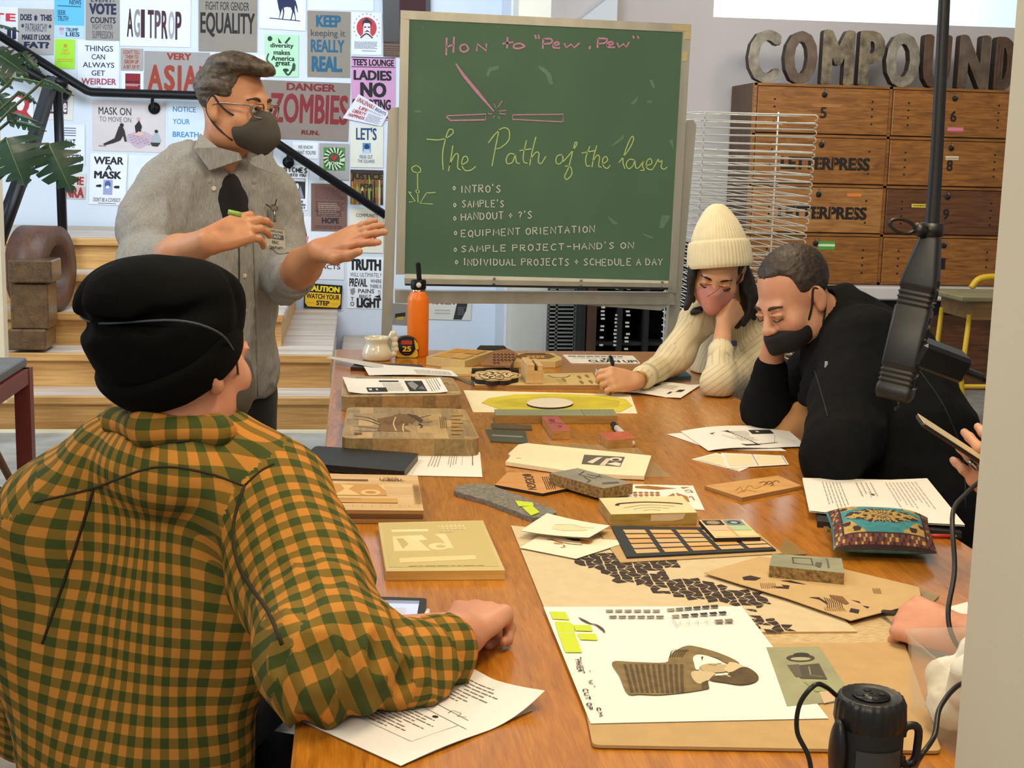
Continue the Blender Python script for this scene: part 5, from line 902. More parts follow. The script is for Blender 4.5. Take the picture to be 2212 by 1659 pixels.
# engraved plywood box and board, the black device and its paper
e = empty('engraved_plywood_box', tuple(onz(808, 1120)), 'flat plywood box engraved with letters and a key, comb cuts on its edge', 'box'); h = .027
T = [onz(x, y, TZ+h) for x, y in ((695, 1023), (902, 1027), (915, 1103), (690, 1101))]; q = Q(T)
m = M()
for z0, z1, mt in ((0, .010, mapend), (.0105, .018, flat('#6f5028')), (.0185, h, mapend)): m.prism([V3(p[0], p[1], TZ+.001+z1-.001) for p in T], [V3(p[0], p[1], TZ+.001+z0) for p in T], maple, mt)
m.build('box', e); m = M()
draw(m, q, [('r', .1, .16, .48, .21, '#6f4518'), ('p', [(.1, .3), (.62, .3), (.66, .62), (.11, .62)], '#c08e4a'), ('p', [(.2, .32), (.34, .34), (.28, .45), (.4, .62), (.14, .62), (.24, .45)], '#dcb877'), ('e', .5, .54, .1, .08, '#dcb877'), ('e', .5, .54, .055, .04, '#b88440'), ('p', [(.58, .32), (.64, .32), (.65, .5)], '#dcb877'), ('r', .11, .7, .76, .82, '#c4954f'), ('r', .11, .7, .4, .76, '#b98844')]+[('l', [(.6+.03*i, .12+.03*(i % 3)), (.62+.03*i, .2), (.65+.03*i, .15+.04*(i % 2))], .0022, '#7a5524') for i in range(8)]+[('l', [(.64+.04*(i % 4), .1+.05*(i//4)), (.7+.03*(i % 4), .16+.04*(i//4))], .002, '#7a5524') for i in range(8)]+[('r', .93, .32+.033*i, .995, .338+.033*i, '#8a6430') for i in range(16)]+[('r', .05+.09*i, .0, .053+.09*i, .03, char) for i in range(11)]+[('r', .05+.09*i, .95, .054+.09*i, 1, '#8a6430') for i in range(11)]); m.build('engraving', e)
h = .016; slab('engraved_pale_board', 'pale board engraved with light letters, nearest of the wooden samples', 'board', [(817, 1129), (1043, 1124), (1091, 1232), (834, 1234)], h, mat('greenish_ply', '#c8b67a', .5, var=.08, vs=10), side=wood('ply_edge', '#dcb46a', '#c49a50', sc=(3, 3, 90)), items=[('r', .03, .03, .97, .93, '#bfae72'), ('r', .11, .17, .45, .22, '#e2d0a0'), ('p', [(.11, .32), (.27, .3), (.34, .42), (.42, .62), (.1, .62)], '#dccb98'), ('p', [(.14, .36), (.2, .36), (.24, .48), (.18, .58)], '#b9a86c'), ('p', [(.24, .31), (.38, .3), (.42, .4), (.3, .42)], '#e0d0a0'), ('e', .5, .54, .09, .07, '#dccb98'), ('e', .52, .54, .045, .03, '#bfae72'), ('p', [(.5, .29), (.6, .28), (.63, .58), (.58, .58), (.55, .4)], '#dccb98'), ('p', [(.13, .76), (.8, .72), (.79, .8), (.13, .85)], '#d9c690')]+[('l', [(.55+.04*(i % 6), .1+.06*(i//6)), (.58+.04*(i % 6), .15+.05*(i//6)), (.6+.04*(i % 6), .09+.06*(i//6))], .0022, '#d6c694') for i in range(15)]+[('x', .2, .91, .85, .925, 1, '#8f7d48')])
sheet('printed_list', 'white sheet of printed lists tucked under the black device', 'paper', [(900, 979), (1037, 977), (1042, 1031), (870, 1027)], [('y', .25, .12, .42, .75, 4, '#a19c92'), ('y', .52, .14, .66, .7, 4, '#a19c92'), ('y', .72, .12, .74, .8, 1, '#a19c92'), ('y', .86, .14, .9, .6, 1, '#55524c')], z0=TZ+.001)
e = empty('black_flat_device', tuple(onz(770, 1020)), 'black flat electronic device with ports lying on the table edge', 'device'); h = .018
P = rounded([onz(x, y, TZ+h) for x, y in ((683, 963), (905, 979), (873, 1018), (634, 998))], .012); DV = mat('matt_black_plastic', '#1b1d1c', .55, var=.08)
m = M(); m.prism(P, [V3(p[0], p[1], TZ+.003) for p in P], DV, mat('black_plastic_side', '#131413', .4)); m.build('body', e)
a, b = onz(905, 979, TZ+.011), onz(873, 1018, TZ+.011); m = M(); d = b-a
for u in (.25, .45, .62, .8): m.box(a+d*u+V3(.0006, 0, 0), (.004, .014, .007), flat('#4a4d4c'), R=np.stack([nrm(np.cross(d, (0, 0, 1))), nrm(d), V3(0, 0, 1)], 1))
m.build('port', e)
# right side: papers, cards, plaque, notebooks
ph = '#201e1d'
sheet('printed_handout', 'lower handout sheet poking out left under the man\'s printed pages', 'paper', [(1440, 938), (1600, 925), (1700, 975), (1540, 972)], [('l', [(.1, .4), (.3, .7), (.5, .75)], .002, GR)], z0=TZ+.0008)
sheet('printed_handout', 'printed handout with two black pictures in front of the man in black', 'paper', [(1470, 932), (1690, 918), (1743, 965), (1530, 974)], [('p', [(.2, .3), (.4, .22), (.56, .88), (.4, .92)], ph), ('r', .6, .22, .82, .4, ph), ('p', [(.28, .42), (.32, .4), (.4, .6), (.36, .62)], '#d9d6d0'), ('r', .66, .27, .69, .32, '#c9c6c0'), ('x', .4, .25, .58, .7, 8, '#c6c2ba'), ('l', [(.5, .86), (.75, .80)], .004, ph, 1), ('l', [(.72, .8), (.8, .5), (.95, .8)], .0012, GR, 1)], z0=TZ+.003, bend=lambda u, v: (.008*math.sin(PI*u)*(1-v)+.004*abs(math.sin(5*u))*v)*(1-u)*1.6)
sheet('printed_handout', 'printed page with black photo strips under the woman\'s pen hand', 'paper', [(1400, 826), (1514, 833), (1470, 862), (1322, 846)], [('r', .1, .2, .38, .42, ph), ('p', [(.2, .75), (.75, .62), (.76, .78), (.22, .92)], ph), ('r', .78, .42, .88, .6, ph), ('x', .45, .2, .7, .5, 5, '#c2beb6')], z0=TZ+.001, bend=lambda u, v: .004*abs(math.sin(u*4)))
lab = mat('label_cream', '#e8dbb6', .7, var=.03)
for px, lb_, it in (([(1547, 978), (1632, 1003), (1598, 1018), (1494, 992)], 'cream ruled card, the lower left of the two beside the plaque', [('p', [(.06, .1), (.94, .1), (.94, .9), (.06, .9)], lab), ('l', [(.05, .95), (.95, .95)], .002, '#8c90a8', 1)]), ([(1557, 978), (1692, 984), (1704, 1003), (1570, 1011)], 'cream ruled card with blue lines, overlapping the other card', [('r', .05, .08, .48, .9, lab), ('r', .53, .08, .94, .9, lab), ('l', [(.5, .02), (.51, .96)], .003, '#9a9cb4', 1), ('l', [(.97, .05), (.97, .95)], .0025, '#8c90a8', 1)])): slab('ruled_card', lb_, 'card', px, .001, PW, z0=TZ+(.0006 if 'lower' in lb_ else .002), items=it, group='ruled cards')
slab('engraved_plaque', 'small plywood plaque with a burnt sketch right of the thick block', 'plaque', [(1522, 1049), (1680, 1027), (1732, 1049), (1603, 1075)], .008, wood('plaque_ply', '#dba966', '#c6924e', sc=(4, 24, 24)), side=mapend, extra=[(QP(TZ+.0088), [('l', [(1588, 1060), (1600, 1052), (1606, 1062), (1618, 1048), (1630, 1055), (1645, 1050)], .002, '#b07c3c'), ('l', [(1592, 1066), (1610, 1058), (1634, 1062)], .002, '#b07c3c'), ('l', [(1640, 1043), (1652, 1040), (1660, 1046), (1676, 1038), (1684, 1042)], .003, '#7a4a1c'), ('l', [(1650, 1048), (1662, 1039), (1670, 1046), (1665, 1049)], .003, '#7a4a1c')])])
e = slab('spiral_notebook', 'black notebook lying under the stack of printed pages at right', 'notebook', [(1760, 1062), (2010, 1060), (2078, 1150), (1766, 1126)], .012, flat('#1d1c1e'))
sheet('page_stack', 'stack of white printed pages under the carpet pouch', 'paper stack', [(1733, 1035), (2002, 1041), (2084, 1143), (1748, 1106)], [('y', .14, .12, .3, .9, 6, '#a8a298'), ('y', .4, .1, .55, .6, 4, '#b5afa5'), ('y', .64, .08, .9, .8, 9, '#b9b3a9'), ('e', .5, .42, .015, .025, '#555048'), ('e', .52, .8, .012, .02, '#555048'), ('l', [(.42, .35), (.48, .35), (.48, .5), (.42, .5), (.42, .35)], .001, GR, 1)], z0=TZ+.0165, bend=lambda u, v: .006*max(0, u-.7)*3, th=.003)
for i, (a, b, c_, l_) in enumerate((((2000, 1150), (2055, 1150), '#c9a02c', 'yellow pencil behind the carpet pouch'), ((2000, 1157), (2060, 1158), '#c23a30', 'red pencil behind the carpet pouch'))):
    A, B = onz(*a, TZ+.005), onz(*b, TZ+.005); t = M(); t.tube([A, B], .0038, mat('pencil_'+c_, c_, .4, var=.02), 6); t.tube([B, B+(B-A)*.12], [.0038, .0005], flat('#d8b88a'), 6); tag(t.build('pencil', origin='b'), l_, 'pencil', 'pencils')
# carpet pouch
e = empty('carpet_pouch', tuple(onz(1910, 1195)), 'turquoise zip pouch woven like a Persian carpet on the right table side', 'pouch')
c = [onz(x, y, z_) for x, y, z_ in ((1783, 1106, TZ+.04), (2004, 1118, TZ+.04), (2026, 1196, TZ+.021), (1800, 1188, TZ+.021))]; NX, NY = 96, 48; m = M()
def pz(u, v): g = (1-abs(2*u-1)**3.2)*(1-abs(2*v-1)**2.6); return max(0, g)**.55
PM = {k: mat('carpet_'+k, c_, .85, var=.25, vs=90) for k, c_ in dict(t='#3f8f98', g='#b79a52', d='#3a2426', m='#6a3c38', b='#27485a').items()}
def pat(u, v):
    x, y = abs(u-.5)*2, abs(v-.5)*2; a = math.atan2((v-.5)*1.2, (u-.5)*2); r = math.hypot(x*.9, y*1.05)
    if x > .97 or y > .94: return 't' if x > .97 else 'd'
    if x > .84 or y > .76: return 'm' if (int(u*46)+int(v*22)) % 3 else ('d' if (int(u*23)+int(v*11)) % 2 else 'g')
    if x > .80 or y > .70: return 'd'
    cr = math.hypot((x-.78)*1.1, (y-.68)*1.0)
    if cr < .40+.05*math.sin(9*a): return 'g' if math.sin(34*u)*math.sin(30*v) > -.25 else 'd'
    rm = .52*(1+.10*math.cos(8*a))*(1/(.62+.55*abs(math.sin(a))))*.78
    if r < rm*.35: return 'm' if math.sin(12*a+20*r) > 0 else 'g'
    if r < rm*.75: return 'g' if math.sin(14*a)*math.sin(26*r) > -.35 else 'd'
    if r < rm*.95: return 'd' if math.sin(18*a) > -.2 else 'g'
    if r < rm*1.03 and x < .7: return 'b'
    return 't'
def pp(u, v, sgn):
    pin = .06*(4*(u-.5)**2)*0; uu, vv = u, v
    k = .05*math.sin(PI*u)*(2*v-1)*-1*.6; q_ = (1-uu)*(1-vv)*c[0]+uu*(1-vv)*c[1]+uu*vv*c[2]+(1-uu)*vv*c[3]; cen = sum(c)/4
    q_ = q_+(cen-q_)*(.07*math.sin(PI*u)*abs(2*v-1)**2+.05*math.sin(PI*v)*abs(2*u-1)**2); return q_+V3(0, 0, sgn*(.034 if sgn > 0 else .018)*pz(u, v)+.0)
V = [pp(i/NX, j/NY, 1) for j in range(NY+1) for i in range(NX+1)]
for k in PM:
    F = [(j*(NX+1)+i, (j+1)*(NX+1)+i, (j+1)*(NX+1)+i+1, j*(NX+1)+i+1) for j in range(NY) for i in range(NX) if pat((i+.5)/NX, (j+.5)/NY) == k]
    m.add(V, F, PM[k], True)
F = [(j*(NX+1)+i, j*(NX+1)+i+1, (j+1)*(NX+1)+i+1, (j+1)*(NX+1)+i) for j in range(NY) for i in range(NX)]
m.add([pp(i/NX, j/NY, -1) for j in range(NY+1) for i in range(NX+1)], F, PM['t'], True); m.build('fabric', e)
M().box(V3(0, 0, 0)+(c[0]+c[3])/2+V3(-.004, 0, .002), (.007, .02, .006), mat('brass', '#b08d3c', .3, metal=.8, var=.05)).build('zip_pull', e)
# foreground: kraft, lattice board, portrait print, cards
kraft = mat('kraft_board', '#bb9a68', .75, var=.07, vs=30); kraftl = mat('pale_chipboard', '#cdbb95', .75, var=.06, vs=40)
slab('brown_sheet', 'brown card sheet showing right and left of the black grid card', 'card', [(1290, 1143), (1640, 1152), (1690, 1195), (1340, 1215)], .0012, kraft, z0=TZ+.005)
LAT = (2/3)
e = empty('laser_cut_chipboard', tuple(onz(1480, 1360)), 'large pale chipboard cut with a winding lattice of dark cells', 'board'); T = [onz(x, y, TZ+.004) for x, y in ((1104, 1135), (1660, 1190), (1852, 1364), (1198, 1368))]
M().prism(T, [V3(p[0], p[1], TZ+.0006) for p in T], kraftl, kraft).build('sheet', e)
BAND = [[(1222, 1206), (1290, 1192), (1380, 1195), (1475, 1203), (1465, 1225), (1432, 1230), (1440, 1248), (1500, 1250), (1560, 1262), (1660, 1288), (1655, 1312), (1630, 1320), (1560, 1300), (1540, 1300), (1460, 1290), (1400, 1275), (1390, 1262), (1330, 1255), (1300, 1235), (1270, 1225)], [(1612, 1338), (1645, 1328), (1690, 1345), (1716, 1358), (1700, 1365), (1650, 1362), (1620, 1352)]]
def inside(x, y, P):
    r = False; j = len(P)-1
    for i in range(len(P)):
        if (P[i][1] > y) != (P[j][1] > y) and x < (P[j][0]-P[i][0])*(y-P[i][1])/(P[j][1]-P[i][1])+P[i][0]: r = not r
        j = i
    return r
def topx(p):
    d = p-CAM; z = d@_f; return CX+FPX*(d@_R)/z, CY-FPX*(d@_U)/z
g = .0165; z = TZ+.0046; dark = flat('#2a140d'); LM = [M(), M()]
def lv_(i, j): a = ((i*7+j*13) % 5-2)*.11; b = ((i*11+j*5) % 5-2)*.11; return V3(.1+(i+(.35 if j % 2 else 0)+a)*g, 1.70+(j+(.3 if i % 2 else 0)+b)*g*.95, z)
for i in range(0, 62):
    for j in range(0, 42):
        P = np.array([lv_(i, j), lv_(i+1, j), lv_(i+1, j+1), lv_(i, j+1)]); cc = P.mean(0); px = topx(cc); w_ = [k for k in (0, 1) if inside(*px, BAND[k])]
        if not w_ or (i % 7 == 3 and j % 6 == 2): continue
        m = LM[w_[0]]; P = cc+(P-cc)*.86
        if (i*3+j) % 4: m.poly(list(P), dark)
        else:
            for tri in ((P[0], P[1], P[2]), (P[0], P[2], P[3])): tc_ = (tri[0]+tri[1]+tri[2])/3; m.poly([tc_+(t-tc_)*.82 for t in tri], dark)
for m in LM: m.build('lattice_cut', e)
KP = [(1520, 1237), (1640, 1202), (1760, 1214), (1985, 1268), (1992, 1300), (1838, 1340), (1700, 1292), (1600, 1262)]
slab('kraft_cut_sheet', 'brown paper sheet with cut-out shrimp shapes on the chipboard', 'paper', KP, .0012, mat('kraft_paper', '#c3a472', .75, var=.07, vs=30), z0=TZ+.009, extra=[(QP(TZ+.0104, 1100, 1100, .3617), [('p', [(1392, 405), (1440, 395), (1505, 410), (1470, 425), (1400, 422)], dark), ('p', [(1565, 460), (1640, 462), (1625, 450), (1675, 455), (1668, 475), (1600, 470)], dark), ('p', [(1790, 525), (1850, 525), (1905, 560), (1895, 566), (1850, 538)], dark), ('p', [(2040, 590), (2092, 600), (2085, 622), (2030, 612)], dark), ('p', [(1910, 510), (1990, 520), (2030, 560), (2010, 570), (1960, 545), (1920, 530)], '#7a5228'), ('p', [(2110, 575), (2170, 585), (2200, 590), (2150, 582), (2140, 592)], dark), ('p', [(2040, 540), (2090, 550), (2100, 562)], dark), ('p', [(1620, 425), (1680, 425), (1780, 450), (1700, 440)], dark)]+[('l', [(1880+i*14, 525+i*3), (1900+i*12, 560), (1900+i*13, 590)], .0015, '#5d3a18', 1) for i in range(8)]+[('l', [(1500+i*12, 440), (1510+i*12, 470)], .0014, '#8c6434', 1) for i in range(8)]+[('l', [(1880+i*14, 585), (1895+i*14, 605)], .0014, '#9c7440', 1) for i in range(9)]+[('l', [(2170+i*10, 470), (2180+i*10, 500)], .0014, '#8c6434', 1) for i in range(5)])])
slab('lino_block', 'grey lino block on the kraft sheet carved with a small machine outline', 'printing block', [(1668, 1196), (1818, 1206), (1824, 1238), (1662, 1222)], .02, mat('green_grey_lino', '#8f9078', .55, var=.22, vs=20), z0=TZ+.0105, side=part, extra=[(QP(TZ+.0309), [('l', [(1712, 1204), (1752, 1206), (1756, 1220), (1714, 1216), (1712, 1204)], .003, '#4a4a3e', 1), ('p', [(1762, 1214), (1776, 1215), (1772, 1226), (1760, 1222)], '#55554a'), ('l', [(1785, 1206), (1788, 1212), (1790, 1226)], .003, '#5c5c50', 1)])])
slab('clear_triangle', 'clear plastic corner behind the lino block on the kraft sheet', 'plastic sheet', [(1693, 1160), (1745, 1196), (1680, 1200)], .001, mat('amber_film', '#a58a58', .2, var=.05, alpha=.7), z0=TZ+.003)
slab('film_offcut', 'clear film offcut at the right corner of the kraft sheet', 'plastic sheet', [(1985, 1272), (2030, 1285), (2018, 1298), (1995, 1296)], .0008, mat('amber_film', '#a58a58'), z0=TZ+.002)
slab('handwritten_sheet', 'pale brown sheet covered with fine writing below the chipboard', 'paper', [(1640, 1370), (1850, 1345), (1960, 1300), (1985, 1386), (1650, 1392)], .0008, mat('text_sheet', '#d6c196', .75, var=.22, vs=70, col2='#a98a58', stretch=(1, 5, 1)), z0=TZ+.0004)
slab('grid_card', 'black card frame holding rows of plywood chips', 'card', [(1320, 1136), (1616, 1140), (1676, 1187), (1354, 1203)], .003, flat('#20262a'), z0=TZ+.0068, items=[('p', [(.07+.19*i, .13+.165*j), (.07+.19*i+.155, .13+.165*j), (.07+.19*i+.16, .13+.165*j+.125), (.075+.19*i, .13+.165*j+.125)], [maple, '#d8a868', '#cf9a58', maple][(i+j) % 4]) for i in range(5) for j in range(5)])
slab('sample_tile', 'square wood sample tile with pink and green panels on the grid card', 'tile', [(1510, 1123), (1604, 1122), (1643, 1160), (1545, 1162)], .008, flat('#e0c894'), z0=TZ+.0105, side=flat('#1a0f0a'), items=[('r', .04, .03, .48, .32, '#2a211c'), ('e', .26, .17, .15, .1, '#a08a68'), ('r', .52, .03, .94, .34, '#7a8a90'), ('e', .73, .18, .16, .11, '#2c3a44'), ('e', .73, .18, .08, .06, '#9ab0b8'), ('r', .04, .36, .52, .62, '#dcb498'), ('r', .55, .38, .97, .62, '#a8c49a'), ('r', .04, .66, .5, .95, '#e0c48c'), ('r', .52, .66, .97, .95, '#e4cc94'), ('l', [(.5, .4), (.53, .95)], .004, '#c79a68', 1)])
for px, z0, lb_, it, bd in (([(1170, 1156), (1362, 1170), (1244, 1208), (1122, 1184)], TZ+.006, 'white card with gold star drawing under its twin', [('p', [(.16, .25), (.2, .22), (.22, .28), (.27, .27), (.22, .32), (.2, .3), (.15, .33)], burn), ('l', [(.22, .3), (.35, .38), (.5, .42), (.65, .4)], .004, '#8a6430'), ('e', .36, .46, .06, .05, '#b88a4c'), ('l', [(.45, .5), (.52, .6), (.5, .66)], .003, burn), ('p', [(.3, .12), (.48, .1), (.6, .22), (.45, .24)], '#3c1d10'), ('p', [(.48, .1), (.68, .2), (.7, .32), (.6, .34)], '#b98a54')], None),
      ([(1182, 1112), (1318, 1139), (1272, 1165), (1124, 1150)], TZ+.017, 'white card with faint tan drawing, on top of the star card', [('p', [(.3, .55), (.42, .4), (.6, .35), (.75, .4), (.82, .5), (.7, .62), (.5, .7), (.35, .68)], '#e0cfa4'), ('l', [(.3, .45), (.5, .3), (.7, .35), (.85, .3)], .002, '#cdb88a')], lambda u, v: .01*(u-.5)**2)): sheet('white_card', lb_, 'card', px, it, z0=z0, bend=bd, m_=mat('card_white', '#e9e0c8', .7, var=.03), th=.001)
slab('kraft_folder', 'large kraft folder under the portrait print in the foreground', 'folder', [(1238, 1394), (1953, 1387), (2034, 1622), (1280, 1609)], .004, kraft, z0=TZ+.0016, rd=.01)
slab('film_postcard', 'grey-green photographic film card tucked under the portrait print', 'card', [(1655, 1398), (1770, 1397), (1846, 1512), (1700, 1526)], .001, mat('film_green', '#9a9a74', .4, var=.2, vs=12), z0=TZ+.0062, extra=[(QP(TZ+.0074, 1100, 1100, .3617), [('e', 1740, 888, 85, 22, '#3d372c'), ('e', 1745, 870, 50, 14, '#2a241c'), ('e', 1740, 893, 60, 10, '#a9a582'), ('p', [(1690, 935), (1850, 920), (1900, 1015), (1740, 1010)], '#4a4436'), ('p', [(1660, 930), (1730, 925), (1750, 1000), (1710, 1000)], '#5c5644'), ('l', [(1790, 940), (1800, 990), (1870, 1000)], .002, '#8f8a70', 1), ('p', [(1850, 1090), (1930, 1080), (1960, 1140), (1880, 1160)], '#c4a98c'), ('p', [(1760, 1030), (1890, 1025), (1930, 1080), (1830, 1090)], '#8d9a62')])])
SEP, SEP2 = mat('sepia_print', '#7d6a42', .8, var=.25, vs=60), mat('sepia_dark', '#57462a', .8, var=.3, vs=60)
cz = TZ+.0078; q = QP(cz, 1100, 1100, .3617); SK = '#b7a37a'
DR = [('p', [(240, 610), (335, 612), (360, 660), (260, 655)], STK), ('p', [(272, 670), (355, 672), (385, 690), (392, 740), (290, 736)], STK), ('p', [(290, 736), (392, 742), (435, 855), (335, 855)], STK), ('p', [(385, 690), (485, 692), (500, 728), (395, 725)], STK), ('p', [(405, 742), (515, 742), (530, 782), (425, 778)], STK), ('l', [(290, 737), (340, 740), (392, 738)], .0015, '#e9e4cc'), ('l', [(415, 645), (440, 660), (480, 680), (520, 690), (555, 715), (570, 735)], [.0015, .006, .003, .0055, .002], '#4c3a26'),
      ('p', [(615, 912), (750, 912), (930, 915), (955, 880), (1000, 840), (1060, 815), (1120, 820), (1230, 850), (1330, 890), (1375, 920), (1340, 928), (1290, 915), (1230, 885), (1130, 868), (1098, 890), (1105, 930), (1140, 950), (1090, 975), (1095, 1010), (1150, 1040), (1190, 1060), (1190, 1070), (1130, 1082), (1040, 1095), (900, 1108), (780, 1105), (705, 1100), (660, 1000)], SEP),
      ('p', [(1098, 885), (1130, 868), (1200, 880), (1270, 915), (1180, 925), (1140, 940), (1135, 957), (1115, 955), (1105, 925)], '#e9e5da'), ('p', [(1142, 935), (1200, 920), (1260, 925), (1330, 935), (1310, 965), (1230, 975), (1160, 965)], SK), ('p', [(1315, 912), (1350, 915), (1400, 935), (1380, 958), (1310, 975), (1280, 955)], '#cbb991'), ('p', [(1090, 970), (1150, 965), (1230, 978), (1210, 1000), (1180, 1030), (1130, 1040), (1095, 1010)], '#c4b189'), ('p', [(1330, 972), (1400, 940), (1460, 965), (1490, 1005), (1460, 1035), (1380, 1048), (1290, 1035), (1200, 1020), (1230, 995), (1290, 990)], SEP2), ('p', [(1150, 1035), (1185, 1020), (1195, 1068), (1150, 1075)], SEP2), ('p', [(1145, 880), (1160, 880), (1152, 905)], '#3a3020'), ('l', [(1190, 925), (1215, 930), (1240, 928)], .002, '#6a5836'), ('l', [(1270, 985), (1300, 990), (1320, 1000)], .003, '#cbb991')]
DR += [('l', [(690+34*i, 925), (710+32*i, 1000), (735+30*i, 1092)], .004, SEP2) for i in range(11)]+[('l', [(960+14*i, 880), (970+16*i, 850), (1000+14*i, 838)], .0015, SEP2) for i in range(6)]
DR += [('p', [(575+56*i, 600), (618+56*i, 598), (622+56*i, 610), (580+56*i, 612)], '#8c8676') for i in range(6)]+[('p', [(595+56*i, 636), (640+56*i, 634), (645+56*i, 645), (600+56*i, 647)], '#6d6858') for i in range(6)]+[('p', [(940+52*i, 594-4*i), (985+52*i, 590-4*i), (990+52*i, 603-4*i), (947+52*i, 606-4*i)], ['#8f8876', '#6a6354', '#4a4438', '#332d24', '#2a241c', '#241e18'][i]) for i in range(6)]+[('p', [(968+56*i, 632-4*i), (1012+56*i, 628-4*i), (1020+56*i, 642-4*i), (977+56*i, 644-4*i)], ['#8a8270', '#50493c', '#332d24', '#2a241c', '#1f1a14', '#1a1510'][i]) for i in range(6)]+[('l', [(1018+54*i, 688-3*i), (1060+54*i, 684-3*i), (1066+54*i, 668-3*i), (1022+54*i, 670-3*i), (1018+54*i, 688-3*i)], .0008, GR, 1) for i in range(4)]+[('p', [(1226+58*i, 660-3*i), (1272+58*i, 656-3*i), (1282+58*i, 674-3*i), (1236+58*i, 677-3*i)], '#7c7260') for i in range(2)]+[('l', [(970, 645), (1000, 690), (1010, 705)], .001, GR)]
DR = [('p', [tuple(p) for p in catmull(d[1], 4, True)], d[2]) if d[0] == 'p' and len(d[1]) > 6 else d for d in DR]
wq = [onz(1100+x*.3617, 1100+y*.3617, cz) for x, y in ((462, 880), (560, 1235), (535, 1240), (425, 882))]; wq2 = [onz(1100+x*.3617, 1100+y*.3617, cz) for x, y in ((428, 885), (505, 1205), (470, 1210), (388, 888))]
sheet('portrait_print', 'white sheet with a sepia portrait of a person and lime patches, foreground', 'print', [(1174, 1311), (1602, 1310), (1790, 1552), (1276, 1563)], [], z0=TZ+.0068, extra=[(q, DR), (Q(wq), [('k', '" 1W" 1.55CM', .25, .1, 1, .9, .0018, '#2c2a28')]), (Q(wq2), [('k', '"PHASER"', .0, .05, .32, .95, .0018, '#2c2a28'), ('k', '30% CUT OP', .36, .1, .98, .9, .0018, '#2c2a28')])], bend=lambda u, v: -.0004)
# teal notebooks under the woman's arm
slab('teal_notebook', 'teal notebook under the woman\'s bent sleeve', 'notebook', [(1385, 802), (1480, 800), (1493, 812), (1400, 820)], .01, mat('teal_cover', '#3f6a78', .5, var=.05))
slab('teal_notebook', 'teal edged notebook with white pages by the woman\'s pen hand', 'notebook', [(1287, 795), (1340, 798), (1335, 812), (1300, 808)], .012, mat('teal_cover', '#3f6a78'), side=flat('#d9d4c4'))
# ---------------- people ----------------
from mathutils.bvhtree import BVHTree
J = ony
def skinm(name, c, c2): return mat(name, c, .5, var=.1, vs=14, col2=c2, bump=.06, bs=260, sss=.06)
SK_M = skinm('skin_tan', '#c58f69', '#b87c58'); SK_P = skinm('skin_pink', '#cf977a', '#bf8064'); SK_W = skinm('skin_warm', '#d6a47e', '#ca966f'); SK_F = skinm('skin_fair', '#d3a184', '#c48a6e')
EYEW = mat('eye_white', '#d9d3cb', .25, var=.02); IRIS = mat('eye_iris', '#2b1c14', .15, var=0)
def disp(v, f, amp, sc, seed=0, st=(1, 1, 1), ridge=True):
    n = vnormals(v, f); a = vnoise(v*np.array(st), sc, seed); b = vnoise(v*np.array(st), sc*2.3, seed+5)
    d = (1-2*np.abs(a))*.7+b*.3 if ridge else a*.7+b*.3
    return v+n*(amp*d)[:, None]
def seguv(v, f, segs):
    c = v[f].mean(1); best = np.full(len(f), 9e9); uv = np.zeros((len(f), 4, 2))
    for sg in segs:
        a, b, ref, R, rad = sg[:5]
        a, b = np.asarray(a, float), np.asarray(b, float); d = nrm(b-a); L = np.linalg.norm(b-a); e1 = nrm(np.asarray(ref)-np.dot(ref, d)*d); e2 = np.cross(d, e1)
        t = np.clip((c-a)@d, -.03, L+.03); dist = np.linalg.norm(c-a-t[:, None]*d, axis=1)/rad
        q = v[f]-a; al = q@d; an = np.arctan2(q@e2, q@e1); ac = np.arctan2((c-a)@e2, (c-a)@e1)[:, None]
        an = ac+(an-ac+PI) % (2*PI)-PI
        u_ = an*R
        if len(sg) > 5: u_ = R*np.arcsin(np.clip((q@e2)/(R*1.25), -1, 1))*1.25
        m = dist < best; best[m] = dist[m]; uv[m] = np.stack([u_, al], 2)[m]
    return uv.reshape(-1, 2)
def put(name, vf, m_, parent, uv=None, label=None):
    v, f = vf; M_ = M(); M_.add(v, f, m_, True); o = M_.build(name, parent, uv=uv)
    if label: o['label'] = label
    return o
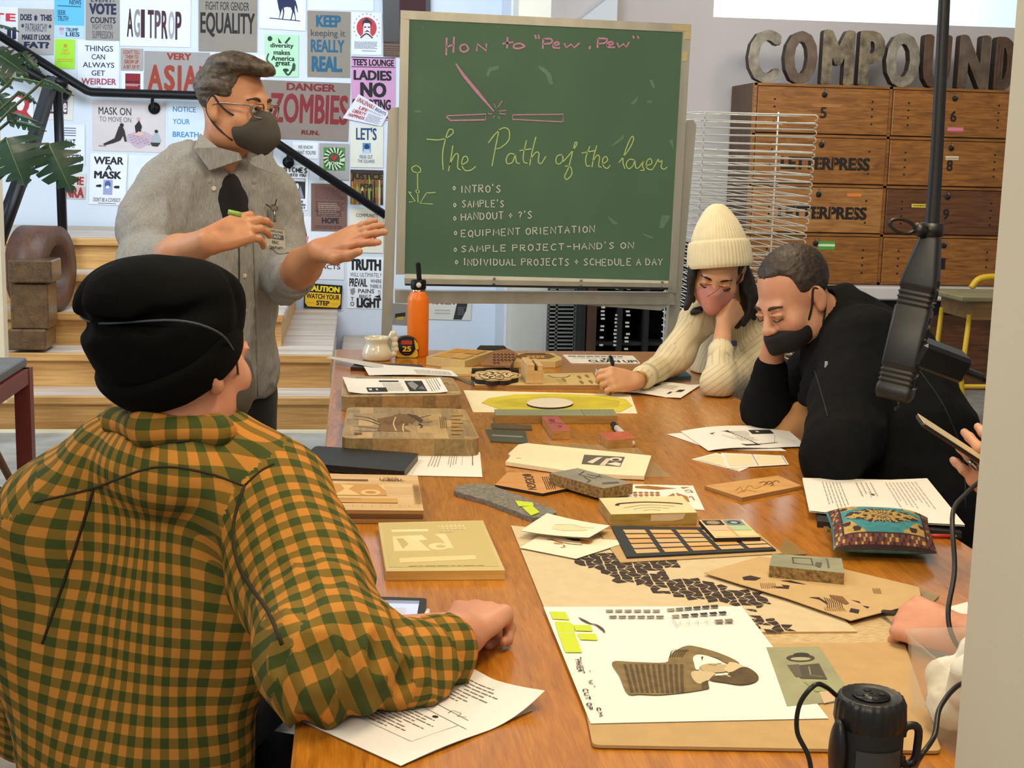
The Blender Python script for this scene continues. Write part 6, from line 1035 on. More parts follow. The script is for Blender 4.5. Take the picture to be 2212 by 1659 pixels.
def plaidmat(name, p, c0, c1, c2, rough=.85):
    m = bpy.data.materials.new(name); m.use_nodes = True; nt = m.node_tree; b = nt.nodes['Principled BSDF']; b.inputs['Roughness'].default_value = rough; L = nt.links.new
    b.inputs['Specular IOR Level'].default_value = .2
    tc = nt.nodes.new('ShaderNodeTexCoord'); sx = nt.nodes.new('ShaderNodeSeparateXYZ'); L(tc.outputs['UV'], sx.inputs[0])
    def mth(op, a, bb): n = nt.nodes.new('ShaderNodeMath'); n.operation = op; (L(a, n.inputs[0]) if not isinstance(a, float) else None); (setattr(n.inputs[1], 'default_value', bb) if isinstance(bb, float) else L(bb, n.inputs[1])); return n.outputs[0]
    tri = []
    for k in (0, 1):
        s_ = mth('SINE', mth('MULTIPLY', sx.outputs[k], 2*PI/p), 0.); s_ = mth('MULTIPLY', s_, 7.); s_ = mth('ADD', s_, .5)
        n = nt.nodes.new('ShaderNodeClamp'); L(s_, n.inputs[0]); tri.append(n.outputs[0])
    s_ = mth('MULTIPLY', mth('ADD', tri[0], tri[1]), .5); r = nt.nodes.new('ShaderNodeValToRGB'); L(s_, r.inputs[0])
    r.color_ramp.elements[0].color = (*srgb(c0), 1); r.color_ramp.elements[1].color = (*srgb(c2), 1); e = r.color_ramp.elements.new(.5); e.color = (*srgb(c1), 1)
    no = nt.nodes.new('ShaderNodeTexNoise'); no.inputs['Scale'].default_value = 420; L(tc.outputs['Object'], no.inputs[0]); bp = nt.nodes.new('ShaderNodeBump'); bp.inputs['Strength'].default_value = .25; bp.inputs['Distance'].default_value = .002; L(no.outputs[0], bp.inputs['Height']); L(bp.outputs[0], b.inputs['Normal'])
    L(r.outputs[0], b.inputs['Base Color']); return m
def ribmat(name, col, p, depth=.5, c2=None):
    m = bpy.data.materials.new(name); m.use_nodes = True; nt = m.node_tree; b = nt.nodes['Principled BSDF']; b.inputs['Roughness'].default_value = .9; L = nt.links.new; b.inputs['Specular IOR Level'].default_value = .2
    tc = nt.nodes.new('ShaderNodeTexCoord'); sx = nt.nodes.new('ShaderNodeSeparateXYZ'); L(tc.outputs['UV'], sx.inputs[0])
    a = nt.nodes.new('ShaderNodeMath'); a.operation = 'MULTIPLY'; L(sx.outputs[0], a.inputs[0]); a.inputs[1].default_value = 2*PI/p
    s_ = nt.nodes.new('ShaderNodeMath'); s_.operation = 'SINE'; L(a.outputs[0], s_.inputs[0]); q = nt.nodes.new('ShaderNodeMath'); q.operation = 'MULTIPLY_ADD'; L(s_.outputs[0], q.inputs[0]); q.inputs[1].default_value = .5; q.inputs[2].default_value = .5
    r = nt.nodes.new('ShaderNodeValToRGB'); L(q.outputs[0], r.inputs[0]); r.color_ramp.elements[0].position = .0; r.color_ramp.elements[1].position = .25
    r.color_ramp.elements[0].color = (*srgb(c2 or col), 1); r.color_ramp.elements[1].color = (*srgb(col), 1); L(r.outputs[0], b.inputs['Base Color'])
    bp = nt.nodes.new('ShaderNodeBump'); bp.inputs['Strength'].default_value = depth; bp.inputs['Distance'].default_value = .004; L(r.outputs[0], bp.inputs['Height']); L(bp.outputs[0], b.inputs['Normal']); return m
class Head:
    """local metres: x to the person's right, y out of the face, z up; centre between the ears"""
    def __init__(s, c, fwd, up=(0, 0, 1), sc=1.0): s.c = np.asarray(c, float); s.R = frame(fwd, up); s.s = sc
    def p(s, x, y, z): return s.c+s.R @ (V3(x, y, z)*s.s)
    def d(s, x, y, z): return s.R @ V3(x, y, z)
    def ell(s, S_, c, r, k=.02, sub=False, R=None): S_.ell(s.p(*c), np.array(r)*s.s, s.R if R is None else s.R @ R, k, sub)
    def cap(s, S_, a, b, r1, r2=None, k=.02, sub=False): S_.cap(s.p(*a), s.p(*b), r1*s.s, (r1 if r2 is None else r2)*s.s, k, sub)
    def box(s, S_, c, h, rd=.01, k=.015, sub=False, R=None): S_.box(s.p(*c), np.array(h)*s.s, s.R if R is None else s.R @ R, rd, k, sub)
    def skull(s, S_, neck=None, fem=False):
        s.ell(S_, (0, -.018, .035), (.074, .094, .084)); s.ell(S_, (0, .02, -.03), (.061, .070, .085), .03); s.ell(S_, (0, .035, -.078), (.043 if fem else .05, .05, .034), .03)
        s.ell(S_, (0, .07, -.1), (.018, .014, .015), .025)
        s.cap(S_, (-.034, .076, .016), (.034, .076, .016), .012, k=.018)
        for g in (-1, 1):
            s.ell(S_, (g*.042, .058, -.036), (.024, .022, .022), .03); s.ell(S_, (g*.052, -.0, -.075), (.016, .03, .03), .03)
            s.ell(S_, (g*.033, .101, -.002), (.019, .016, .0115), .014, True)
            s.ell(S_, (g*.033, .079, -.003), (.0145, .0125, .0115), .004)
            s.cap(S_, (g*.018, .0915, .002), (g*.033, .0945, .0055), .0028, k=.004); s.cap(S_, (g*.033, .0945, .0055), (g*.048, .085, .001), .0028, k=.004)
        s.cap(S_, (0, .084, .010), (0, .108, -.030), .0075, .0115, k=.012); s.ell(S_, (0, .108, -.034), (.0115, .011, .0095), .01)
        for g in (-1, 1): s.ell(S_, (g*.012, .099, -.037), (.0085, .010, .0075), .008)
        s.cap(S_, (-.02, .09, -.066), (.02, .09, -.066), .0065, k=.01); s.cap(S_, (-.016, .088, -.076), (.016, .088, -.076), .007, k=.01)
        for g in (-1, 1): s.ear(S_, g)
        if neck is not None: S_.chain([s.p(0, -.028, -.05), neck], [.056*s.s, .062*s.s], k=.03)
    def ear(s, S_, g, y=-.012):
        R = np.array([[math.cos(.45*g), -math.sin(.45*g), 0], [math.sin(.45*g), math.cos(.45*g), 0], [0, 0, 1]])
        s.ell(S_, (g*.081, y-.003, -.006), (.0075, .018, .031), .008, R=R); s.ell(S_, (g*.078, y+.001, -.032), (.007, .011, .013), .008)
        s.ell(S_, (g*.091, y+.001, -.004), (.006, .010, .019), .006, True, R=R)
    def eyes(s, par, look=(0, 1, 0), half=False):
        for g in (-1, 1):
            m = M(); c = s.p(g*.033, .0815, -.0025); r = .0122*s.s; ax = nrm(s.R @ nrm(look))
            m.lathe([(r*math.sin(t), r*math.cos(t)) for t in np.linspace(.5, PI-.3, 14)], c, EYEW, 20, axis=ax); m.lathe([(r*1.01*math.sin(t), r*1.01*math.cos(t)) for t in np.linspace(0.001, .52, 6)], c, IRIS, 20, axis=ax); m.build('eye', par)
    def brows(s, par, m_, z=.021, t=.0042):
        for g in (-1, 1): M().tube(catmull([s.p(g*.014, .0895, z-.004), s.p(g*.03, .0895, z+.002), s.p(g*.052, .073, z-.003)], 5), np.array([.6, .8, 1, 1, 1, 1, 1, .9, .8, .6, .4])*t*s.s, m_, 8).build('eyebrow', par)
def hand(S_, w, f, n, th, curls, spread=.05, thumb=None, sc=1., k=.007):
    w = np.asarray(w, float); f = nrm(f); n = nrm(np.asarray(n)-np.dot(n, f)*f); t = np.cross(f, n); t = t if np.dot(t, th) > 0 else -t
    for i in range(4):
        lat = t*(.031-.0205*i)*sc; b = w+f*(.092-.005*abs(i-1))*sc+lat; S_.cap(w+f*.008*sc+lat*.5, b, .0155*sc, .0115*sc, k=.012)
        a = 0; p = b; L = [.076, .084, .079, .062][i]*sc; r = np.array([.0098, .0088, .008, .007])*sc*[1, 1, .97, .88][i]
        for j, q in enumerate((.45, .30, .25)):
            a += curls[i][j]; d = nrm(f*math.cos(a)-n*math.sin(a)+t*spread*(1.3-i)); e = p+d*L*q; S_.cap(p, e, r[j], r[j+1], k=.0045 if j else k); p = e
    S_.ell(w+f*.05*sc-n*.002, np.array([.037, .05, .0135])*sc, np.stack([t, f, n], 1), .012)
    T = thumb or [(.02, .018, -.008), (.046, .052, -.018), (.056, .085, -.022), (.058, .113, -.024)]
    S_.chain([w+(t*a+f*b+n*c)*sc for a, b, c in T], np.array([.016, .0125, .0108, .0085])*sc, k=.009)
def join(*ms):
    V, F, n = [], [], 0
    for v, f in ms: V.append(v); F.append(f+n); n += len(v)
    return np.vstack(V), np.vstack(F)
def hairm(name, c, c2, st=(60, 14, 60)): return mat(name, c, .55, var=.3, vs=1, col2=c2, bump=.6, bs=1, stretch=st)
def onsurf(vf, px):
    v, f = vf; t = BVHTree.FromPolygons(v.tolist(), f.tolist()); out = []
    for x, y in px:
        d = ray(x, y); h = t.ray_cast(Vector(CAM), Vector(nrm(d)))
        if h[0] is not None: out.append(np.array(h[0])+np.array(h[1])*.0008*(1 if np.dot(h[1], d) < 0 else -1))
    return out
def seam(vf, px, par, m_, r=.0016, name='seam', dense=4):
    P = onsurf(vf, catmull(px, dense)); 
    if len(P) > 2: M().tube(P, r, m_, 5).build(name, par)
def mask_strap(h, par, pts, m_, r=.0018): M().tube(catmull([h.p(*q) for q in pts], 6), r, m_, 6).build('mask_strap', par)

# ===== 1. standing man in the grey shirt =====
def standing_man():
    r = empty('person', (-.34, 3.42, 0), 'person standing at the table in a grey shirt, glasses and grey mask, hands raised', 'person')
    N = J(474, 372, 3.42); bf = nrm((.45, -.89, 0)); br = nrm((-.89, -.45, 0)); Rb = np.stack([br, bf, V3(0, 0, 1)], 1)
    h = Head(J(510, 229, 3.36), (.84, -.54, -.06), sc=.88)
    shR, shL = N+br*.132+V3(0, 0, -.05), N-br*.135+V3(0, 0, -.055)
    elR, wrR = J(318, 580, 3.22), J(448, 523, 3.02); elL, wrL = J(622, 606, 3.36), J(690, 543, 3.14)
    # skin
    s = S(.0035); h.skull(s, N+V3(0, .0, .0)); s.chain([N+V3(0, 0, -.01), N-bf*.03+V3(0, 0, -.10)], [.062, .06], k=.03); a = s.mesh()
    s = S(.0032); s.chain([elR, elR*.45+wrR*.55, wrR], [.046, .042, .029], k=.02)
    f1 = nrm(J(560, 478, 3.07)-wrR); hand(s, wrR, f1, (-.25, -.82, .5), (0, -.1, 1), [(.35, .7, .35), (.25, .45, .3), (.35, .5, .35), (.55, .55, .4)], .03, [(.02, .018, -.008), (.034, .05, -.026), (.03, .08, -.034), (.02, .105, -.036)], 1.02); b = s.mesh()
    s = S(.0032); s.chain([elL, elL*.5+wrL*.5, wrL], [.044, .041, .03], k=.02)
    f2 = nrm(J(808, 492, 3.06)-wrL); hand(s, wrL, f2, (-.1, -.55, .83), (0, -.9, -.45), [(.15, .15, .1), (.08, .12, .1), (.02, .1, .1), (-.05, .1, .1)], .02, [(.022, .02, -.004), (.05, .056, -.006), (.06, .094, -.006), (.062, .126, -.006)], 1.04); c = s.mesh()
    put('body', join(a, b, c), SK_M, r)
    h.eyes(r, (.12, 1, -.02)); h.brows(r, mat('brow_brown', '#3a2b20', .8))
    # hair
    s = S(.003); h.ell(s, (0, -.022, .045), (.083, .1, .086), .01); h.ell(s, (.005, .05, .105), (.062, .06, .024), .03); h.ell(s, (-.005, .086, .088), (.045, .018, .02), .02); h.ell(s, (.02, .0, .11), (.055, .06, .02), .03)
    h.box(s, (0, .145, -.03), (.13, .092, .1), .012, .012, True); h.box(s, (0, .02, -.115), (.13, .2, .05), .01, .012, True); h.box(s, (0, .06, -.06), (.13, .055, .055), .01, .012, True)
    for g in (-1, 1): h.ell(s, (g*.088, .002, -.018), (.026, .026, .042), .01, True)
    h.ell(s, (0, .08, -.02), (.078, .07, .09), .012, True); v, f = s.mesh(); lv = (v-h.c)@h.R; n = vnormals(v, f)
    v = v+n*(.0022*vnoise(lv*np.array([1, .10, .8]), 170, 3)+.004*vnoise(lv*np.array([1, .25, .8]), 55, 4))[:, None]; HM = hairm('hair_grey_brown', '#5f5344', '#281f17', (90, 20, 90)); put('hair', (v, f), HM, r)
    # glasses
    gm = mat('glasses_wire', '#8d8276', .3, metal=.8, var=.05); g = M()
    for sd in (-1, 1):
        ring = [h.p(sd*.034+.0265*math.copysign(abs(math.cos(t))**.7, math.cos(t)), .108-.010*abs(math.cos(t)) if math.cos(t)*sd < 0 else .108-.012*abs(math.cos(t)), -.008+.0185*math.copysign(abs(math.sin(t))**.75, math.sin(t))) for t in np.linspace(0, 2*PI, 33)]
        g.tube(ring, .0019, gm, 6, caps=False); g.tube(catmull([h.p(sd*.06, .098, .003), h.p(sd*.072, .075, .005), h.p(sd*.081, .0, .004), h.p(sd*.083, -.018, -.012)], 5), [.0022]*16, gm, 6)
    g.tube(catmull([h.p(-.009, .108, -.002), h.p(0, .113, .002), h.p(.009, .108, -.002)], 4), .0014, gm, 6); g.build('glasses', r)
    # mask
    MK = mat('charcoal_mask', '#47443e', .8, var=.08, bump=.05, bs=300); s = S(.003)
    h.ell(s, (0, .045, -.058), (.068, .070, .060), .02); h.cap(s, (0, .108, -.022), (0, .118, -.075), .012, .012, .045); h.cap(s, (0, .118, -.075), (0, .085, -.118), .012, .012, .04)
    h.box(s, (0, -.07, -.05), (.12, .078, .12), .003, .01, True); s.half(h.p(0, .12, -.016), h.d(0, .55, .85), .012); s.half(h.p(0, .06, -.118), h.d(0, -.3, -1), .012)
    vf = s.mesh(); put('face_mask', vf, MK, r); SB = mat('strap_black', '#1c1b1a', .7)
    for sd in (-1, 1): mask_strap(h, r, [(sd*.062, .055, -.028), (sd*.074, .03, -.016), (sd*.081, .008, .002), (sd*.085, -.014, .024), (sd*.089, -.028, -.01), (sd*.082, -.016, -.042), (sd*.074, .008, -.066), (sd*.062, .04, -.09)], SB, .0024)
    # shirt
    s = S(.0055); t0 = N+V3(0, .02, 0)
    s.chain([shR, N+br*.07+V3(0, .0, .0), N-br*.07, shL], [.058, .056, .056, .058], k=.05)
    def tp(px, py, dx, dy, dz): c_ = J(px, py, 3.44); s.ell(c_, (dx, dy, dz), Rb, .06); return c_
    tp(458, 490, .168, .12, .18); tp(452, 640, .168, .122, .2); hc = tp(452, 800, .172, .122, .17); s.half(J(450, 857, 3.4), (0, 0, -1), .004)
    s.chain([shR, J(326, 480, 3.32), elR], [.06, .062, .058], k=.045); s.cap(elR, elR*.78+wrR*.22, .063, .06, k=.03)
    s.chain([shL, J(604, 515, 3.5), elL], [.054, .052, .048], k=.045); s.cap(elL, elL*.86+wrL*.14, .048, .05, k=.03)
    s.cap(N+V3(0, 0, .14), N+V3(0, -.01, -.02), .060, k=.01, sub=True)
    # open neck
    fr = N+bf*.12+V3(0, 0, -.0); s.cap(J(526, 355, 3.34), J(527, 385, 3.315), .032, .026, k=.008, sub=True); s.cap(J(527, 385, 3.315), J(530, 460, 3.30), .026, .004, k=.008, sub=True); s.cap(J(527, 385, 3.345), J(530, 456, 3.335), .022, .004, k=.008, sub=True)
    v, f = s.mesh(); v = disp(v, f, .0075, 11, 2, (1, 1, .55)); v = disp(v, f, .006, 21, 9, (1, 1, .4)); v = disp(v, f, .003, 50, 11, (1, 1, .5))
    SH = mat('grey_chambray', '#a2a3a1', .9, var=.16, vs=1, stretch=(420, 420, 60), bump=.12, bs=1.2, col2='#868785', spec=.2); vf = (v, f); put('shirt', vf, SH, r)
    # tee
    s = S(.005); s.ell(N+bf*.024+V3(0, 0, -.1), (.085, .074, .14), Rb, .02); s.cap(N+V3(0, 0, .12), N+V3(0, .0, .0), .07, k=.01, sub=True); put('undershirt', s.mesh(), mat('black_tee', '#0e0d0e', .9, sheen=.2), r)
    # collar wings
    cm = M()
    for pts in ([(432, 288), (418, 320), (452, 368), (522, 345), (516, 330), (470, 318)], [(540, 352), (552, 360), (600, 378), (590, 356), (566, 332), (545, 340)]):
        T = [J(x, y, (3.30 if i else 3.34) if pts[0][0] < 500 else 3.25) for i, (x, y) in enumerate(pts)]; cm.prism(T, [p+V3(.002, .012, -.002) for p in T], SH)
    cm.build('collar', r)
    s = S(.004)
    for sd in (-1, 1): s.chain([N+br*.075*sd+V3(0, .03, .05), N+br*.082*sd+V3(0, -.01, .02), N+br*.055*sd+bf*.075+V3(0, 0, -.02)], [.014, .014, .010], k=.01)
    put('collar_band', s.mesh(), SH, r)
    seam(vf, [(512, 480), (516, 540), (517, 640), (519, 740), (528, 856)], r, flat('#3c3a35'), .002, 'placket'); seam(vf, [(545, 470), (548, 560), (552, 700), (556, 855)], r, mat('seam_grey', '#77746b', .9), .0015)
    for px in ((462, 408), (530, 525), (528, 596), (528, 670), (529, 742)):
        P = onsurf(vf, [px])
        if P: M().lathe([(0, 0), (.006, 0), (.006, .0025), (.002, .003), (0, .002)], P[0], mat('pearl_button', '#c9c4b4', .3, var=.05), 14, axis=-_f).build('button', r)
    seam(vf, [(578, 452), (582, 520), (600, 548), (628, 545)], r, mat('seam_grey', '#77746b'), .0014, 'pocket_seam')
    # rolled cuffs
    for a_, b_, rd in ((elR, wrR, .050), (elL, wrL, .046)):
        d = nrm(b_-a_); q = a_+d*(.055 if rd > .048 else .035); m = M(); m.lathe([(rd-.004, -.03), (rd+.006, -.03), (rd+.009, -.01), (rd+.008, .014), (rd+.002, .02), (rd-.006, .014)], q, SH, 28, axis=d); m.build('cuff', r)
    # badge
    P = onsurf(vf, [(592, 505)]); c_ = (P[0] if P else J(592, 505, 3.25))+V3(-.0, -.022, 0)
    bx = [c_+nrm(_R)*dx*.00122+V3(0, 0, 1)*-dy*.00122+V3(0, -.0, 0) for dx, dy in ((-20, -26), (21, -20), (24, 40), (-15, 34))]; m = M(); q = Q(bx); m.prism(bx, [p+V3(0, .003, 0) for p in bx], mat('badge_card', '#c9c4b6', .3, var=.03))
    draw(m, q, [('r', 0, 0, 1, .2, '#9a968a'), ('t', 'COMPOUND', .12, .25, .92, .33, '#3a3a3a', .01), ('r', .06, .38, .94, .54, '#5a6068'), ('t', 'STAFF', .2, .41, .8, .51, '#d9d6ce', .01), ('t', 'ERIC', .35, .6, .68, .7, '#2c2a28', .01), ('t', 'SANCHEZ', .18, .78, .86, .92, '#2c2a28', .02)], .0006, .00008); bd = m.build('name_badge', r)
    m = M(); m.tube([c_+V3(.003, 0, .03), c_+V3(.002, -.004, .058)], .003, mat('clip_steel', '#aaa69c', .25, metal=1, var=.05), 8); m.box(c_+V3(.002, -.004, .064), (.018, .008, .016), mat('clip_steel', '#aaa69c'), bev=.003); m.tube([c_+V3(-.018, 0, .072), c_+V3(.0, -.004, .06), c_+V3(.008, -.004, .085)], .0015, BLACKM, 5); m.build('badge_clip', bd)
    # trousers and shoes
    s = S(.008); s.ell(J(452, 830, 3.46), (.165, .115, .12), Rb, .04)
    BK_ = mat('black_jeans', '#101012', .85, sheen=.1); hpz = J(452, 850, 3.46)
    for sd in (-1, 1): s.chain([hpz+br*.085*sd+V3(0, 0, -.02), hpz+br*.09*sd+bf*.02+V3(0, 0, -.42), V3(hpz[0], hpz[1], .09)+br*.095*sd], [.092, .068, .055], k=.03)
    put('trousers', s.mesh(), BK_, r); s = S(.006)
    for sd in (-1, 1): a_ = V3(hpz[0], hpz[1], .045)+br*.095*sd; s.chain([a_-bf*.05, a_+bf*.16], [.045, .04], k=.02)
    s.half((0, 0, .004), (0, 0, -1)); put('shoe', s.mesh(), mat('dark_shoe', '#231d1a', .6), r)
    # green ring-like chalk in his fingers
    g = J(505, 464, 3.0); o = M().tube([g+V3(-.012, .0, .006), g+V3(.016, .0, .0)], .006, mat('green_marker_cap', '#8fae4a', .4), 10).build('chalk_stub', origin='b'); tag(o, 'small green chalk stub between the fingers of the standing man', 'chalk')
standing_man()

# ===== 2. seated man in the plaid shirt, back to us =====
def seated_man():
    r = empty('person', (-.30, 2.05, 0), 'person seated in the foreground, back turned, in orange and green checked shirt and black beanie', 'person')
    fw = nrm((.64, .77, .08)); h = Head(J(392, 772, 2.02), fw, up=(-.12, -.12, 1), sc=1.03)
    N = J(385, 935, 2.02); bf = nrm((.42, .9, 0)); br = np.cross(bf, V3(0, 0, 1)); Rb = np.stack([br, bf, V3(0, 0, 1)], 1)
    shR, shL = J(585, 1070, 1.98), J(130, 1120, 2.1)
    elR, wrR = J(705, 1480, 1.66), J(985, 1378, 1.83); elR[2] = max(elR[2], TZ+.07)
    # skin: head, neck, right forearm and fist
    s = S(.0035); h.skull(s, N+V3(0, .0, -.02)); s.chain([N, N+V3(.01, .05, -.10)], [.062, .06], k=.03); a = s.mesh()
    s = S(.003); kn = onz(1075, 1285, TZ+.052); wr = onz(992, 1374, TZ+.045); s.chain([elR*.5+wr*.5, wr], [.041, .034], k=.02)
    fh = nrm(kn-wr); hand(s, wr, fh, (-.12, -.1, 1), (-.6, .75, 0), [(.95, 1.5, 1.0), (1.0, 1.5, 1.0), (1.0, 1.5, 1.0), (1.0, 1.5, .9)], .02, [(.022, .02, -.012), (.042, .05, -.028), (.03, .075, -.042), (.008, .088, -.046)], 1.15, k=.008); b = s.mesh()
    put('body', join(a, b), SK_P, r)
    BEARD = mat('brown_beard', '#6b4a34', .8, var=.4, vs=90, col2='#4a3020', bump=.5, bs=200); s = S(.003); h.ell(s, (0, .028, -.082), (.064, .062, .048), .01); h.box(s, (0, .0, -.02), (.1, .1, .03), .005, .01, True); put('beard', s.mesh(), BEARD, r)
    s = S(.003); h.ell(s, (0, -.03, .0), (.0765, .083, .07), .01); h.box(s, (0, .1, 0), (.1, .07, .1), .005, .01, True); v, f = s.mesh(); put('hair', (disp(v, f, .002, 140, 3), f), hairm('hair_brown', '#5a3e2a', '#352317'), r)
    # mask
    s = S(.003); h.ell(s, (0, .045, -.06), (.066, .068, .058), .02); h.cap(s, (0, .116, -.03), (0, .12, -.08), .012, .012, .04); h.box(s, (0, -.07, -.05), (.12, .088, .12), .003, .01, True); s.half(h.p(0, .12, -.016), h.d(0, .5, .85), .012)
    put('face_mask', s.mesh(), mat('charcoal_mask', '#47443e'), r); SB = mat('strap_black', '#1c1b1a')
    M().tube(catmull([h.p(.064, .045, -.03), h.p(.09, .015, .012), h.p(.107, -.03, .05), h.p(.093, -.09, .075), h.p(0, -.136, .072), h.p(-.09, -.095, .07), h.p(-.105, -.04, .05), h.p(-.06, .045, -.03)], 6), .0017, mat('strap_blue_grey', '#39424e', .6), 6).build('mask_strap', r)
    M().tube(catmull([h.p(.058, .05, -.09), h.p(.066, .0, -.1), h.p(.062, -.06, -.1), h.p(0, -.095, -.1), h.p(-.06, -.06, -.1), h.p(-.06, .04, -.09)], 6), .004, SB, 6, flatk=.4).build('mask_strap', r)
    # beanie: crown, fold, cuff
    BKN = mat('black_knit', '#070807', .95, var=.15, vs=60, bump=.25, bs=260, spec=.12)
    pn = nrm((0, .46, -.89)); s = S(.0035); h.ell(s, (0, -.028, .040), (.094, .112, .096), .02); h.ell(s, (0, -.075, .088), (.086, .076, .062), .04); h.ell(s, (0, .015, .080), (.082, .080, .052), .04)
    for a_, b_, rr_ in (((.1, .0, .085), (.075, -.105, .075), .009), ((.075, -.105, .075), (-.02, -.158, .07), .011), ((-.02, -.158, .07), (-.1, -.08, .06), .010), ((-.03, -.15, .07), (-.055, -.12, .145), .012), ((-.055, -.12, .145), (-.02, -.1, .16), .008), ((.06, .05, .12), (.1, .03, .05), .006)): h.cap(s, a_, b_, rr_, k=.02, sub=True)
    s.half(h.p(0, -.1, -.052), h.R @ V3(*pn), .004); v, f = s.mesh(); v = disp(v, f, .003, 14, 6); vf = (v, f); bn = put('beanie', vf, BKN, r, label='black knitted beanie')
    s = S(.0035); h.ell(s, (0, -.028, .028), (.0995, .117, .105), .01); s.half(h.p(0, -.1, -.078), h.R @ V3(*pn), .012); s.half(h.p(0, -.1, -.008), -(h.R @ V3(*pn)), .012); v, f = s.mesh(); put('cuff', (disp(v, f, .002, 16, 8), f), BKN, bn)
    # shirt
    s = S(.0055); s.chain([shL, J(250, 1010, 2.08), J(360, 965, 2.04), J(470, 985, 2.02), shR], [.07, .064, .06, .062, .07], k=.06)
    s.ell(N-bf*.05+V3(0, 0, -.045), (.10, .055, .06), Rb, .03)
    s.ell(J(330, 1190, 2.12), (.215, .125, .20), Rb, .07); s.ell(J(300, 1420, 2.12), (.2, .13, .2), Rb, .07); s.ell(J(290, 1640, 2.1), (.195, .135, .18), Rb, .07)
    s.cap(J(560, 1120, 2.0), J(540, 1400, 2.05), .07, .05, k=.08); s.ell(J(120, 1300, 2.15), (.12, .1, .2), Rb, .08)
    s.half(V3(0, 0, .47), (0, 0, -1))
    ua = [shR, J(648, 1240, 1.86), elR]; s.chain(ua, [.078, .088, .082], k=.05); s.chain([elR, J(850, 1458, 1.70), J(955, 1410, 1.76)], [.076, .056, .043], k=.035)
    ul = [shL, J(20, 1330, 2.2), J(60, 1560, 2.4)]; s.chain(ul, [.08, .075, .065], k=.05); s.chain([ul[2], ul[2]+V3(.35, .28, .12)], [.06, .05], k=.03)
    s.cap(N+V3(0, 0, .12), N+V3(0, .01, -.0), .058, k=.01, sub=True); s.half(V3(0, 0, TZ+.004)-V3(0, 0, 10), (0, 0, -1))
    v, f = s.mesh(); m_ = (v[:, 2] < TZ+.006) & (v[:, 0] > TX0-.005); v[m_, 2] = TZ+.006
    fold = np.exp(-((v-J(770, 1440, 1.66))**2).sum(1)/.02)
    v = disp(v, f, .006, 9, 4, (1, 1, .7)); n = vnormals(v, f); v = v+n*(fold*.012*(1-2*np.abs(vnoise(v*np.array([1.6, 1, 1]), 22, 7))))[:, None]
    m_ = (v[:, 2] < TZ+.006) & (v[:, 0] > TX0-.005); v[m_, 2] = TZ+.006
    PL = plaidmat('orange_green_check', .031, '#c28236', '#7d6427', '#414c22'); bk = -bf
    uv = seguv(v, f, [(J(310, 1640, 2.1), J(345, 1000, 2.06), bk, .17, .21), (ua[0], ua[2], V3(-.1, -.8, .5), .085, .085, 1), (elR, J(955, 1405, 1.76), V3(0, -.8, .6), .065, .07, 1), (ul[0], ul[2], bk, .08, .085, 1)])
    vf = (v, f); put('shirt', vf, PL, r, uv)
    # collar
    s = S(.0035); s.chain([N+br*.088+bf*.03+V3(0, 0, -.01), N+br*.083-bf*.03+V3(0, 0, .016), N-bf*.082+V3(0, 0, .022), N-br*.083-bf*.03+V3(0, 0, .016), N-br*.09+bf*.03], [.010, .02, .023, .02, .012], k=.02)
    s.cap(N+V3(0, 0, .1), N+V3(0, 0, -.05), .064, k=.006, sub=True); v2, f2 = s.mesh(); put('collar', (v2, f2), PL, r, seguv(v2, f2, [(N+V3(0, 0, -.1), N+V3(0, 0, .1), bk, .085, .1)]))
    dk = mat('seam_dark_olive', '#2f2610', .9)
    seam(vf, [(75, 1085), (200, 1055), (330, 1010), (440, 1020), (528, 1050)], r, dk, .0018, 'yoke_seam'); seam(vf, [(528, 1050), (560, 1020), (592, 1002)], r, dk, .0018, 'yoke_seam'); seam(vf, [(202, 1058), (170, 1160), (130, 1280), (92, 1390)], r, dk, .0022, 'back_pleat'); seam(vf, [(528, 1050), (505, 1140), (520, 1230), (580, 1320), (610, 1392)], r, dk, .003, 'armhole_seam')
    # rolled cuff
    d = nrm(J(955, 1405, 1.76)-elR); q = J(962, 1406, 1.765); m = M(); m.lathe([(.034, -.05), (.047, -.05), (.050, -.02), (.049, .012), (.045, .018), (.034, .01)], q, PL, 32, axis=d); mm = m
    vs = np.vstack(m.v); ff = np.array([list(x) for x in m.f]); vs = disp(vs, ff, .004, 30, 3); put('cuff', (vs, ff), PL, r, seguv(vs, ff, [(q-d*.1, q+d*.1, (0, 0, -1), .058, .1)]))
    # jeans: thighs under the table
    s = S(.008); pel = J(300, 1700, 2.12); pel[2] = .55; pel = pel+bf*.06; s.ell(pel, (.16, .12, .09), Rb, .05)
    for sd, off in ((1, .09), (-1, -.1)):
        a_ = pel+br*off; kne = a_+bf*.40+V3(.02, 0, .02); ft = V3(kne[0], kne[1]+.02, .08); s.chain([a_, kne, ft], [.09, .07, .05], k=.04)
    put('jeans', s.mesh(), mat('navy_denim', '#1c2230', .85, var=.15, vs=40), r); s = S(.006)
    for off in (.09, -.1): a_ = pel+br*off+bf*.42; s.chain([V3(a_[0], a_[1], .05), V3(a_[0]+bf[0]*.16, a_[1]+bf[1]*.16, .04)], [.045, .038], k=.02)
    s.half((0, 0, .004), (0, 0, -1)); put('shoe', s.mesh(), mat('dark_shoe', '#231d1a'), r)
    # his chair
    ch = empty('folding_chair', (pel[0], pel[1], 0), 'metal folding chair under the man in the checked shirt', 'chair'); cm = mat('chair_grey_metal', '#8b8a86', .35, metal=.7, var=.1)
    m = M(); m.box((pel[0], pel[1]+.02, .425), (.42, .42, .03), mat('chair_black_seat', '#16171a', .6), R=Rb, bev=.01); m.build('seat', ch)
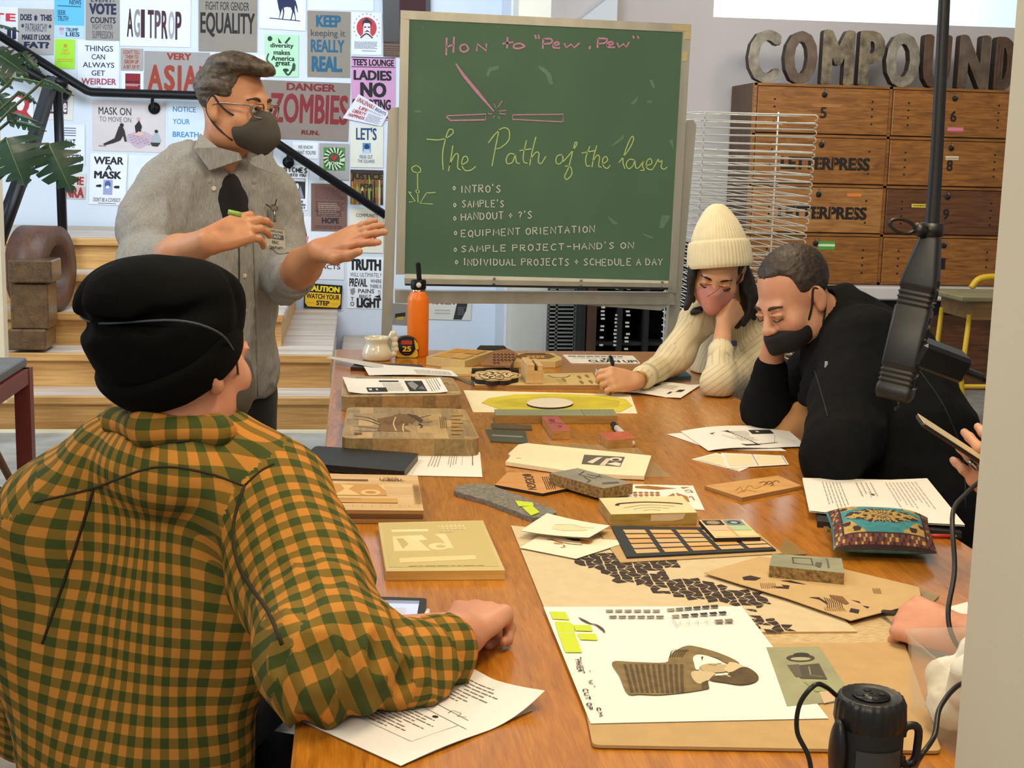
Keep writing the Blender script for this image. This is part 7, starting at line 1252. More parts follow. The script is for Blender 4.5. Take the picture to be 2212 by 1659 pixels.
    for sx in (-1, 1):
        p = pel+br*.21*sx
        M().tube([V3(p[0]-bf[0]*.24, p[1]-bf[1]*.24, 0), V3(p[0]+bf[0]*.18, p[1]+bf[1]*.18, .43)], .012, cm, 8).build('leg', ch); M().tube([V3(p[0]+bf[0]*.26, p[1]+bf[1]*.26, 0), V3(p[0]-bf[0]*.14, p[1]-bf[1]*.14, .43)], .012, cm, 8).build('leg', ch)
seated_man()

# ===== 3. woman in the cream beanie =====
def woman():
    r = empty('person', (1.35, 4.45, 0), 'person with long dark hair in cream ribbed sweater, beanie and pink mask, writing', 'person')
    h = Head(J(1552, 582, 4.22), (-.30, -.80, -.50), up=(.06, -.2, 1), sc=.95)
    N = J(1580, 668, 4.34); bf = nrm((-.45, -.85, 0)); br = np.cross(bf, V3(0, 0, 1)); Rb = np.stack([br, bf, V3(0, 0, 1)], 1)
    shR, shL = J(1508, 690, 4.32), J(1668, 725, 4.36)
    elR, wrR = J(1440, 800, 4.30), J(1372, 818, 4.12); elR[2] = max(elR[2], TZ+.05); wrR = onz(1374, 824, TZ+.042)
    elL = onz(1550, 826, TZ+.042); wrL = J(1563, 706, 4.16)
    s = S(.0032); h.skull(s, N, fem=True); a = s.mesh()
    s = S(.0028); s.chain([elR, wrR], [.036, .024], k=.02); tip = onz(1316, 818, TZ+.055); hand(s, wrR, tip-wrR, (-.15, -.85, .5), (.1, .45, .9), [(.7, .9, .4), (.8, 1.1, .5), (.9, 1.2, .6), (.95, 1.2, .6)], .0, [(.018, .018, -.012), (.034, .046, -.028), (.028, .072, -.04), (.012, .09, -.042)], .95); b = s.mesh()
    s = S(.0028); s.chain([elL, wrL], [.038, .025], k=.02); f2 = nrm(J(1606, 640, 4.20)-wrL); hand(s, wrL, f2, (.5, -.85, .1), (-.8, -.3, .3), [(.8, 1.3, .8), (.9, 1.35, .8), (.9, 1.35, .8), (.95, 1.3, .8)], .0, [(.022, .02, -.012), (.038, .05, -.024), (.034, .075, -.03), (.024, .094, -.034)], .92); c = s.mesh()
    put('body', join(a, b, c), SK_W, r); h.brows(r, mat('brow_black', '#1c1411', .8), .02, .0034)
    m = M()
    for g in (-1, 1): m.tube(catmull([h.p(g*.02, .0935, -.008), h.p(g*.034, .0965, -.012), h.p(g*.05, .086, -.008)], 4), .0022, flat('#15100e'), 6)
    m.build('eyelashes', r)
    MKP = mat('pink_mask', '#c58478', .8, var=.06, bump=.05, bs=300); s = S(.003); h.ell(s, (0, .045, -.054), (.070, .070, .062), .02); h.cap(s, (0, .108, -.016), (0, .113, -.075), .016, .016, .04); h.cap(s, (0, .113, -.075), (0, .080, -.112), .014, k=.03); h.box(s, (0, -.07, -.05), (.12, .080, .12), .003, .01, True); s.half(h.p(0, .12, -.010), h.d(0, .3, .94), .008)
    vf = s.mesh(); put('face_mask', vf, MKP, r); M().tube(catmull([h.p(-.064, .042, -.022), h.p(-.075, .02, -.012), h.p(-.08, -.01, .0)], 4), .0028, flat('#14141a'), 6).build('mask_strap', r)
    seam(vf, [(1512, 608), (1535, 606), (1560, 612)], r, mat('pink_mask_seam', '#a86a60', .9), .0012, 'mask_crease'); seam(vf, [(1528, 640), (1545, 630), (1562, 614)], r, mat('pink_mask_seam', '#a86a60'), .001, 'mask_crease')
    # hair
    HB = hairm('hair_black', '#231b18', '#0a0706', (70, 70, 18)); s = S(.0035); h.ell(s, (0, -.025, .035), (.082, .098, .09), .02)
    L = [[(1503, 565), (1494, 600), (1492, 640), (1480, 668)], [(1505, 575), (1500, 620), (1506, 655), (1516, 672)], [(1500, 590), (1505, 630), (1514, 660), (1496, 676)], [(1600, 570), (1612, 610), (1620, 660), (1606, 700)], [(1590, 560), (1600, 600), (1632, 640), (1650, 690)], [(1608, 590), (1618, 640), (1600, 680), (1592, 705)], [(1585, 565), (1602, 590), (1612, 640), (1628, 686)]]
    for i, st in enumerate(L):
        Yh = [4.2, 4.24, 4.26, 4.24, 4.26, 4.27, 4.26][i]; s.chain(catmull([J(x, y, Yh) for x, y in st], 3), np.linspace(.019, .007, 10)*(.75 if i < 3 else 1.15), k=.014)
    h.ell(s, (0, .085, -.02), (.066, .06, .1), .012, True); h.box(s, (0, .13, .02), (.05, .095, .14), .01, .01, True); v, f = s.mesh(); put('hair', (disp(v, f, .004, 60, 3, (1, 1, .25)), f), HB, r)
    # beanie
    c0 = J(1554, 549, 4.205); ax = nrm(J(1549, 430, 4.26)-J(1557, 565, 4.24)); e1 = nrm(np.cross(ax, V3(0, 1, 0))); e2 = np.cross(ax, e1)
    prof = [(.097, -.042), (.1015, -.03), (.1, .0), (.0955, .032), (.091, .042), (.085, .043), (.082, .058), (.070, .088), (.053, .118), (.034, .143), (.016, .156), (.0, .159)]; nn = 264; V = []
    PR = catmull(prof, 4)
    for rr_, z in PR:
        for k in range(nn):
            t = 2*PI*k/nn; R_ = max(rr_, 0)*(1+.012*math.cos(52*t))+.0004; V.append(c0+ax*z+R_*(math.cos(t)*e1+1.02*math.sin(t)*e2))
    F = np.array([(i*nn+k, i*nn+(k+1) % nn, (i+1)*nn+(k+1) % nn, (i+1)*nn+k) for i in range(len(PR)-1) for k in range(nn)]); put('beanie', (np.array(V), F), mat('cream_knit', '#e0d6b4', .95, var=.06, vs=30, bump=.15, bs=300, sheen=.2), r, label='cream ribbed beanie with turned up cuff')
    # sweater
    s = S(.005); s.chain([shR, J(1560, 676, 4.35), N, J(1620, 690, 4.36), shL], [.05, .052, .052, .052, .055], k=.04); s.ell(J(1590, 800, 4.42), (.155, .11, .19), Rb, .06); s.ell(J(1600, 930, 4.46), (.14, .11, .2), Rb, .06); s.half(V3(0, 0, .45), (0, 0, -1))
    s.chain([shR, J(1462, 765, 4.26), elR], [.052, .047, .042], k=.04); s.chain([elR, elR*.2+wrR*.8], [.042, .034], k=.03); s.chain([shL, J(1620, 800, 4.25), elL], [.055, .052, .046], k=.04); e3 = elL*.42+wrL*.58; s.chain([elL, e3], [.046, .036], k=.03)
    s.cap(N+V3(0, 0, .12), N+V3(0, 0, .0), .05, k=.01, sub=True); v, f = s.mesh(); v = disp(v, f, .004, 16, 3); m_ = (v[:, 2] < TZ+.004) & (v[:, 0] < TX1+.01); v[m_, 2] = TZ+.004
    uv = seguv(v, f, [(J(1600, 930, 4.46), J(1580, 660, 4.36), -bf, .14, .15), (shR, elR, V3(-.3, -.8, .5), .05, .05, 1), (elR, wrR, V3(0, -.8, .6), .045, .045, 1), (shL, elL, V3(0, -1, .3), .055, .055, 1), (elL, wrL, V3(0, -1, 0), .045, .045, 1)])
    SW = ribmat('cream_rib_sweater', '#d9cdac', .017, .3, '#c4b692'); put('sweater', (v, f), SW, r, uv); ns = onsurf((v, f), [(1566, 735), (1592, 736), (1592, 748), (1566, 747)])
    if len(ns) == 4: M().poly([p-_f*.004 for p in ns], flat('#2c3f8a')).build('name_sticker', r)
    for a_, b_, rd in ((elL, e3, .037), (elR, elR*.2+wrR*.8, .035)): d = nrm(b_-a_); M().lathe([(rd-.003, -.05), (rd+.002, -.05), (rd+.003, -.0), (rd-.004, .008)], b_, SW, 28, axis=d).build('cuff', r)
    M().lathe([(.026, -.004), (.029, -.004), (.029, .004), (.026, .004)], wrR+(elR-wrR)*.06, mat('gold_bracelet', '#b08a3c', .35, metal=.7, var=.1), 24, axis=nrm(elR-wrR)).build('bracelet', r)
    s = S(.008); pel = V3(1.42, 4.6, .52); s.ell(pel, (.17, .15, .11), Rb, .05)
    for off in (.09, -.09): a_ = pel+br*off; k_ = a_+bf*.40; s.chain([a_, k_, V3(k_[0], k_[1], .09)], [.08, .062, .045], k=.04)
    put('trousers', s.mesh(), mat('dark_trousers', '#2a2a30', .85), r)
    p0, p1 = onz(1336, 836, TZ+.004), J(1318, 770, 4.22); o = empty('pen', tuple(p0), 'black pen held upright in the hand of the woman writing', 'pen'); M().tube([p0, p0*.92+p1*.08, p1], [.001, .005, .0052], BLACKM, 10).build('barrel', o); M().tube([p1-(p1-p0)*.25+V3(.006, -.002, 0), p1+V3(.006, -.002, 0)], .0016, BLACKM, 6).build('clip', o)
    ch = empty('black_chair', (1.45, 4.62, 0), 'black chair under the woman in the cream sweater', 'chair'); M().box((1.45, 4.62, .385), (.42, .42, .035), mat('chair_black_seat', '#16171a'), bev=.01).build('seat', ch)
    for x in (-.18, .18):
        for y in (-.18, .18): M().tube([(1.45+x, 4.62+y, 0), (1.45+x, 4.62+y, .375)], .012, BLACKM, 6).build('leg', ch)
woman()

# ===== 4. man in the black fleece =====
def black_man():
    r = empty('person', (1.55, 3.2, 0), 'person in a black fleece pullover and black mask leaning his head on his hand', 'person')
    h = Head(J(1712, 642, 3.36), (-.80, -.36, -.50), up=(-.1, .05, 1), sc=1.02)
    N = J(1822, 705, 3.4); up_ = nrm(J(1822, 700, 3.38)-J(1960, 1050, 3.05)); shL, shR = J(1868, 742, 3.22), J(1800, 760, 3.5)
    elL = onz(1795, 985, TZ+.058); elR = onz(1655, 882, TZ+.05); wrR = J(1668, 762, 3.44)
    s = S(.0032); h.skull(s, N); s.chain([N, N+V3(.05, 0, -.1)], [.062, .09], k=.03); a = s.mesh()
    s = S(.003); s.chain([elR, wrR], [.044, .031], k=.02); f2 = nrm(J(1672, 668, 3.42)-wrR); hand(s, wrR, f2, (-.35, .35, .1), (.6, -.8, .2), [(.3, .5, .4), (.3, .5, .4), (.3, .5, .4), (.3, .5, .4)], .03, None, 1.02); b = s.mesh()
    put('body', join(a, b), SK_F, r); h.brows(r, mat('brow_dark', '#3a2a20', .8))
    m = M()
    for g in (-1, 1): m.tube(catmull([h.p(g*.02, .093, -.010), h.p(g*.034, .0955, -.013), h.p(g*.05, .085, -.009)], 4), .0016, flat('#2a1d16'), 6)
    m.build('eyelashes', r)
    # short hair, receding and thin on top
    HM = hairm('hair_dark_short', '#42352a', '#1a1410', (110, 30, 110)); s = S(.0028); h.ell(s, (0, -.022, .040), (.0795, .098, .0865), .01); h.box(s, (0, .145, -.03), (.13, .1, .092), .012, .03, True); h.box(s, (0, .02, -.115), (.13, .2, .05), .01, .012, True); h.box(s, (0, .075, -.055), (.13, .06, .06), .01, .012, True)
    for g in (-1, 1): h.ell(s, (g*.088, .003, -.018), (.026, .024, .042), .01, True); h.ell(s, (g*.05, .095, .06), (.03, .05, .035), .02, True)
    v, f = s.mesh(); lv = (v-h.c)@h.R; n = vnormals(v, f); v = v+n*(.0011*vnoise(lv*np.array([1, .15, .6]), 230, 3)+.0008*vnoise(lv, 90, 5))[:, None]; put('hair', (v, f), HM, r)
    BMK = mat('black_cloth_mask', '#17161a', .85, var=.1); s = S(.003); h.ell(s, (0, .045, -.066), (.067, .068, .055), .02); h.cap(s, (0, .110, -.044), (0, .116, -.085), .010, k=.035); h.box(s, (0, -.07, -.05), (.12, .088, .12), .003, .01, True); s.half(h.p(0, .118, -.044), h.d(0, .05, 1), .008); s.half(h.p(0, .09, -.122), h.d(0, -.4, -1), .008)
    put('face_mask', s.mesh(), BMK, r)
    for sd in (-1, 1): mask_strap(h, r, [(sd*.066, .03, -.045), (sd*.077, .012, -.015), (sd*.083, -.01, .022), (sd*.087, -.027, -.012), (sd*.078, -.018, -.045), (sd*.066, .01, -.09)], flat('#101014'), .0028)
    # fleece
    s = S(.0058); s.chain([J(1822, 700, 3.4), J(1850, 760, 3.36), J(1900, 850, 3.25), J(1955, 960, 3.15), J(1985, 1110, 3.08), J(1990, 1250, 3.05)], [.085, .13, .155, .165, .17, .17], k=.06)
    s.ell(J(1900, 800, 3.35), (.12, .2, .12), None, .08); s.half(V3(0, 0, .46), (0, 0, -1))
    s.chain([shL, J(1830, 870, 3.1), elL], [.092, .078, .066], k=.05); s.chain([elL, elL+V3(.10, .10, .02), elL+V3(.14, .24, .06)], [.064, .055, .045], k=.03)
    s.chain([shR, J(1725, 850, 3.58), elR], [.08, .066, .056], k=.045); e3 = elR*.30+wrR*.70; s.chain([elR, e3], [.058, .044], k=.03)
    # stand collar
    nd = nrm(h.p(0, -.03, -.06)-N); s.cap(N-nd*.02, N+nd*.055, .082, .079, k=.02); s.cap(N+nd*.02, N+nd*.12, .068, .07, k=.006, sub=True)
    s.chain([J(1822, 632, 3.46), J(1848, 668, 3.36), J(1825, 740, 3.26), J(1768, 830, 3.28), J(1742, 860, 3.34)], [.022, .03, .032, .028, .022], k=.03)
    v, f = s.mesh(); v = disp(v, f, .009, 7.5, 3, (1, 1, 1.3)); v = disp(v, f, .003, 22, 5); m_ = (v[:, 2] < TZ+.004) & (v[:, 0] < TX1+.005); v[m_, 2] = TZ+.004
    vf = (v, f); put('fleece', vf, mat('black_fleece', '#131416', .95, var=.12, vs=50, bump=.2, bs=300, spec=.12), r); seam(vf, [(1760, 800), (1775, 850), (1788, 900)], r, flat('#0a0a0b'), .002, 'zip'); seam(vf, [(1985, 800), (2040, 880), (2080, 990), (2085, 1100)], r, flat('#0c0c0e'), .002)
    P = onsurf(vf, [(1785, 790)]); 
    if P: M().box(P[0], (.006, .004, .02), flat('#b9b9b9')).build('chest_logo', r)
    s = S(.008); pel = V3(1.66, 3.06, .52); bf = nrm((-.9, .25, 0)); br = np.cross(bf, V3(0, 0, 1)); s.ell(pel, (.15, .18, .11), None, .05)
    for off, kx in ((.12, J(1712, 925, 3.5)), (-.08, pel+br*-.08+bf*.44)): a_ = pel+br*off; s.chain([a_, kx, V3(kx[0], kx[1], .09)], [.085, .068, .05], k=.04)
    put('trousers', s.mesh(), mat('tan_trousers', '#b98858', .85), r)
    ch = empty('black_chair', (1.68, 3.08, 0), 'black chair under the man in the black fleece', 'chair'); M().box((1.68, 3.08, .385), (.42, .42, .035), mat('chair_black_seat', '#16171a'), bev=.01).build('seat', ch)
    for x in (-.18, .18):
        for y in (-.18, .18): M().tube([(1.68+x, 3.08+y, 0), (1.68+x, 3.08+y, .375)], .012, BLACKM, 6).build('leg', ch)
black_man()
# ---------------- right foreground: hanging power strip, speaker, cables, two people behind the pillar ----------------
BP = mat('black_plastic', '#16171a', .42, var=.06); BPL = mat('black_plastic_side', '#131413', .4)
e = empty('hanging_power_strip', tuple(J(1925, 865, 2.2)), 'black power strip hanging on a black pole above the right table side', 'power strip')
a, b = J(2012, 505, 2.2), J(1930, 862, 2.2); d = nrm(b-a); Lp = np.linalg.norm(b-a); n1 = nrm(V3(-.6, -.8, 0)-np.dot(V3(-.6, -.8, 0), d)*d); e1 = np.cross(d, n1); e1 = e1 if e1[0] > 0 else -e1
def ring_(t, w1, w2, off=0): c = a+d*Lp*t+e1*off; return [c-e1*w1/2+n1*w2/2, c+e1*w1/2+n1*w2/2, c+e1*w1/2-n1*w2/2, c-e1*w1/2-n1*w2/2]
secs = [(0, .026, .030), (.03, .034, .034), (.26, .058, .040), (.30, .060, .042)]+[(t+q, w, w2) for t in (.33, .36, .39, .42) for q, w, w2 in ((0, .060, .042), (.008, .056, .038), (.02, .056, .038), (.028, .060, .042))]+[(.78, .060, .042)]+[(t+q, w, w2) for t in (.80, .83, .86, .89) for q, w, w2 in ((0, .060, .042), (.008, .056, .038), (.02, .056, .038), (.028, .060, .042))]+[(.97, .060, .042), (1.0, .052, .036)]
m = M(); R_ = [rounded(ring_(*q), .007, 4) for q in secs]; k = len(R_[0]); m.add(np.vstack(R_), [(i*k+j, i*k+(j+1) % k, (i+1)*k+(j+1) % k, (i+1)*k+j) for i in range(len(R_)-1) for j in range(k)]+[tuple(range(k)), tuple((len(R_)-1)*k+j for j in range(k))], BP, True); m.build('body', e)
m = M()
for t in (.36, .58, .88):   # outlets on the right face
    c = a+d*Lp*t+e1*.0305
    for du, dv, w_, h_ in ((-.008, 0, .005, .016), (.008, 0, .005, .016), (0, -.022, .008, .010)): m.box(c+n1*du+d*dv, (.002, w_, h_), flat('#020202'), R=np.stack([e1, n1, d], 1)); m.box(c+n1*du+d*(dv+.009), (.0022, .003, .003), flat('#9a9a9a'), R=np.stack([e1, n1, d], 1))
m.build('outlet', e)
M().tube([a+V3(0, 0, -.012), a+V3(0, 0, .002), J(2024, 330, 2.2), J(2040, 0, 2.2), J(2040, 0, 2.2)+V3(.012, 0, 1.55)], [.014, .0125, .0105, .0095, .0095], BP, 14).build('hanging_pole', e)
m = M(); m.lathe([(0, 0), (.019, 0), (.019, .022), (0, .022)], a+V3(0, 0, -.004), BP, 20); m.tube([a+V3(-.016, -.01, .004), a+V3(-.034, -.01, .008)], .011, BPL, 12); m.tube([a+V3(-.034-.022*(1-math.cos(t)), -.01, .008+.011*math.sin(t)+.008*(1-math.cos(t))*.5) for t in np.linspace(-.2, 2*PI-.2, 22)], .0032, BPL, 6); m.build('clamp', e)
M().tube(catmull([b+V3(.01, 0, -.002), b+V3(.012, 0, -.012), b+V3(.004, 0, -.018)], 4), .003, BPL, 6).build('hook', e)
ax = nrm(V3(.93, .10, -.32)); up = nrm(V3(.3, -.25, .92)-np.dot(V3(.3, -.25, .92), ax)*ax); sd = np.cross(up, ax); Ra = np.stack([ax, sd, up], 1); c = J(2028, 775, 2.19)
M().box(c, (.098, .05, .046), mat('black_plastic_gloss', '#1a1b1d', .28, var=.03), R=Ra, bev=.006).build('adapter_plug', e)
m = M(); q = c+ax*.05; m.box(q+ax*.02-up*.004, (.046, .02, .013), BP, R=Ra, bev=.004); m.box(q+ax*.05-up*.006, (.02, .012, .009), BPL, R=Ra, bev=.002); m.tube(catmull([q+ax*.06-up*.006, q+ax*.10-up*.02, q+V3(.16, .05, -.05), q+V3(.24, .05, -.2)], 6), .003, BPL, 8); m.build('usb_plug', e)

sp = onz(1868, 1762); sp[1] = 1.375; sp[0] = J(1872, 1650, 1.375)[0]; HS = J(1878, 1500, 1.375)[2]-TZ
e = empty('bluetooth_speaker', tuple(sp), 'black cylindrical portable speaker with ribbed top standing in the foreground', 'speaker'); CLO = mat('speaker_cloth', '#1c1e20', .8, var=.15, vs=300, bump=.2, bs=900)
M().lathe([(0, 0), (.033, 0), (.0375, .006), (.0375, HS-.035), (.037, HS-.03), (0, HS-.03)], sp, CLO, 48).build('body', e)
m = M(); nn = 96; pr = [(.0375, HS-.034), (.0390, HS-.028), (.0378, HS-.008), (.0345, HS-.001), (.032, HS), (.030, HS-.002), (0, HS-.002)]; V = []
for i, (r_, z) in enumerate(pr):
    for k in range(nn): r2 = r_*(1+(.018 if (k//2) % 2 else -.012)*(1 if i in (1, 2, 3) else 0)); t = 2*PI*k/nn; V.append(sp+V3(r2*math.cos(t), r2*math.sin(t), z))
m.add(V, [(i*nn+k, i*nn+(k+1) % nn, (i+1)*nn+(k+1) % nn, (i+1)*nn+k) for i in range(len(pr)-1) for k in range(nn)], BP, True); m.build('ribbed_cap', e)
m = M(); m.lathe([(0, 0), (.020, 0), (.0205, .0012), (0, .0012)], sp+V3(0, 0, HS-.0015), BPL, 36)
for t in (0, PI/2, PI, 3*PI/2): m.lathe([(0, 0), (.0045, 0), (.004, .0012), (0, .0014)], sp+V3(.0125*math.cos(t), .0125*math.sin(t), HS-.0004), flat('#0a0a0a'), 16)
m.lathe([(.003, 0), (.0042, 0), (.0042, .001), (.003, .001)], sp+V3(0, 0, HS-.0002), flat('#3a3c3e'), 16); m.build('button_pad', e)
P = [sp+V3(.0418*math.sin(t), -.0418*math.cos(t), z) for t, z in [(-.62, 0)]]; m = M(); T = np.linspace(-.7, .72, 16); zz = np.linspace(.004, HS-.052, 8); V = [sp+V3(.0388*math.sin(t), -.0388*math.cos(t), z) for z in zz for t in T]; m.add(V, [(i*16+k, i*16+k+1, (i+1)*16+k+1, (i+1)*16+k) for i in range(7) for k in range(15)], mat('speaker_panel', '#3a3d40', .5, var=.04), True); m.build('front_panel', e)
M().tube(rounded([sp+V3(.033, -.012, HS-.032), sp+V3(.053, -.012, HS-.032), sp+V3(.051, -.012, HS-.075), sp+V3(.035, -.012, HS-.08)], .012, 5), .0048, BP, 8).build('loop_handle', e)
s = S(.002); s.ell(sp+V3(-.040, -.014, HS-.06), (.009, .016, .038), k=.01); v, f = s.mesh(); M().add(v, f, BP, True).build('port_flap', e)
def cable(name, pts, lab, r=.0032): o = M().tube(catmull(pts, 8), r, BPL, 8).build(name, origin='b'); tag(o, lab, 'cable')
cable('black_cable', [J(1806, 1502, 1.372), J(1784, 1484, 1.345), J(1760, 1480, 1.33), J(1728, 1520, 1.33), J(1722, 1580, 1.33), J(1748, 1640, 1.32), J(1758, 1730, 1.31), onz(1752, 1800, TZ+.004)], 'black cable looping out of the left side of the portable speaker', .0027)
cable('black_cable', [J(2128, 1030, 1.98), J(2085, 1068, 1.88), J(2058, 1110, 1.78), J(2062, 1230, 1.72), J(2048, 1325, 1.68), J(2064, 1388, 1.66), J(2110, 1440, 1.66), J(2150, 1480, 1.66)], 'black cable hanging down along the edge of the pillar', .0034)
cable('black_cable', [J(2110, 1470, 1.42), J(2068, 1482, 1.38), J(2030, 1530, 1.34), J(2018, 1590, 1.31), J(1985, 1640, 1.29), onz(1965, 1690, TZ+.004), onz(1930, 1790, TZ+.004)], 'black cable curving between the speaker and the clear tub', .0029)
# clear tub with white contents
GL = mat('clear_plastic', '#dedcd2', .05, var=0, alpha=.16); e = empty('clear_plastic_tub', (.735, 1.53, TZ), 'clear plastic tub with white filling half hidden by the pillar', 'tub'); x0 = J(2028, 1540, 1.5)[0]; zt = J(2030, 1432, 1.5)[2]
m = M(); P = lambda z, g: rounded([V3(x0-g, 1.62+g, z), V3(x0+.14+g, 1.62+g, z), V3(x0+.14+g, 1.46-g, z), V3(x0-g, 1.46-g, z)], .02, 5)
R0 = [P(TZ+.001, -.008), P(zt-.006, 0), P(zt, .004), P(zt, .001), P(zt-.008, -.003), P(TZ+.004, -.0105)]; k = len(R0[0]); m.add(np.vstack(R0), [(i*k+j, i*k+(j+1) % k, (i+1)*k+(j+1) % k, (i+1)*k+j) for i in range(5) for j in range(k)]+[tuple(range(k))[::-1], tuple(5*k+j for j in range(k))], GL, True); m.build('tub', e)
s = S(.004)
for i in range(14): s.ell(V3(x0+.032+.07*rng.random(), 1.49+.1*rng.random(), TZ+.03+.07*rng.random()), (.028, .024, .022), k=.015)
v, f = s.mesh(); M().add(disp(v, f, .003, 50), f, mat('white_fluff', '#d5d3c8', .9, var=.1, vs=30), True).build('white_filling', e)
# --- seated man's papers, tablet, stylus ---
sheet('printed_pages', 'curled white printed pages under the elbow of the man in the checked shirt', 'paper', [(613, 1541), (1015, 1440), (1176, 1528), (866, 1655)], [('y', .22, .2, .46, .75, 9, '#77736c'), ('y', .68, .08, .92, .7, 8, '#77736c'), ('l', [(.52, .1), (.5, .9)], .0012, '#8a8680', 1), ('l', [(.6, .12), (.58, .8)], .0012, '#8a8680', 1), ('e', .48, .62, .014, .022, DK), ('l', [(.56, .62), (.6, .6), (.61, .68), (.57, .7), (.6, .75)], .001, '#55524c', 1), ('l', [(.2, .1), (.2, .82), (.5, .82)], .001, '#9a968e', 1)], z0=TZ+.0022, bend=lambda u, v: .045*max(0, u-.55)**2*4*max(0, v-.3)**1.3+.002*math.sin(6*u), nx=24, ny=18, m_=mat('paper_cool', '#e9e7e3', .75, var=.02))
sheet('printed_pages', 'lower white page below the curled pages of the man in the checked shirt', 'paper', [(640, 1518), (1000, 1438), (1150, 1535), (872, 1652)], [], z0=TZ+.0008, m_=mat('paper_cool', '#e9e7e3'))
e = empty('tablet_computer', tuple(onz(870, 1340)), 'black tablet with a lit pale screen beside the checked sleeve', 'tablet'); T = rounded([onz(x, y, TZ+.009) for x, y in ((800, 1288), (922, 1292), (906, 1392), (770, 1385))], .008); m = M(); m.prism(T, [V3(p[0], p[1], TZ+.001) for p in T], BPL); m.build('case', e)
T = [onz(x, y, TZ+.0096) for x, y in ((806, 1296), (906, 1298), (891, 1384), (780, 1380))]; q = Q(T); m = M(); m.poly(T, mat('lit_screen', '#b9c4e2', .2, var=.05, vs=20, emit='#aab8e0', estr=.55)); draw(m, q, [('r', .1, .0, 1, .08, '#8f9cc0'), ('r', .5, .2, .75, .9, '#c9d2ea'), ('l', [(.75, .9), (.8, .85), (.86, .9)], .002, '#2c2f3a')], .0002, .00005); m.build('screen', e)
pa, pb = onz(925, 1318, TZ+.013), onz(906, 1392, TZ+.013); o = M().tube([pa, pa*.85+pb*.15, pb], [.003, .0048, .0048], mat('stylus_white', '#e9e7e2', .3, var=.02), 14).build('stylus', origin='b'); tag(o, 'white stylus lying along the edge of the black tablet', 'stylus')
slab('loose_note_sheet', 'white sheet under the wrist of the person holding the pen at right', 'paper', [(1975, 1330), (2090, 1300), (2105, 1400), (1932, 1384)], .0008, PW, z0=TZ+.0016)
# --- two people seated at the right, mostly behind the pillar ---
def right_person(lab, hip, face, shirt, arm, trouser, hairc, sk, hnd, cuff=.75, bare=False):
    r = empty('person', (hip[0], hip[1], 0), lab, 'person'); bf = nrm(V3(*face)); br = np.cross(bf, V3(0, 0, 1)); Rb = np.stack([br, bf, V3(0, 0, 1)], 1); hip = V3(*hip); N = hip+V3(0, 0, .52)+bf*.1
    h = Head(N+bf*.05+V3(0, 0, .16), bf+V3(0, 0, -.3)); s = S(.004); h.skull(s, N); a_ = s.mesh(); s = S(.003); el, wr = arm[1], arm[2]; s.chain([el, wr], [.042, .029], k=.02); hnd(s, wr); b_ = s.mesh(); put('body', join(a_, b_), sk, r)
    h.eyes(r); h.brows(r, mat('brow_dark', '#3a2a20'))
    s = S(.004); h.ell(s, (0, -.022, .045), (.082, .1, .088), .01); h.box(s, (0, .145, -.03), (.13, .095, .1), .012, .012, True); v, f = s.mesh(); put('hair', (disp(v, f, .003, 60, 3), f), hairc, r)
    s = S(.0065); s.chain([N+br*.17+V3(0, 0, -.06), N, N-br*.17+V3(0, 0, -.06)], [.06, .06, .06], k=.05); s.ell(hip+bf*.08+V3(0, 0, .32), (.17, .12, .19), Rb, .06); s.ell(hip+bf*.03+V3(0, 0, .1), (.16, .12, .16), Rb, .06); s.chain([arm[0], el], [.06, .052], k=.04); s.chain([el, el*(1-cuff)+wr*cuff], [.052, .042 if not bare else .05], k=.03)
    o_ = N-br*(.17 if np.dot(arm[0]-N, br) > 0 else -.17)+V3(0, 0, -.06); s.chain([o_, o_+V3(0, 0, -.26)+bf*.04, o_+V3(-.03, 0, -.34)+bf*.2], [.058, .05, .04], k=.03); s.cap(N+V3(0, 0, .12), N, .052, k=.01, sub=True)
    v, f = s.mesh(); put('shirt', (disp(v, f, .005, 12, 4), f), shirt, r); s = S(.008); s.ell(hip, (.16, .14, .1), Rb, .05)
    for o2 in (.09, -.09): p = hip+br*o2; k_ = p+bf*.36; s.chain([p, k_, V3(k_[0], k_[1], .09)], [.082, .065, .05], k=.04)
    put('trousers', s.mesh(), trouser, r); return r
wr6 = onz(2072, 1372, TZ+.04)
def hand6(s, w): hand(s, w, onz(1972, 1338, TZ+.042)-w, (-.05, -.7, .7), (0, .6, .75), [(.8, 1.1, .5), (.9, 1.25, .6), (.95, 1.3, .7), (1.0, 1.3, .7)], .0, [(.02, .018, -.01), (.036, .05, -.026), (.026, .078, -.036), (.008, .096, -.038)], 1.0)
right_person('person with a dark green sleeve writing with a black pen beside the pillar', (1.45, 1.72, .52), (-.96, .1, 0), mat('dark_green_cloth', '#1f2a22', .9, var=.15), (V3(1.32, 1.58, .95), V3(1.16, 1.66, TZ+.065), wr6), mat('dark_trousers', '#2a2a30'), hairm('hair_brown', '#5a3e2a', '#352317'), SK_P, hand6, .62)
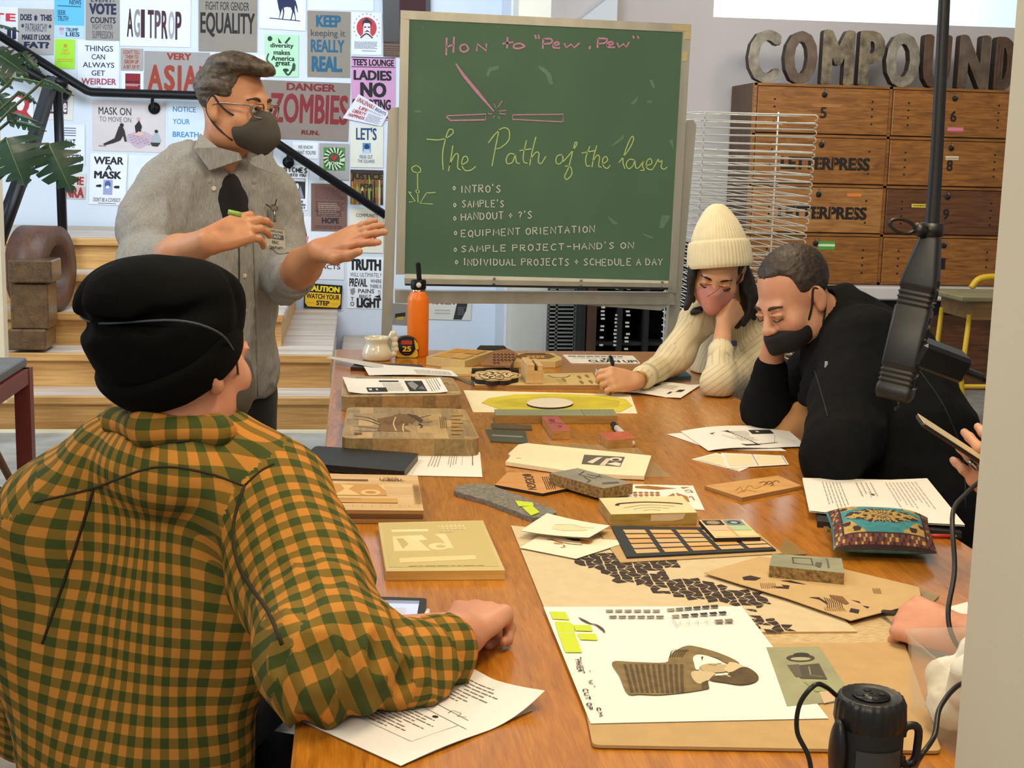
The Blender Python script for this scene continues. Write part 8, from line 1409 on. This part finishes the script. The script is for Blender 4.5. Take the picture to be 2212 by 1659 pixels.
p0, p1 = onz(1896, 1322, TZ+.003), onz(1990, 1330, TZ+.045); o = empty('pen', tuple(p0), 'black pen with a pale tip in the hand beside the pillar', 'pen'); M().tube([p0+(p1-p0)*.14, p1+(p1-p0)*.25], .0046, BP, 10).build('barrel', o); M().tube([p0, p0+(p1-p0)*.15], [.0012, .0042], mat('pen_tip', '#b9a87c', .4, metal=.4), 10).build('tip', o)
wr5 = J(2172, 1060, 2.2)
def hand5(s, w): hand(s, w, J(2112, 985, 2.14)-w, (.1, -.9, -.3), (-.3, -.2, .9), [(.3, .9, .6), (.35, 1.0, .6), (.4, 1.0, .6), (.45, 1.0, .6)], .03, [(.02, .02, -.008), (.045, .05, -.01), (.05, .085, -.004), (.048, .11, .0)], 1.0)
r5 = right_person('person holding up a phone, only ringed fingers showing past the pillar', (1.55, 2.32, .52), (-.9, -.25, 0), mat('grey_cloth', '#55565a', .9, var=.1), (V3(1.42, 2.45, .95), V3(1.33, 2.34, .82), wr5), mat('dark_trousers', '#2a2a30'), hairm('hair_brown', '#5a3e2a', '#352317'), SK_F, hand5, .5)
M().lathe([(.0095, -.003), (.0112, -.003), (.0112, .003), (.0095, .003)], J(2103, 1005, 2.13), mat('silver_ring', '#b9b6b0', .25, metal=1, var=.02), 20, axis=nrm(J(2085, 1010, 2.13)-J(2110, 985, 2.13))).build('ring', r5)
pa, pb = J(1996, 914, 2.14), J(2116, 992, 2.12); ax = nrm(pb-pa); vd = nrm(CAM-(pa+pb)/2); nz = np.cross(vd, ax); nz = nrm(nz*np.sign(nz[2])+.10*vd); R5 = np.stack([ax, np.cross(nz, ax), nz], 1); e = empty('mobile_phone', tuple(pb), 'dark phone with pale rim seen edge-on in the hand above the page stack', 'phone')
m = M(); m.box((pa+pb)/2, (np.linalg.norm(pb-pa)+.02, .07, .0075), BPL, R=R5, bev=.003); m.build('body', e); M().box((pa+pb)/2+nz*.004, (np.linalg.norm(pb-pa)+.018, .068, .0016), mat('phone_rim', '#d8c7a0', .3, var=.02), R=R5).build('screen_rim', e)
